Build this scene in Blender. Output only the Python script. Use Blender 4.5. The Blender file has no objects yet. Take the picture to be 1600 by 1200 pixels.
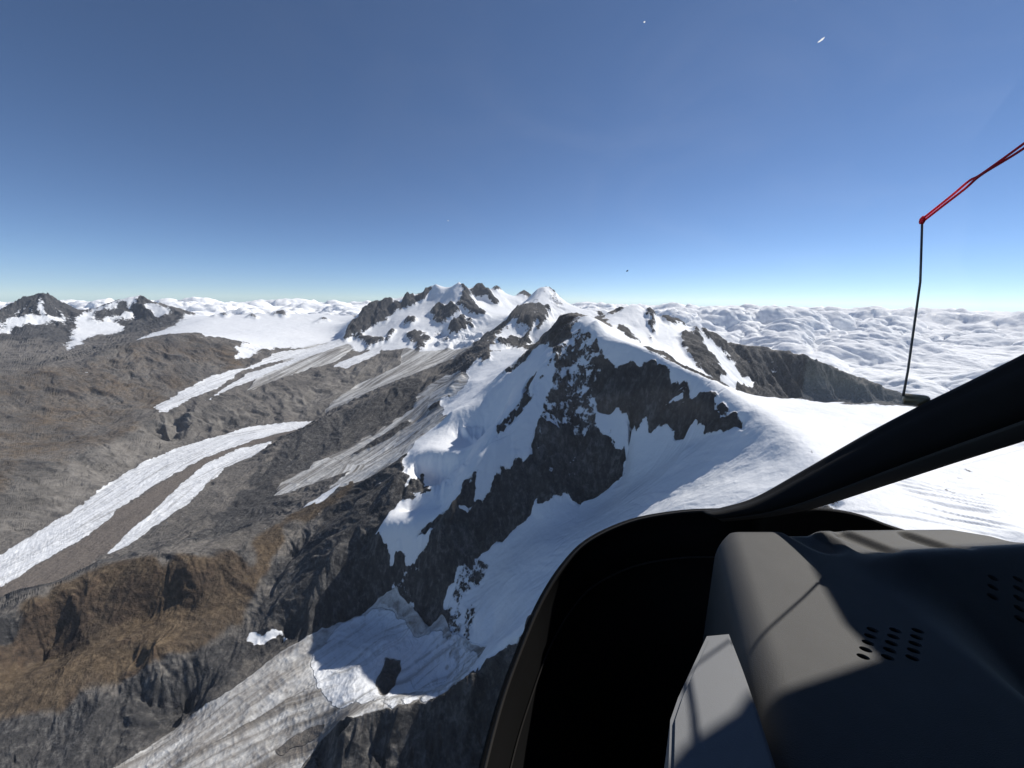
import bpy, bmesh, math, random
import numpy as np
from mathutils import Vector, Matrix

scene = bpy.context.scene
col = scene.collection

# ---------------------------------------------------------------- camera, sky, sun, exposure
cam_data = bpy.data.cameras.new('camera')
cam_data.sensor_width = 36.0
cam_data.lens = 36.0 * 601.0 / 1600.0            # very wide phone lens
cam_data.clip_start = 0.02
cam_data.clip_end = 600000.0
cam = bpy.data.objects.new('camera', cam_data)
col.objects.link(cam)
cam.matrix_world = (Matrix.Rotation(math.radians(90 - 12.4), 4, 'X') @ Matrix.Rotation(math.radians(0.63), 4, 'Z'))
scene.camera = cam

SUN_AZ, SUN_EL = math.radians(55.0), math.radians(42.0)   # azimuth measured clockwise from the view direction (+Y)
world = bpy.data.worlds.new('World')
scene.world = world
world.use_nodes = True
wn = world.node_tree
sky = wn.nodes.new('ShaderNodeTexSky')
sky.sky_type = 'NISHITA'
sky.sun_disc = False
sky.sun_elevation = SUN_EL
sky.sun_rotation = SUN_AZ
sky.altitude = 5500.0
sky.air_density = 1.0
sky.dust_density = 0.0
sky.ozone_density = 3.6
bg = wn.nodes['Background']
bg.inputs['Strength'].default_value = 0.098
wn.links.new(sky.outputs[0], bg.inputs['Color'])
sun_data = bpy.data.lights.new('sun', 'SUN')
sun_data.energy = 4.3
sun_data.angle = math.radians(0.53)
sun_data.color = (1.0, 0.955, 0.885)
sun = bpy.data.objects.new('sun', sun_data)
col.objects.link(sun)
sdir = Vector((math.sin(SUN_AZ) * math.cos(SUN_EL), math.cos(SUN_AZ) * math.cos(SUN_EL), math.sin(SUN_EL)))
sun.rotation_euler = sdir.to_track_quat('Z', 'Y').to_euler()
sun.location = sdir * 50
vs = scene.view_settings
vs.view_transform = 'Standard'
vs.look = 'None'
vs.exposure = 0.26
vs.gamma = 1.0
scene.cycles.use_denoising = True
scene.cycles.max_bounces = 6
scene.cycles.transparent_max_bounces = 12
scene.cycles.volume_bounces = 0

# ground heights: surveyed points of ridges, valley floors and slopes (x, y, z in metres, origin at the eye)
SURVEY = [
    (-11551, 7551, -763), (-11498, 7806, -651), (-11446, 8061, -540), (-11412, 8362, -443), (-11378, 8662, -346), (-11163, 8937, -65),
    (-11003, 9133, 10), (-10926, 9225, 42), (-10861, 9302, -59), (-10773, 9404, -283), (-10689, 9499, -391), (-10646, 9696, -427), (-10618, 9875, -369),
    (-10519, 10125, -212), (-10356, 10289, -129), (-10193, 10453, -45), (-10036, 10604, 8), (-9895, 10599, -92), (-9664, 10541, -240),
    (-9392, 10515, -288), (-9120, 10490, -335), (-8819, 10417, -430), (-8518, 10344, -525), (-10074, 10358, -148), (-10111, 10112, -305),
    (-10016, 9710, -610), (-9881, 9440, -691), (-9747, 9170, -773), (-9612, 8900, -855), (-10842, 8936, -290), (-10851, 8685, -421),
    (-10859, 8434, -553), (-7586, 5883, -1174), (-7611, 6170, -1161), (-7636, 6457, -1148), (-7655, 6733, -1104), (-7675, 7008, -1061),
    (-7694, 7284, -1017), (-7713, 7559, -973), (-7667, 7810, -913), (-7620, 8061, -853), (-7573, 8312, -793), (-7526, 8562, -733), (-7543, 8896, -686),
    (-7560, 9229, -639), (-7577, 9562, -591), (-8772, 10653, -541), (-8541, 10995, -546), (-8309, 11337, -552), (-8077, 11679, -557),
    (-7799, 11857, -562), (-7521, 12036, -566), (-7242, 12214, -570), (-6878, 12293, -579), (-6514, 12372, -589), (-6149, 12450, -598),
    (-5785, 12529, -607), (-5471, 12443, -610), (-5156, 12357, -613), (-4842, 12272, -616), (-4528, 12186, -618), (-6079, 3858, -950),
    (-6139, 4040, -960), (-6199, 4222, -969), (-6201, 4391, -965), (-6204, 4560, -961), (-6185, 4752, -982), (-6149, 4957, -968), (-6112, 5161, -953),
    (-6057, 5375, -923), (-6001, 5588, -892), (-6040, 5765, -843), (-6079, 5941, -795), (-6036, 6124, -753), (-5994, 6306, -712), (-5971, 6530, -679),
    (-5949, 6754, -645), (-5900, 6927, -660), (-5852, 7099, -674), (-5712, 7083, -730), (-5573, 7067, -785), (-5378, 7089, -827), (-5182, 7112, -869),
    (-4954, 7030, -998), (-4042, 2495, -1537), (-4040, 2635, -1542), (-4039, 2774, -1547), (-4059, 2918, -1543), (-4079, 3061, -1539),
    (-4108, 3185, -1535), (-4138, 3308, -1530), (-4167, 3432, -1526), (-4196, 3556, -1522), (-4217, 3682, -1519), (-4237, 3809, -1517),
    (-4258, 3936, -1514), (-4279, 4062, -1512), (-4296, 4224, -1497), (-4312, 4385, -1483), (-4482, 4707, -1420), (-4499, 4879, -1400),
    (-4517, 5051, -1381), (-4534, 5222, -1362), (-4551, 5394, -1343), (-4568, 5566, -1324), (-4551, 5778, -1303), (-4534, 5990, -1282),
    (-4517, 6201, -1262), (-4501, 6413, -1241), (-4484, 6625, -1220), (-4442, 6857, -1197), (-4400, 7090, -1173), (-4358, 7322, -1149),
    (-4316, 7554, -1125), (-4302, 7788, -1105), (-4288, 8022, -1085), (-4275, 8257, -1064), (-4261, 8491, -1044), (-4218, 8731, -1013),
    (-4176, 8972, -982), (-4134, 9212, -951), (-4092, 9452, -919), (-4065, 4681, -1492), (-4088, 4825, -1466), (-4110, 4969, -1440),
    (-4133, 5112, -1414), (-4155, 5256, -1387), (-4135, 5456, -1372), (-4115, 5656, -1356), (-4095, 5857, -1340), (-4075, 6057, -1325),
    (-4029, 6271, -1296), (-3984, 6485, -1267), (-3938, 6700, -1238), (-3892, 6914, -1209), (-3846, 7129, -1180), (-3792, 7351, -1147),
    (-3737, 7573, -1115), (-3682, 7795, -1082), (-3627, 8018, -1049), (-3866, 10085, -318), (-3656, 10160, -252), (-3446, 10236, -186),
    (-3212, 10308, -102), (-2978, 10381, -18), (-2692, 10506, 45), (-2405, 10631, 107), (-2222, 10773, 280), (-2101, 10797, 383), (-1867, 10840, 303),
    (-1647, 10775, 303), (-1447, 10602, 416), (-1243, 10728, 171), (-1132, 10941, 246), (-1020, 11153, 321), (-716, 11177, 220), (-605, 11333, 269),
    (-495, 11489, 319), (-290, 11645, 195), (-86, 11800, 71), (156, 11897, 122), (397, 11993, 173), (594, 11985, 42), (-3878, 9864, -439),
    (-3891, 9644, -561), (-3904, 9423, -682), (-3898, 9208, -783), (-3891, 8994, -885), (-3884, 8779, -986), (-3729, 9009, -979), (-3582, 9253, -846),
    (-3435, 9498, -713), (-3259, 9715, -565), (-3082, 9933, -417), (-2891, 10092, -322), (-2700, 10250, -227), (-2462, 10409, -118), (-2224, 10569, -9),
    (-1392, 10374, 262), (-1337, 10146, 107), (-1281, 9918, -47), (-1153, 9681, -196), (-1024, 9445, -345), (-845, 9310, -391), (-665, 9176, -436),
    (448, 8488, 30), (494, 8385, 176), (586, 8380, 256), (747, 8367, 270), (870, 8355, 179), (983, 8242, 48), (1132, 8121, -67), (1233, 8005, -109),
    (1335, 7888, -151), (1465, 7794, -176), (1596, 7700, -201), (1726, 7607, -226), (512, 8158, 162), (438, 7937, 69), (363, 7716, -24),
    (289, 7494, -118), (234, 7329, -161), (179, 7164, -204), (124, 6999, -246), (78, 6866, -278), (33, 6733, -309), (-12, 6600, -341), (-56, 6466, -385),
    (-99, 6332, -429), (-143, 6198, -473), (-178, 6064, -511), (-213, 5929, -549), (-248, 5795, -587), (-287, 5642, -641), (-326, 5490, -694),
    (747, 8166, 183), (747, 7965, 96), (747, 7764, 9), (747, 7563, -78), (712, 7391, -131), (677, 7218, -185), (642, 7046, -239), (607, 6873, -292),
    (541, 6711, -303), (475, 6549, -314), (408, 6387, -325), (126, 4598, -600), (22, 4649, -616), (-83, 4699, -632), (-164, 4747, -635),
    (-245, 4794, -638), (-349, 4787, -695), (-426, 4680, -742), (-504, 4572, -790), (-548, 4466, -840), (-593, 4360, -889), (-633, 4253, -922),
    (-672, 4146, -955), (-707, 4038, -990), (-741, 3931, -1025), (-992, 5410, -1060), (-1143, 5429, -1051), (-1294, 5449, -1042), (-1369, 5378, -1076),
    (-1444, 5307, -1109), (-1535, 5210, -1149), (-1625, 5112, -1188), (-1716, 5014, -1227), (-1806, 4945, -1263), (-1896, 4875, -1298),
    (-1986, 4806, -1334), (-2065, 4734, -1356), (-2145, 4662, -1378), (-2224, 4589, -1401), (-2299, 4495, -1433), (-2374, 4400, -1466),
    (-2411, 4303, -1485), (-2447, 4205, -1503), (-2484, 4107, -1522), (-2500, 3979, -1548), (-2516, 3851, -1573), (-2508, 3736, -1603),
    (-2500, 3621, -1632), (-671, 2200, -994), (-667, 2231, -987), (-663, 2262, -979), (-659, 2293, -971), (-655, 2323, -963), (-651, 2354, -955),
    (-647, 2385, -948), (-643, 2416, -940), (-630, 2453, -936), (-617, 2490, -932), (-604, 2527, -928), (-590, 2565, -924), (-577, 2602, -921),
    (-564, 2639, -917), (-551, 2676, -913), (-537, 2713, -909), (-524, 2751, -905), (-486, 2824, -893), (-447, 2898, -881), (-409, 2972, -869),
    (-361, 3027, -844), (-313, 3082, -820), (-266, 3137, -796), (-218, 3193, -772), (-137, 3246, -720), (-57, 3300, -669), (440, 2359, -90),
    (424, 2335, -104), (407, 2311, -118), (391, 2287, -132), (372, 2266, -159), (352, 2246, -186), (333, 2225, -213), (310, 2203, -235),
    (287, 2181, -258), (264, 2159, -280), (242, 2136, -302), (217, 2126, -325), (193, 2116, -348), (169, 2105, -371), (145, 2095, -394),
    (129, 2071, -424), (114, 2047, -455), (99, 2022, -485), (83, 1998, -516), (61, 1992, -536), (38, 1986, -555), (15, 1980, -575), (-3, 1964, -597),
    (-20, 1947, -619), (-38, 1931, -641), (-56, 1915, -662), (-74, 1899, -684), (-90, 1881, -701), (-107, 1864, -717), (-124, 1847, -734),
    (-140, 1830, -750), (-157, 1813, -766), (-171, 1794, -793), (-186, 1775, -819), (-200, 1756, -846), (-214, 1737, -872), (-225, 1718, -901),
    (-236, 1698, -931), (-248, 1679, -960), (-259, 1660, -990), (-274, 1644, -1007), (-289, 1628, -1024), (-304, 1612, -1041), (-319, 1593, -1060),
    (-334, 1575, -1080), (368, 2927, -104), (327, 2881, -147), (285, 2836, -189), (248, 2789, -234), (211, 2742, -279), (136, 2721, -354),
    (62, 2699, -430), (9, 2732, -469), (-43, 2765, -509), (-96, 2798, -548), (-141, 2846, -598), (-187, 2894, -648), (378, 2855, -107),
    (387, 2783, -109), (397, 2711, -111), (407, 2639, -113), (416, 2566, -115), (420, 2532, -111), (424, 2497, -107), (428, 2463, -103),
    (432, 2428, -99), (436, 2394, -94), (446, 2333, -98), (451, 2306, -106), (457, 2280, -114), (463, 2253, -122), (479, 2229, -106), (480, 2198, -132),
    (481, 2167, -158), (482, 2136, -184), (483, 2105, -210), (497, 2081, -221), (510, 2058, -232), (524, 2034, -243), (542, 2018, -241),
    (560, 2003, -239), (578, 1987, -237), (596, 1972, -235), (611, 1946, -245), (625, 1920, -256), (639, 1894, -266), (653, 1869, -276),
    (668, 1843, -287), (681, 1823, -288), (695, 1804, -290), (708, 1785, -292), (717, 1759, -302), (725, 1734, -312), (734, 1708, -322),
    (743, 1683, -332), (752, 1658, -342), (758, 1637, -347), (764, 1616, -353), (770, 1596, -359), (776, 1575, -365), (782, 1554, -371),
    (788, 1534, -376), (793, 1515, -381), (799, 1495, -386), (805, 1475, -390), (812, 1456, -390), (818, 1438, -389), (825, 1420, -389),
    (832, 1402, -388), (836, 1380, -390), (840, 1359, -392), (843, 1338, -393), (847, 1317, -395), (851, 1296, -397), (851, 1273, -399),
    (852, 1251, -401), (853, 1229, -402), (853, 1206, -404), (854, 1184, -405), (854, 1166, -408), (854, 1147, -410), (853, 1129, -412),
    (853, 1110, -414), (852, 1092, -416), (851, 1073, -417), (850, 1055, -418), (849, 1036, -419), (848, 1020, -421), (847, 1004, -422),
    (845, 987, -424), (844, 971, -426), (843, 954, -427), (841, 938, -429), (837, 922, -430), (833, 906, -431), (829, 891, -432), (825, 875, -433),
    (821, 859, -434), (817, 843, -435), (813, 827, -435), (808, 812, -436), (803, 797, -436), (798, 781, -436), (793, 766, -436), (788, 750, -437),
    (783, 735, -437), (778, 719, -437), (-654, 1699, -1136), (-629, 1692, -1137), (-604, 1685, -1139), (-579, 1678, -1140), (-554, 1671, -1141),
    (-532, 1663, -1134), (-509, 1656, -1128), (-487, 1649, -1122), (-465, 1641, -1115), (-443, 1634, -1109), (-420, 1627, -1103), (-621, 2027, -975),
    (-636, 2006, -994), (-652, 1985, -1012), (-667, 1965, -1031), (-682, 1944, -1050), (-694, 1923, -1067), (-706, 1903, -1085), (-717, 1883, -1102),
    (-729, 1862, -1119), (-751, 1842, -1132), (-773, 1823, -1145), (-794, 1803, -1159), (-813, 1783, -1172), (-832, 1763, -1185), (-851, 1742, -1198),
    (-869, 1722, -1211), (-888, 1702, -1224), (-895, 1675, -1247), (-903, 1649, -1271), (-910, 1622, -1294), (-918, 1595, -1317), (-919, 1573, -1335),
    (-920, 1552, -1353), (-921, 1530, -1371), (-922, 1509, -1389), (-923, 1487, -1408), (-472, 1550, -1397), (-491, 1565, -1391), (-510, 1579, -1386),
    (-529, 1594, -1380), (-549, 1609, -1374), (-568, 1624, -1369), (-592, 1623, -1385), (-616, 1622, -1402), (-640, 1621, -1418), (-664, 1621, -1435),
    (-688, 1620, -1451), (-708, 1607, -1456), (-728, 1594, -1460), (-747, 1581, -1465), (-767, 1568, -1470), (-787, 1555, -1474), (-807, 1542, -1479),
    (-824, 1528, -1473), (-840, 1514, -1468), (-857, 1500, -1462), (-873, 1486, -1457), (-890, 1472, -1451), (104, 1697, -1017), (83, 1690, -1028),
    (62, 1683, -1039), (41, 1677, -1050), (20, 1670, -1060), (-1, 1662, -1076), (-21, 1654, -1092), (-42, 1647, -1108), (-62, 1639, -1124),
    (-83, 1633, -1134), (-103, 1626, -1144), (-123, 1620, -1155), (-143, 1614, -1165), (-162, 1601, -1180), (-182, 1589, -1194), (-201, 1577, -1208),
    (-220, 1565, -1222), (-239, 1553, -1247), (-258, 1542, -1272), (-277, 1530, -1297), (-296, 1519, -1322), (-314, 1508, -1346), (-328, 1491, -1374),
    (-343, 1474, -1402), (-357, 1457, -1430), (119, 1716, -970), (141, 1714, -969), (163, 1712, -969), (184, 1710, -968), (206, 1708, -967),
    (229, 1707, -966), (252, 1707, -965), (274, 1707, -964), (297, 1706, -963), (320, 1706, -962), (343, 1706, -961), (368, 1708, -949),
    (393, 1710, -937), (419, 1713, -925), (444, 1715, -913), (469, 1717, -901), (494, 1724, -882), (518, 1731, -862), (542, 1737, -843),
    (556, 1754, -814), (569, 1771, -786), (582, 1788, -757), (818, 1281, -428), (810, 1298, -438), (803, 1314, -448), (796, 1330, -458),
    (788, 1346, -468), (781, 1368, -480), (773, 1389, -493), (766, 1410, -505), (758, 1432, -517), (751, 1453, -526), (744, 1474, -535),
    (737, 1496, -544), (730, 1517, -553), (724, 1538, -562), (715, 1560, -565), (707, 1582, -568), (699, 1604, -572), (690, 1626, -575),
    (682, 1647, -578), (674, 1669, -581), (658, 1684, -589), (641, 1698, -598), (625, 1713, -606), (608, 1728, -615), (592, 1742, -623),
    (581, 1767, -609), (571, 1791, -595), (555, 1813, -586), (539, 1834, -577), (522, 1855, -568), (506, 1876, -559), (490, 1898, -549),
    (466, 1914, -549), (441, 1930, -549), (-1079, 2310, -1183), (-1092, 2279, -1192), (-1106, 2248, -1201), (-1119, 2217, -1210), (-1133, 2186, -1219),
    (-1146, 2155, -1228), (-1160, 2124, -1238), (-1173, 2096, -1244), (-1186, 2069, -1251), (-1198, 2041, -1258), (-1211, 2014, -1265),
    (-1224, 1986, -1272), (-1237, 1958, -1279), (-1250, 1931, -1286), (-1262, 1902, -1291), (-1274, 1874, -1295), (-1286, 1845, -1300),
    (-1298, 1816, -1305), (-1309, 1788, -1310), (-1321, 1759, -1315), (-1343, 1742, -1306), (-1366, 1724, -1297), (-1388, 1707, -1289),
    (-1410, 1693, -1282), (-1433, 1679, -1275), (-1455, 1665, -1268), (-1478, 1650, -1261), (-1501, 1636, -1255), (-1533, 1637, -1249),
    (-1566, 1638, -1243), (-1599, 1638, -1236), (-1631, 1639, -1230), (-1664, 1640, -1224), (-1697, 1641, -1218), (-1723, 1629, -1222),
    (-1750, 1617, -1225), (-1777, 1605, -1228), (-1804, 1594, -1232), (-1831, 1582, -1235), (-1850, 1560, -1243), (-1868, 1538, -1251),
    (-1886, 1515, -1259), (-1904, 1493, -1266), (-1924, 1467, -1272), (-1943, 1441, -1277), (-1962, 1415, -1282), (-1982, 1389, -1288),
    (-1997, 1366, -1289), (-2013, 1342, -1291), (-2028, 1319, -1292), (-2044, 1296, -1294), (-2059, 1270, -1294), (-2074, 1245, -1295),
    (-2089, 1220, -1295), (-2105, 1195, -1296), (76, 1137, -1098), (63, 1134, -1111), (50, 1130, -1124), (36, 1127, -1136), (23, 1123, -1149),
    (10, 1120, -1162), (-5, 1118, -1178), (-20, 1116, -1195), (-35, 1114, -1212), (-49, 1111, -1229), (-64, 1109, -1246), (-79, 1107, -1263),
    (-93, 1101, -1274), (-107, 1095, -1285), (-121, 1089, -1296), (-134, 1083, -1307), (-148, 1077, -1319), (-162, 1072, -1330), (-176, 1066, -1341),
    (-191, 1065, -1346), (-206, 1064, -1351), (-222, 1063, -1356), (-237, 1062, -1361), (-252, 1061, -1366), (-267, 1061, -1371), (-282, 1060, -1376),
    (-298, 1059, -1381), (-314, 1057, -1382), (-330, 1056, -1382), (-346, 1054, -1383), (-362, 1053, -1384), (-378, 1051, -1384), (-394, 1049, -1385),
    (-411, 1048, -1385), (-427, 1046, -1386), (-442, 1042, -1386), (-458, 1038, -1386), (-473, 1034, -1385), (-489, 1030, -1385), (-504, 1026, -1385),
    (-520, 1022, -1385), (-535, 1018, -1385), (-548, 1014, -1396), (-561, 1009, -1408), (-573, 1005, -1419), (-586, 1001, -1431), (933, 2319, -352),
    (947, 2286, -358), (961, 2252, -364), (975, 2219, -370), (989, 2186, -376), (1003, 2152, -382), (1017, 2119, -388), (1027, 2089, -394),
    (1037, 2060, -400), (1048, 2030, -405), (1058, 2000, -411), (1068, 1971, -417), (1079, 1941, -422), (1089, 1912, -428), (1116, 1900, -434),
    (1142, 1888, -439), (1169, 1876, -444), (1196, 1865, -450), (1223, 1853, -455), (1248, 1843, -457), (1273, 1832, -458), (1298, 1822, -460),
    (1324, 1811, -462), (1349, 1801, -463), (1376, 1783, -461), (1404, 1764, -460), (1432, 1746, -458), (1459, 1728, -456), (1487, 1709, -455),
    (1514, 1691, -453), (1536, 1670, -449), (1559, 1648, -444), (1581, 1626, -440), (1603, 1605, -436), (1625, 1583, -431), (1647, 1562, -427),
    (1665, 1536, -423), (1682, 1510, -420), (1700, 1485, -417), (1717, 1459, -413), (1734, 1433, -410), (1744, 1404, -405), (1754, 1375, -401),
    (1765, 1345, -397), (1775, 1316, -393), (1785, 1286, -388), (1801, 1262, -386), (1817, 1238, -383), (1834, 1213, -381), (1850, 1189, -379),
    (1866, 1165, -376), (1150, 4866, -238), (1218, 4952, -218), (1287, 5038, -197), (1368, 5120, -157), (1449, 5201, -117), (1530, 5283, -77),
    (1611, 5311, -64), (1692, 5338, -51), (1831, 5292, -133), (1911, 5263, -182), (1991, 5234, -231), (2139, 5228, -272), (2286, 5221, -312),
    (2370, 5183, -334), (2453, 5145, -356), (2574, 5141, -422), (2694, 5136, -488), (2863, 5159, -574), (3013, 5225, -604), (3163, 5292, -634),
    (3313, 5358, -665), (3493, 5421, -666), (3673, 5484, -668), (3841, 5490, -722), (4037, 5470, -772), (4232, 5449, -823), (4404, 5437, -880),
    (4576, 5425, -938), (4748, 5413, -996), (4892, 5370, -1053), (5035, 5328, -1111), (5179, 5285, -1168), (5338, 5267, -1213), (5496, 5249, -1258),
    (5694, 5229, -1318), (5891, 5209, -1379), (6088, 5190, -1439), (6255, 5098, -1498), (6422, 5006, -1557), (6589, 4914, -1616), (6755, 4822, -1675),
    (1803, 5161, -180), (1776, 5029, -227), (1748, 4897, -273), (1713, 4777, -312), (1677, 4657, -350), (1642, 4537, -389), (1607, 4417, -428),
    (2390, 5027, -377), (2327, 4910, -398), (2263, 4792, -419), (2246, 4671, -457), (2229, 4550, -495), (2212, 4429, -533), (2192, 4312, -569),
    (2173, 4195, -604), (2154, 4078, -640), (2135, 3961, -676), (2134, 3848, -722), (907, 3277, -207), (915, 3205, -221), (924, 3133, -234),
    (932, 3061, -248), (940, 2989, -267), (949, 2916, -286), (957, 2843, -304), (-1495, 1627, -1266), (-1522, 1609, -1266), (-1548, 1591, -1266),
    (-1579, 1581, -1270), (-1610, 1571, -1273), (-1641, 1560, -1277), (-1672, 1550, -1280), (-1697, 1540, -1285), (-1723, 1531, -1290),
    (-1748, 1521, -1295), (-1774, 1511, -1300), (-1799, 1489, -1314), (-1824, 1466, -1329), (-1475, 1551, -1347), (-1503, 1537, -1360),
    (-1530, 1523, -1372), (-1558, 1510, -1384), (-1586, 1496, -1397), (-1613, 1481, -1406), (-1639, 1467, -1415), (-1666, 1452, -1425),
    (-1692, 1445, -1420), (-1717, 1438, -1415), (-1743, 1431, -1410), (-1768, 1424, -1406), (-1528, 1291, -1460), (-1507, 1299, -1441),
    (-1487, 1307, -1422), (-1466, 1316, -1403), (-1442, 1307, -1419), (-1418, 1299, -1435), (-1395, 1290, -1451), (-1373, 1292, -1462),
    (-1351, 1293, -1472), (-1329, 1294, -1483), (-1307, 1295, -1494), (-1432, 1188, -1511), (-1410, 1182, -1529), (-1388, 1177, -1547),
    (-1366, 1172, -1565), (-1345, 1181, -1576), (-1323, 1190, -1588), (-1302, 1199, -1599), (-1280, 1208, -1611), (-1969, 1337, -1413),
    (-1947, 1359, -1411), (-1926, 1381, -1409), (-1900, 1377, -1420), (-1875, 1372, -1431), (-1849, 1367, -1443), (-1927, 1310, -1480),
    (-1904, 1313, -1478), (-1881, 1317, -1476), (-1859, 1321, -1475), (-419, 2586, -766), (-387, 2591, -757), (-355, 2595, -749), (-322, 2599, -741),
    (-290, 2604, -732), (-256, 2592, -726), (-221, 2580, -720), (-187, 2568, -714), (-153, 2555, -708), (-134, 2529, -703), (-115, 2504, -699),
    (-96, 2478, -694), (-77, 2452, -690), (-59, 2426, -685), (-40, 2400, -681), (-377, 2471, -867), (-348, 2463, -869), (-319, 2454, -871),
    (-289, 2446, -873), (-260, 2438, -875), (-231, 2429, -877), (-204, 2411, -863), (-178, 2393, -849), (-152, 2374, -836), (-125, 2356, -822),
    (-99, 2338, -808), (-561, 2199, -922), (-532, 2188, -920), (-502, 2176, -918), (-473, 2164, -916), (-443, 2152, -914), (-414, 2140, -911),
    (-393, 2118, -907), (-372, 2096, -902), (-351, 2074, -897), (-331, 2052, -892), (-310, 2030, -887), (-289, 2008, -882), (-268, 1986, -877),
    (-248, 1964, -872), (-531, 2135, -1033), (-503, 2120, -1032), (-475, 2106, -1030), (-447, 2091, -1028), (-419, 2077, -1026), (-391, 2063, -1024),
    (-363, 2048, -1022), (-10630, 7994, -790), (-10608, 8670, -633), (-10445, 9172, -586), (-8755, 6494, -1078), (-9186, 7406, -1033),
    (-9532, 8240, -867), (-8035, 6760, -1134), (-9412, 8377, -878), (-10094, 9557, -603), (-9459, 9349, -814), (-9055, 9877, -656), (-8902, 8343, -939),
    (-9611, 10042, -622), (-10933, 8745, -428), (-6941, 9543, -645), (-6175, 9820, -702), (-5342, 10071, -775), (-4422, 9853, -879),
    (-4663, 10840, -698), (-5551, 9030, -822), (-6255, 8558, -790), (-4707, 8823, -941), (-5597, 4036, -1237), (-5454, 4387, -1259),
    (-5395, 4918, -1228), (-5243, 5502, -1173), (-5222, 6192, -1046), (-5082, 6562, -1048), (-4821, 3401, -1420), (-4663, 3776, -1497),
    (-4699, 4345, -1474), (-4817, 4941, -1403), (-5953, 4725, -1023), (-4883, 3130, -1312), (-4127, 4356, -1697), (-3806, 4638, -1602),
    (-3585, 5181, -1547), (-3517, 5525, -1498), (-3015, 5645, -1574), (-3354, 6144, -1389), (-2951, 6677, -1385), (-2997, 7417, -1154),
    (-4164, 4594, -1549), (-2510, 9473, -516), (-1864, 10282, -55), (-1775, 9740, -364), (-2206, 8829, -768), (-2912, 8727, -912), (-1485, 8877, -838),
    (-686, 10177, -204), (-978, 10655, -47), (-333, 9594, -343), (-25, 11000, -125), (-607, 8979, -616), (-1093, 8127, -967), (-1582, 7842, -1070),
    (-2125, 7920, -1020), (-2674, 7963, -1098), (-3251, 8070, -1119), (-1704, 7201, -1229), (-1201, 7099, -1207), (-1858, 6853, -1290),
    (-2253, 6628, -1367), (-2617, 6384, -1489), (-745, 7362, -935), (-403, 7890, -800), (-1616, 9767, -206), (-1349, 8999, -552), (-974, 8947, -647),
    (-207, 5496, -694), (-5, 5700, -755), (240, 5895, -749), (296, 6143, -514), (529, 5876, -587), (992, 7232, -245), (-214, 4195, -743),
    (-3, 4200, -670), (-396, 3880, -824), (-265, 3891, -791), (-903, 4816, -1086), (-1121, 4667, -1219), (-1298, 4413, -1377), (-1514, 4131, -1459),
    (-1750, 3818, -1551), (-1927, 3619, -1597), (-941, 3888, -1211), (-643, 3745, -1029), (-1350, 4918, -1287), (-1555, 4488, -1403),
    (-1723, 4103, -1512), (-2272, 3651, -1629), (-2312, 3203, -1681), (-2290, 2777, -1684), (-2244, 2420, -1620), (-1950, 2662, -1611),
    (-1770, 2785, -1570), (-1749, 3260, -1577), (-1983, 2251, -1648), (-2425, 2057, -1647), (-2623, 1833, -1636), (-2366, 2300, -1639),
    (-2163, 3831, -1561), (-1056, 3337, -1350), (-1166, 2980, -1379), (-836, 3192, -1171), (-1307, 2811, -1368), (-1476, 2726, -1452),
    (-652, 3439, -1007), (0, 2350, -558), (-388, 2216, -893), (145, 2496, -375), (202, 2442, -325), (-520, 1931, -1042), (-408, 1907, -989),
    (-345, 1746, -1010), (-638, 1874, -1084), (-535, 1844, -1106), (-338, 1707, -1008), (-550, 1645, -1214), (-427, 1583, -1222), (323, 2105, -394),
    (199, 1970, -570), (336, 1900, -687), (475, 1994, -433), (542, 1484, -766), (690, 1455, -589), (444, 1328, -786), (649, 1195, -586),
    (779, 1091, -469), (774, 1214, -478), (504, 1089, -643), (246, 1256, -957), (148, 1493, -1043), (9, 1420, -1147), (-151, 1372, -1296),
    (-243, 1257, -1429), (752, 883, -447), (-612, 1281, -1462), (-390, 1219, -1512), (-895, 1265, -1511), (-929, 1113, -1535), (-1113, 1050, -1536),
    (-1401, 998, -1550), (-646, 1011, -1559), (-546, 1397, -1456), (-1463, 1506, -1405), (-1609, 1350, -1421), (-1756, 1240, -1431),
    (-1881, 1141, -1435), (-1804, 1075, -1466), (-1195, 1541, -1433), (-1014, 1426, -1493), (-1380, 1233, -1479), (-1179, 1225, -1529),
    (-1407, 1122, -1524), (-1654, 1034, -1521), (-1156, 1813, -1360), (-1156, 1632, -1405), (-1047, 2048, -1234), (-880, 2125, -1129),
    (-1941, 1037, -1500), (-71, 977, -1485), (-240, 971, -1505), (-410, 977, -1490), (-239, 1227, -1457), (-89, 1257, -1305), (-661, 1049, -1529),
    (956, 881, -443), (1114, 880, -441), (1116, 760, -439), (847, 702, -437), (1550, 1098, -422), (1081, 1180, -438), (1036, 1496, -437),
    (973, 1725, -404), (885, 1794, -384), (805, 1994, -333), (712, 2134, -279), (598, 2273, -185), (958, 636, -447), (1487, 4774, -308),
    (1382, 4177, -413), (1764, 4248, -480), (1838, 4650, -372), (1813, 4009, -586), (2652, 4473, -876), (3177, 4912, -1061), (2933, 5004, -724),
    (3592, 5321, -945), (4084, 5337, -1127), (4578, 5361, -1240), (3789, 5158, -1200), (4431, 5158, -1329), (5186, 5208, -1325), (1931, 4395, -458),
    (2684, 4686, -798), (666, 2617, -196), (-247, 2186, -888), (432, 2157, -177), (389, 2196, -188), (552, 2274, -156), (572, 2197, -193),
    (617, 2132, -215), (-3432, 1984, -1690), (-3411, 2115, -1690), (-3389, 2245, -1690), (-3425, 2395, -1690), (-3461, 2544, -1690),
    (-3503, 2687, -1690), (-3545, 2830, -1690), (-3587, 2973, -1690), (-3629, 3106, -1690), (-3670, 3239, -1690), (-3712, 3372, -1690),
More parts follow.
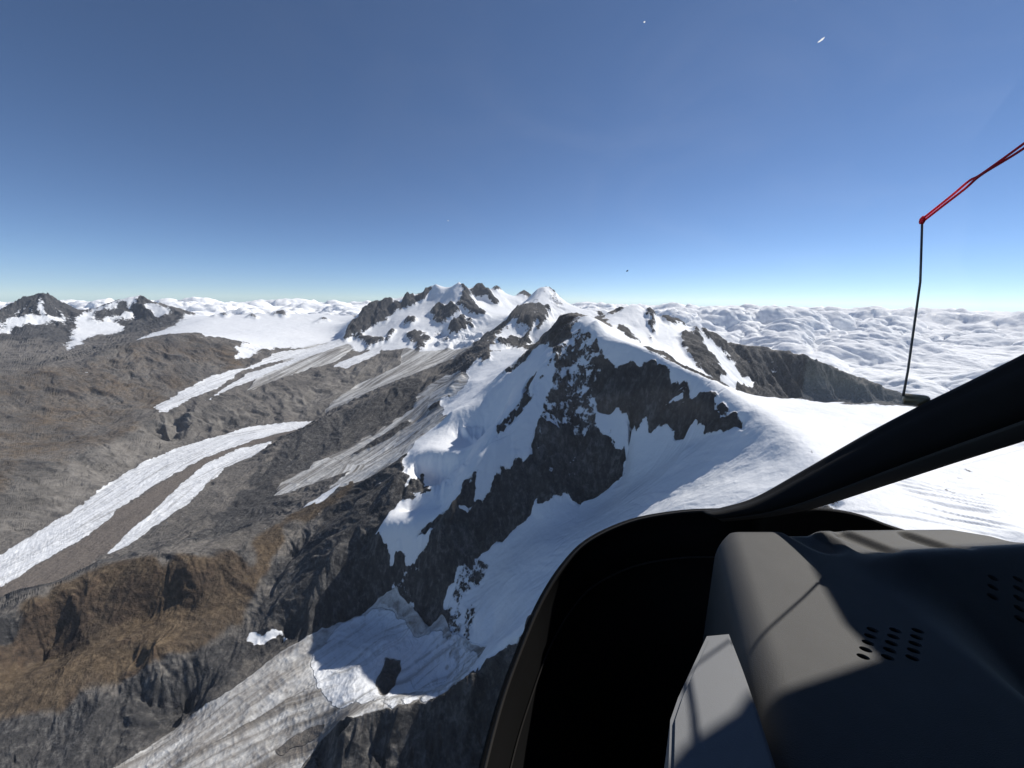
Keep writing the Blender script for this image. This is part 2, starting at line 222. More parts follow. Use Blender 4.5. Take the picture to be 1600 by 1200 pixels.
    (-3754, 3505, -1690), (-3796, 3638, -1690), (-3796, 3794, -1690), (-3796, 3949, -1690), (-3796, 4105, -1690), (-3743, 4235, -1690),
    (-3690, 4366, -1690), (-3637, 4497, -1690), (-3584, 4628, -1690), (-3518, 4723, -1690), (-3452, 4818, -1690), (-3386, 4913, -1690),
    (-3264, 4957, -1690), (-3141, 5000, -1690), (-3019, 5043, -1690), (-2897, 5086, -1690), (-2774, 5130, -1690), (-3012, 1797, -1672),
    (-2971, 1928, -1672), (-2986, 2033, -1672), (-3002, 2139, -1672), (-3017, 2287, -1672), (-3032, 2434, -1672), (-3047, 2582, -1672),
    (-3083, 2721, -1672), (-3119, 2860, -1672), (-3156, 2998, -1672), (-3192, 3137, -1672), (-3229, 3276, -1672), (-3235, 3412, -1672),
    (-3241, 3549, -1672), (-3247, 3686, -1672), (-3253, 3823, -1672), (-3208, 3953, -1672), (-3162, 4084, -1672), (-3116, 4214, -1672),
    (-3071, 4345, -1672), (-2984, 4447, -1672), (-2897, 4549, -1672), (-2810, 4651, -1672), (-2723, 4753, -1672), (-2685, 1876, -1675),
    (-2678, 1992, -1675), (-2670, 2108, -1675), (-2662, 2224, -1675), (-2656, 2380, -1675), (-2650, 2536, -1675), (-2673, 2663, -1675),
    (-2696, 2789, -1675), (-2719, 2915, -1675), (-2742, 3042, -1675), (-2765, 3168, -1675), (-2767, 3328, -1675), (-2769, 3487, -1675),
    (-2770, 3647, -1675), (-2772, 3807, -1675), (-2774, 3966, -1675), (-2773, 4111, -1675), (-2773, 4256, -1675), (-3177, 2085, -1678),
    (-3197, 2233, -1678), (-3218, 2381, -1678), (-3239, 2530, -1678), (-3291, 2670, -1678), (-3343, 2810, -1678), (-3395, 2950, -1678),
    (-3447, 3090, -1678), (-3499, 3230, -1678), (-3506, 3382, -1678), (-3512, 3534, -1678), (-3519, 3685, -1678), (-3526, 3837, -1678),
    (-3532, 3988, -1678), (-3471, 4112, -1678), (-3410, 4235, -1678), (-3349, 4359, -1678), (-3288, 4482, -1678), (-3227, 4606, -1678),
    (1379, 2551, -780), (1673, 2369, -900), (1933, 2294, -1000), (2113, 2130, -1050), (2376, 1831, -1100), (2517, 1633, -1100), (2308, 3267, -1300),
    (3170, 3194, -1500), (3961, 3052, -1700), (3544, 4206, -1500), (2110, 6674, -900), (3566, 6598, -1500), (5101, 6800, -1900), (6692, 6743, -2200),
    (7921, 6103, -2400), (899, 9959, -700), (-12544, 10409, -1900), (-11206, 11837, -1900), (-9016, 13819, -1700), (-5297, 13498, -1500),
    (-2317, 12792, -1300), (-33, 14000, -1600), (-13215, 9020, -1900), (-2684, 16280, -2200), (2214, 13824, -2200), (5067, 15703, -2500),
    (7068, 10911, -2500), (11505, 11827, -2600), (13614, 9322, -2600), (504, 622, -520), (525, 463, -450), (990, 678, -430), (276, 857, -720),
    (-122, 740, -1500), (169, 523, -900), (-695, 853, -1550), (-1110, 853, -1560), (-1344, 869, -1560), (-81, 493, -1500), (315, 388, -600),
    (413, 282, -480), 
]
# what covers the ground, as outlines on the map (x, y in metres), later ones lie over earlier ones
COVER = [
    ('brown2', [(-6249, 4159), (-6264, 4220), (-6266, 4273), (-6267, 4326), (-6267, 4380), (-6267, 4435), (-6265, 4491), (-6270, 4552), (-6287, 4624), (-6261, 4672), (-6234, 4721), (-6207, 4770), (-6202, 4829), (-6184, 4878), (-6171, 4933), (-6157, 4989), (-6149, 5050), (-6133, 5108), (-6117, 5165), (-6107, 5227), (-6091, 5284), (-6073, 5342), (-6054, 5401), (-6041, 5465), (-6026, 5531), (-6005, 5591), (-6034, 5709), (-6055, 5822), (-6081, 5944), (-6065, 6022), (-6042, 6095), (-6023, 6176), (-6003, 6257), (-5987, 6345), (-5988, 6455), (-5988, 6566), (-5991, 6685), (-6103, 6931), (-6059, 7032), (-6013, 7134), (-5921, 7186), (-5739, 7119), (-5592, 7093), (-5509, 7123), (-5408, 7131), (-5312, 7146), (-5216, 7161), (-5076, 7084), (-4959, 7037), (-4890, 6840), (-4831, 6663), (-4829, 6509), (-4819, 6352), (-4811, 6205), (-4802, 6061), (-4795, 5926), (-4778, 5800), (-4764, 5682), (-4749, 5567), (-4737, 5459), (-4725, 5353), (-4711, 5249), (-4694, 5129), (-4676, 5011), (-4642, 4881), (-4602, 4749), (-4430, 4582), (-4305, 4463), (-4234, 4399), (-4317, 4389), (-4319, 4316), (-4299, 4222), (-4295, 4147), (-4281, 4065), (-4271, 3987), (-4256, 3908), (-4245, 3833), (-4236, 3764), (-4223, 3692), (-4212, 3626), (-4197, 3556), (-4187, 3498), (-4168, 3434), (-4157, 3379), (-4141, 3320), (-4129, 3266), (-4116, 3213), (-4107, 3164), (-4094, 3112), (-4079, 3061), (-4073, 3017), (-4067, 2974), (-4060, 2931), (-4053, 2889), (-4049, 2850), (-4041, 2809), (-4036, 2771), (-4035, 2737), (-4038, 2706), (-4037, 2673), (-4039, 2642), (-4041, 2613), (-4042, 2583), (-4043, 2554), (-4044, 2525), (-4044, 2497), (-4111, 2547), (-4183, 2601), (-4252, 2654), (-4327, 2710), (-4403, 2767), (-4481, 2825), (-4564, 2888), (-4649, 2952), (-4735, 3017), (-4818, 3081), (-4938, 3168), (-5108, 3288), (-5240, 3385), (-5360, 3474), (-5470, 3558), (-5578, 3640), (-5676, 3716), (-5769, 3790), (-5853, 3857), (-5937, 3926), (-6048, 4012)]),
    ('pale', [(-4042, 2496), (-4040, 2523), (-4036, 2549), (-4034, 2577), (-4031, 2605), (-4025, 2632), (-4022, 2661), (-4018, 2690), (-4016, 2721), (-4011, 2751), (-4019, 2791), (-4024, 2829), (-4031, 2870), (-4037, 2911), (-4043, 2953), (-4051, 2997), (-4058, 3042), (-4069, 3090), (-4080, 3139), (-4091, 3189), (-4105, 3243), (-4117, 3297), (-4130, 3353), (-4143, 3410), (-4157, 3469), (-4171, 3530), (-4183, 3592), (-4198, 3657), (-4212, 3723), (-4225, 3790), (-4242, 3863), (-4255, 3935), (-4273, 4012), (-4288, 4089), (-4297, 4162), (-4300, 4232), (-4319, 4320), (-4313, 4386), (-4330, 4480), (-4323, 4552), (-4302, 4613), (-4276, 4670), (-4244, 4721), (-4209, 4771), (-4179, 4829), (-4119, 4849), (-4064, 4877), (-4014, 4910), (-3964, 4946), (-3915, 4985), (-3863, 5021), (-3810, 5057), (-3755, 5094), (-3698, 5127), (-3637, 5158), (-3576, 5188), (-3519, 5227), (-3461, 5266), (-3492, 5184), (-3526, 5109), (-3561, 5040), (-3593, 4968), (-3623, 4898), (-3650, 4825), (-3672, 4750), (-3696, 4679), (-3720, 4611), (-3746, 4549), (-3768, 4486), (-3791, 4425), (-3809, 4360), (-3821, 4292), (-3826, 4217), (-3824, 4137), (-3819, 4059), (-3818, 3986), (-3818, 3917), (-3814, 3847), (-3816, 3784), (-3813, 3718), (-3814, 3658), (-3791, 3581), (-3769, 3507), (-3744, 3433), (-3723, 3363), (-3700, 3294), (-3684, 3232), (-3659, 3165), (-3644, 3108), (-3622, 3046), (-3606, 2991), (-3589, 2936), (-3572, 2882), (-3561, 2834), (-3543, 2782), (-3529, 2735), (-3518, 2690), (-3512, 2651), (-3528, 2629), (-3544, 2607), (-3561, 2585), (-3577, 2562), (-3593, 2540), (-3609, 2518), (-3624, 2496), (-3639, 2474), (-3653, 2453), (-3667, 2431), (-3681, 2410), (-3695, 2389), (-3709, 2368), (-3722, 2347), (-3735, 2326), (-3747, 2306), (-3760, 2286), (-3772, 2266), (-3783, 2246), (-3780, 2252), (-3776, 2258), (-3773, 2264), (-3769, 2270), (-3765, 2276), (-3768, 2286), (-3823, 2328), (-3879, 2370), (-3934, 2412), (-3988, 2454)]),
    ('brown2', [(-2656, 6491), (-2709, 6373), (-2736, 6205), (-2765, 6053), (-2800, 5925), (-2841, 5814), (-2885, 5717), (-2931, 5628), (-2971, 5532), (-3010, 5441), (-3094, 5424), (-3176, 5402), (-3251, 5372), (-3323, 5338), (-3394, 5304), (-3424, 5201), (-3456, 5106), (-3486, 5013), (-3426, 5054), (-3362, 5092), (-3295, 5126), (-3226, 5159), (-3153, 5189), (-3082, 5222), (-3005, 5247), (-2924, 5268), (-2871, 5321), (-2815, 5371), (-2751, 5408), (-2685, 5442), (-2615, 5471), (-2541, 5491), (-2461, 5500), (-2397, 5547), (-2334, 5601), (-2272, 5658), (-2214, 5732), (-2158, 5813), (-2108, 5920), (-2059, 6040), (-2249, 6283), (-2403, 6407), (-2539, 6474)]),
    ('snow', [(-7308, 5589), (-7274, 5633), (-7240, 5677), (-7204, 5722), (-7168, 5767), (-7132, 5812), (-7094, 5858), (-7056, 5904), (-7016, 5951), (-6976, 5998), (-6934, 6047), (-6891, 6096), (-6846, 6146), (-6801, 6196), (-6754, 6247), (-6707, 6297), (-6658, 6349), (-6609, 6400), (-6558, 6452), (-6508, 6503), (-7782, 7900), (-7778, 8023), (-7772, 8148), (-7770, 8281), (-7766, 8415), (-7771, 8564), (-7795, 8739), (-8052, 9204), (-8303, 9680), (-8476, 10081), (-8909, 10833), (-9065, 11233), (-8934, 11286), (-8759, 11283), (-8411, 11054), (-8256, 11074), (-8145, 11155), (-8021, 11221), (-7917, 11319), (-7799, 11400), (-7683, 11490), (-7550, 11555), (-7403, 11604), (-7286, 11701), (-7135, 11748), (-6992, 11811), (-6836, 11847), (-6684, 11890), (-6543, 11957), (-6374, 11973), (-6216, 12013), (-6061, 12060), (-5929, 12157), (-5745, 12151), (-5580, 12186), (-5388, 12160), (-5195, 12133), (-4992, 12079), (-4070, 10216), (-3864, 10075), (-3696, 10026), (-3547, 10024), (-3626, 9846), (-3702, 9670), (-3776, 9502), (-3828, 9312), (-3874, 9119), (-3905, 8904), (-4010, 8775), (-4073, 8569), (-4100, 8301), (-4173, 8199), (-4270, 8149), (-4365, 8099), (-4459, 8047), (-4561, 7990), (-4661, 7932), (-4759, 7873), (-4855, 7815), (-4940, 7761), (-5024, 7707), (-5107, 7653), (-5187, 7598), (-5267, 7543), (-5342, 7491), (-5415, 7438), (-5294, 7524), (-5159, 7617), (-5257, 7550), (-5351, 7484), (-5443, 7417), (-5524, 7357), (-5604, 7296), (-5668, 7247), (-5730, 7197), (-5791, 7149), (-6814, 8270), (-6945, 8239), (-6006, 6969), (-6081, 6904), (-6141, 6850), (-6200, 6797), (-6258, 6744), (-6314, 6691), (-6370, 6638), (-6424, 6586), (-6477, 6534), (-6529, 6482), (-6579, 6431), (-6632, 6377), (-6683, 6323), (-6733, 6270), (-6778, 6221), (-6822, 6172), (-6865, 6124), (-6908, 6077), (-6949, 6029), (-6989, 5982), (-7029, 5936), (-7070, 5887), (-7110, 5839), (-7149, 5791), (-7187, 5743), (-7224, 5696), (-7261, 5650), (-7296, 5604)]),
    ('rock', [(-6861, 10907), (-7123, 11776), (-6970, 11801), (-6479, 11243), (-6396, 10777), (-6618, 10827)]),
    ('rock', [(-7945, 10370), (-8248, 11139), (-7474, 10260), (-7696, 10299)]),
    ('rock', [(-7112, 10270), (-7193, 10785), (-6812, 10325), (-6959, 10293)]),
    ('rock', [(-5535, 10737), (-5451, 11199), (-5194, 10912), (-5367, 10828)]),
    ('glacier', [(-4657, 7502), (-4620, 7244), (-4595, 7018), (-4573, 6807), (-4605, 6685), (-4634, 6564), (-4663, 6448), (-4687, 6331), (-4711, 6219), (-4733, 6108), (-4755, 6004), (-4779, 5905), (-4765, 5783), (-4750, 5663), (-4736, 5550), (-4721, 5438), (-4708, 5333), (-4697, 5232), (-4688, 5124), (-4677, 5019), (-4659, 4908), (-4630, 4790), (-4466, 4649), (-4385, 4684), (-4390, 4781), (-4400, 4886), (-4421, 5008), (-4443, 5135), (-4436, 5239), (-4431, 5349), (-4426, 5464), (-4422, 5585), (-4461, 5754), (-4495, 5925), (-4527, 6100), (-4561, 6284), (-4589, 6468), (-4558, 6583), (-4525, 6699), (-4488, 6817), (-4449, 6936), (-4410, 7061), (-4368, 7188), (-4323, 7316), (-4303, 7511), (-4287, 7726), (-4279, 7967), (-4268, 8221), (-4352, 8119), (-4428, 8007), (-4493, 7884), (-4552, 7757), (-4608, 7631)]),
    ('glacier', [(-4199, 5043), (-4200, 5153), (-4202, 5269), (-4213, 5402), (-4228, 5546), (-4247, 5700), (-4233, 5826), (-4219, 5958), (-4200, 6088), (-4174, 6217), (-4157, 6333), (-4138, 6451), (-4120, 6575), (-4099, 6701), (-4078, 6833), (-4055, 6968), (-4033, 7109), (-4007, 7252), (-4045, 7580), (-4106, 7975), (-4122, 7775), (-4143, 7594), (-4166, 7427), (-4189, 7267), (-4211, 7116), (-4257, 7003), (-4296, 6887), (-4333, 6773), (-4370, 6664), (-4402, 6552), (-4434, 6445), (-4461, 6336), (-4431, 6164), (-4403, 6000), (-4370, 5836), (-4339, 5680), (-4303, 5524), (-4258, 5344), (-4222, 5182)]),
    ('ice', [(-4622, 7439), (-4591, 7587), (-4562, 7746), (-4530, 7908), (-4497, 8077), (-4455, 8239), (-4412, 8408), (-4360, 8569), (-4295, 8717), (-4220, 8869), (-4096, 8927), (-3943, 8926), (-3834, 9024), (-3676, 8822), (-3422, 8377), (-3398, 8016), (-3349, 7624), (-3339, 7340), (-3410, 7223), (-3478, 7107), (-3543, 6991), (-3605, 6876), (-3660, 6757), (-3701, 6647), (-3741, 6542), (-3776, 6434), (-3814, 6335), (-3849, 6236), (-3885, 6142), (-3916, 6046), (-3933, 5928), (-3945, 5808), (-3958, 5694), (-3971, 5585), (-4058, 5833), (-4168, 6123), (-4163, 6255), (-4156, 6389), (-4149, 6529), (-4145, 6679), (-4138, 6832), (-4133, 6997), (-4406, 7271)]),
    ('glacier', [(-4476, 7396), (-4440, 7552), (-4403, 7715), (-4368, 7892), (-4327, 8069), (-4304, 8293), (-4273, 8518), (-4222, 8713), (-4154, 8890), (-4054, 8984), (-3921, 9011), (-3831, 9139), (-3657, 8981), (-3711, 8773), (-3765, 8581), (-3806, 8372), (-3817, 8114), (-3845, 7906), (-3894, 7732), (-3943, 7569), (-3988, 7407), (-4033, 7255), (-4202, 7341), (-4352, 7391)]),
    ('glacier', [(-4657, 7502), (-4620, 7244), (-4595, 7018), (-4573, 6807), (-4605, 6685), (-4634, 6564), (-4663, 6448), (-4687, 6331), (-4711, 6219), (-4733, 6108), (-4755, 6004), (-4779, 5905), (-4765, 5783), (-4750, 5663), (-4736, 5550), (-4721, 5438), (-4708, 5333), (-4697, 5232), (-4688, 5124), (-4677, 5019), (-4659, 4908), (-4630, 4790), (-4466, 4649), (-4385, 4684), (-4390, 4781), (-4400, 4886), (-4421, 5008), (-4443, 5135), (-4436, 5239), (-4431, 5349), (-4426, 5464), (-4422, 5585), (-4461, 5754), (-4495, 5925), (-4527, 6100), (-4561, 6284), (-4589, 6468), (-4558, 6583), (-4525, 6699), (-4488, 6817), (-4449, 6936), (-4410, 7061), (-4368, 7188), (-4323, 7316), (-4303, 7511), (-4287, 7726), (-4279, 7967), (-4268, 8221), (-4352, 8119), (-4428, 8007), (-4493, 7884), (-4552, 7757), (-4608, 7631)]),
    ('glacier', [(-4199, 5043), (-4200, 5153), (-4202, 5269), (-4213, 5402), (-4228, 5546), (-4247, 5700), (-4233, 5826), (-4219, 5958), (-4200, 6088), (-4174, 6217), (-4157, 6333), (-4138, 6451), (-4120, 6575), (-4099, 6701), (-4078, 6833), (-4055, 6968), (-4033, 7109), (-4007, 7252), (-4045, 7580), (-4106, 7975), (-4122, 7775), (-4143, 7594), (-4166, 7427), (-4189, 7267), (-4211, 7116), (-4257, 7003), (-4296, 6887), (-4333, 6773), (-4370, 6664), (-4402, 6552), (-4434, 6445), (-4461, 6336), (-4431, 6164), (-4403, 6000), (-4370, 5836), (-4339, 5680), (-4303, 5524), (-4258, 5344), (-4222, 5182)]),
    ('snow', [(-4951, 6817), (-4967, 6988), (-4994, 7184), (-5016, 7402), (-5062, 7668), (-5088, 7915), (-5109, 8165), (-4876, 7881), (-4863, 7645), (-4854, 7427), (-4855, 7237), (-4824, 6999), (-4802, 6787)]),
    ('glacier', [(-2785, 5151), (-2857, 5127), (-2927, 5103), (-2993, 5072), (-3061, 5047), (-3128, 5021), (-3191, 4989), (-3260, 4969), (-3324, 4942), (-3387, 4915), (-3428, 4854), (-3467, 4794), (-3508, 4739), (-3548, 4684), (-3586, 4630), (-3609, 4562), (-3638, 4505), (-3658, 4438), (-3685, 4382), (-3711, 4327), (-3735, 4272), (-3754, 4212), (-3780, 4163), (-3797, 4105), (-3795, 4030), (-3796, 3960), (-3796, 3892), (-3795, 3824), (-3797, 3762), (-3794, 3696), (-3798, 3640), (-3776, 3562), (-3756, 3488), (-3737, 3417), (-3720, 3350), (-3699, 3281), (-3676, 3216), (-3652, 3151), (-3632, 3092), (-3607, 3030), (-3590, 2975), (-3505, 2858), (-3557, 2867), (-3487, 2753), (-3482, 2709), (-3478, 2667), (-3472, 2625), (-3466, 2584), (-3464, 2546), (-3453, 2504), (-3446, 2465), (-3434, 2424), (-3421, 2384), (-3409, 2345), (-3396, 2306), (-3383, 2268), (-3373, 2233), (-3371, 2203), (-3368, 2174), (-3369, 2148), (-3365, 2120), (-3362, 2092), (-3361, 2067), (-3357, 2040), (-3278, 1985), (-3204, 1933), (-3136, 1885), (-3072, 1840), (-3014, 1798), (-3011, 1818), (-3005, 1836), (-2998, 1854), (-2992, 1872), (-2988, 1892), (-2981, 1911), (-2974, 1930), (-2979, 1958), (-2984, 1988), (-2985, 2015), (-2989, 2045), (-2997, 2078), (-3000, 2109), (-3003, 2140), (-3003, 2170), (-3002, 2199), (-3004, 2232), (-3002, 2263), (-3000, 2294), (-3000, 2328), (-2997, 2360), (-2997, 2395), (-3010, 2441), (-3023, 2488), (-3036, 2535), (-3048, 2583), (-3076, 2641), (-3104, 2701), (-3131, 2761), (-3144, 2818), (-3160, 2879), (-3176, 2941), (-3190, 3005), (-3199, 3068), (-3210, 3136), (-3220, 3206), (-3229, 3276), (-3233, 3338), (-3236, 3401), (-3238, 3465), (-3243, 3534), (-3247, 3604), (-3250, 3675), (-3251, 3748), (-3256, 3826), (-3237, 3878), (-3218, 3931), (-3198, 3984), (-3180, 4043), (-3161, 4102), (-3140, 4162), (-3119, 4222), (-3096, 4283), (-3071, 4345), (-3032, 4409), (-2991, 4474), (-2951, 4544), (-2915, 4625), (-2864, 4700), (-2806, 4771), (-2440, 4301)]),
    ('glacier', [(-2838, 4302), (-2887, 4269), (-2932, 4233), (-2970, 4189), (-3008, 4145), (-3044, 4102), (-3079, 4059), (-3088, 3977), (-3099, 3901), (-3105, 3822), (-3113, 3748), (-3119, 3675), (-3100, 3590), (-3081, 3506), (-3061, 3424), (-3043, 3347), (-3027, 3275), (-2986, 3173), (-2951, 3080), (-2917, 2991), (-2883, 2906), (-2864, 2838), (-2844, 2771), (-2826, 2709), (-2810, 2650), (-2794, 2592), (-2777, 2535), (-2759, 2481), (-2738, 2425), (-2719, 2373), (-2700, 2322), (-2683, 2274), (-2663, 2225), (-2653, 2251), (-2640, 2276), (-2629, 2302), (-2618, 2330), (-2625, 2369), (-2631, 2409), (-2637, 2450), (-2645, 2494), (-2652, 2538), (-2653, 2579), (-2657, 2624), (-2659, 2668), (-2663, 2716), (-2665, 2763), (-2668, 2812), (-2673, 2865), (-2674, 2916), (-2706, 2999), (-2734, 3081), (-2767, 3170), (-2784, 3246), (-2802, 3327), (-2819, 3409), (-2841, 3500), (-2864, 3596), (-2853, 3657), (-2841, 3719), (-2828, 3782), (-2811, 3842), (-2790, 3899), (-2775, 3967), (-2815, 4143)]),
    ('moraine', [(-2454, 4256), (-2708, 4569), (-2800, 4598), (-2851, 4560), (-2895, 4512), (-2941, 4469), (-2982, 4422), (-3021, 4375), (-3060, 4328), (-3083, 4264), (-3104, 4201), (-3124, 4139), (-3143, 4077), (-3161, 4016), (-3180, 3960), (-3199, 3905), (-3213, 3846), (-3232, 3795), (-3228, 3718), (-3226, 3645), (-3222, 3574), (-3218, 3504), (-3216, 3439), (-3213, 3374), (-3210, 3311), (-3208, 3253), (-3198, 3190), (-3184, 3125), (-3172, 3064), (-3163, 3008), (-3150, 2949), (-3140, 2895), (-3132, 2844), (-3121, 2791), (-3112, 2742), (-3093, 2686), (-3070, 2629), (-3053, 2578), (-3033, 2525), (-3015, 2476), (-2998, 2427), (-2983, 2382), (-2984, 2349), (-2982, 2313), (-2986, 2282), (-2986, 2250), (-2986, 2218), (-2989, 2188), (-2988, 2157), (-2989, 2129), (-2984, 2096), (-2982, 2066), (-2976, 2035), (-2974, 2006), (-2970, 1977), (-2964, 1947), (-2960, 1919), (-2967, 1901), (-2978, 1884), (-2985, 1866), (-2992, 1849), (-3001, 1833), (-3008, 1815), (-3014, 1798), (-2909, 1729), (-2756, 1631), (-2584, 1523), (-2587, 1519), (-2579, 1532), (-2571, 1545), (-2563, 1559), (-2555, 1573), (-2546, 1586), (-2537, 1600), (-2528, 1615), (-2519, 1629), (-2510, 1643), (-2500, 1658), (-2490, 1673), (-2480, 1688), (-2470, 1703), (-2459, 1718), (-2449, 1733), (-2685, 1926), (-2684, 1951), (-2685, 1978), (-2684, 2004), (-2684, 2032), (-2682, 2058), (-2682, 2087), (-2682, 2116), (-2681, 2146), (-2679, 2176), (-2681, 2208), (-2679, 2239), (-2696, 2287), (-2716, 2337), (-2735, 2389), (-2755, 2442), (-2773, 2496), (-2792, 2551), (-2809, 2608), (-2826, 2666), (-2842, 2726), (-2861, 2790), (-2882, 2858), (-2902, 2927), (-2934, 3011), (-2972, 3104), (-3009, 3199), (-3049, 3301), (-3066, 3375), (-3085, 3454), (-3103, 3534), (-3121, 3617), (-3142, 3705), (-3138, 3781), (-3129, 3854), (-3122, 3933), (-3110, 4009), (-3100, 4090), (-3066, 4135), (-3031, 4181), (-2992, 4222), (-2951, 4264), (-2910, 4306), (-2861, 4338), (-2819, 4385), (-2769, 4423), (-2708, 4442), (-2604, 4391)]),
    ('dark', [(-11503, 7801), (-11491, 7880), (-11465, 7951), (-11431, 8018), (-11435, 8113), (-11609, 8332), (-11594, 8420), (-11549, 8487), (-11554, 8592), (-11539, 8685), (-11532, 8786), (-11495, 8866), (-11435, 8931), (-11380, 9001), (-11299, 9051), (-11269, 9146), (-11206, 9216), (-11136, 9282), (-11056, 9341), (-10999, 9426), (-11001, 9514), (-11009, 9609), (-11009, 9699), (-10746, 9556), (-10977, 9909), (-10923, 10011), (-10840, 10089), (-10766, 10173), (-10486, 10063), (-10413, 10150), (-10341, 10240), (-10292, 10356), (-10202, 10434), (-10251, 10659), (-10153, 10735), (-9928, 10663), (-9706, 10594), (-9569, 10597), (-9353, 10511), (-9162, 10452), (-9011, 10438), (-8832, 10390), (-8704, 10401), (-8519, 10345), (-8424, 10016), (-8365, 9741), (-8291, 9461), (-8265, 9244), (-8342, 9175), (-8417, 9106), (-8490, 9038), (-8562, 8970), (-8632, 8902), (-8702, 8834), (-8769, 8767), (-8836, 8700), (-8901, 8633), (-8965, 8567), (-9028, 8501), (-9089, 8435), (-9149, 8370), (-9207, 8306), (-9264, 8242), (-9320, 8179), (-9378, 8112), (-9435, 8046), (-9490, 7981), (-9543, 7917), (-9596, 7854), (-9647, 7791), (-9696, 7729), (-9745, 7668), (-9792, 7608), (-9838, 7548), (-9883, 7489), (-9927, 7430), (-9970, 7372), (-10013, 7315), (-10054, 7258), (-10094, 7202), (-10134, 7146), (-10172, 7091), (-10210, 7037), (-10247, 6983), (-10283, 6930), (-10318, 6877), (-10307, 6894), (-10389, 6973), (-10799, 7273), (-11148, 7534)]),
    ('snow', [(-10788, 8138), (-10809, 8261), (-10828, 8386), (-10835, 8505), (-10830, 8618), (-10811, 8713), (-10800, 8818), (-10767, 8907), (-10689, 9056), (-10574, 9060), (-10522, 8910), (-10553, 8805), (-10598, 8716), (-10619, 8608), (-10620, 8488), (-10630, 8378), (-10626, 8243), (-10630, 8119), (-10638, 8002)]),
    ('snow', [(-10723, 7766), (-10762, 7899), (-10783, 8023), (-10788, 8138), (-10638, 8002), (-10549, 7825), (-10453, 7647), (-10356, 7473)]),
    ('snow', [(-11228, 8621), (-11176, 8684), (-11122, 8747), (-11068, 8811), (-11015, 8877), (-10963, 8946), (-10903, 9010), (-10853, 9083), (-10820, 9172), (-10778, 9168), (-10809, 9060), (-10862, 8973), (-10922, 8895), (-10990, 8825), (-11050, 8750), (-11101, 8671)]),
    ('snow', [(-10505, 9165), (-10514, 9343), (-10586, 9583), (-10541, 9716), (-10419, 9782), (-10316, 9561), (-10195, 9328), (-10118, 9402), (-10044, 9481), (-10104, 9686), (-10099, 9834), (-10079, 9972), (-10048, 10101), (-10009, 10228), (-9923, 10180), (-9957, 10040), (-9985, 9897), (-10002, 9748), (-9931, 9519), (-9788, 9545), (-9631, 9558), (-9435, 9533), (-9335, 9259), (-9091, 8853), (-9176, 8773), (-9234, 8670), (-9274, 8554), (-9137, 8285), (-9016, 8040), (-8898, 7805), (-8827, 7632), (-8751, 7460), (-8666, 7286), (-8989, 7659), (-9240, 7980), (-9463, 8285), (-9859, 8751), (-10330, 9076)]),
    ('snow', [(-10612, 9871), (-10552, 9960), (-10476, 10036), (-10416, 10129), (-10368, 10237), (-10445, 10472), (-10329, 10573), (-10217, 10682), (-10136, 10747), (-9885, 10376), (-10094, 10408), (-10153, 10301), (-10207, 10192), (-10264, 10089), (-10321, 9989), (-10376, 9889), (-10420, 9783)]),
    ('snow', [(-9765, 10389), (-9708, 10523), (-9543, 10544), (-9311, 10492), (-9092, 10453), (-8988, 10172), (-9140, 10176), (-9301, 10189), (-9466, 10206)]),
    ('snow', [(-4772, 11825), (-3912, 10209), (-3805, 10368), (-3674, 10471), (-3536, 10564), (-3382, 10614), (-3227, 10662), (-3076, 10734), (-2930, 10793), (-2785, 10867), (-2595, 10760), (-2425, 10729), (-2308, 10979), (-2125, 10927), (-1984, 11024), (-1826, 11034), (-1623, 10752), (-1464, 10732), (-1359, 11189), (-1202, 11287), (-1033, 11295), (-863, 11461), (-685, 11572), (-501, 11627), (-295, 11671), (-85, 11527), (96, 11932), (277, 11815), (470, 12092), (437, 8062), (355, 7866), (277, 7675), (199, 7412), (129, 7299), (31, 7300), (-68, 7300), (-168, 7298), (-244, 7296), (-320, 7293), (-397, 7289), (-510, 7282), (-623, 7273), (-788, 7786), (-929, 7875), (-1066, 7914), (-1199, 7921), (-1329, 7900), (-1458, 7883), (-1583, 7846), (-1707, 7808), (-1827, 7761), (-1970, 7817), (-2114, 7871), (-2255, 7905), (-2406, 7968), (-2559, 8030), (-2710, 8078), (-2875, 8099), (-3043, 8124), (-3211, 8147), (-3390, 8283), (-3602, 8487), (-3827, 8709), (-3881, 8981), (-3960, 9319), (-4046, 9685), (-4130, 10056)]),
    ('glacier', [(-3324, 7024), (-3280, 7154), (-3234, 7285), (-3189, 7429), (-3134, 7607), (-3097, 7846), (-3041, 8054), (-2949, 8183), (-2846, 8291), (-2752, 7878), (-2779, 7630), (-2813, 7421), (-2878, 7301), (-2947, 7199), (-3015, 7101), (-3080, 7003), (-3202, 7014)]),
    ('pale', [(-3311, 6056), (-3274, 6167), (-3244, 6299), (-3212, 6433), (-3175, 6565), (-3130, 6690), (-3077, 6803), (-3019, 6913), (-2954, 7015), (-2888, 7121), (-2803, 7181), (-2718, 7246), (-2631, 7309), (-2542, 7372), (-2449, 7430), (-2353, 7482), (-2255, 7533), (-2155, 7578), (-2053, 7627), (-1926, 7363), (-1788, 7045), (-1336, 5430), (-1409, 5382), (-1480, 5330), (-1550, 5277), (-1627, 5254), (-1703, 5230), (-1779, 5204), (-1849, 5180), (-1917, 5155), (-1995, 5156), (-2103, 5228), (-2222, 5325), (-2327, 5381), (-2422, 5410), (-2478, 5355), (-2536, 5307), (-2595, 5262), (-2655, 5223), (-2715, 5184), (-2773, 5145), (-2880, 5180), (-2983, 5206), (-3082, 5224), (-3178, 5235), (-3269, 5239), (-3356, 5235), (-3411, 5416), (-3475, 5616), (-3440, 5727), (-3400, 5835), (-3357, 5945)]),
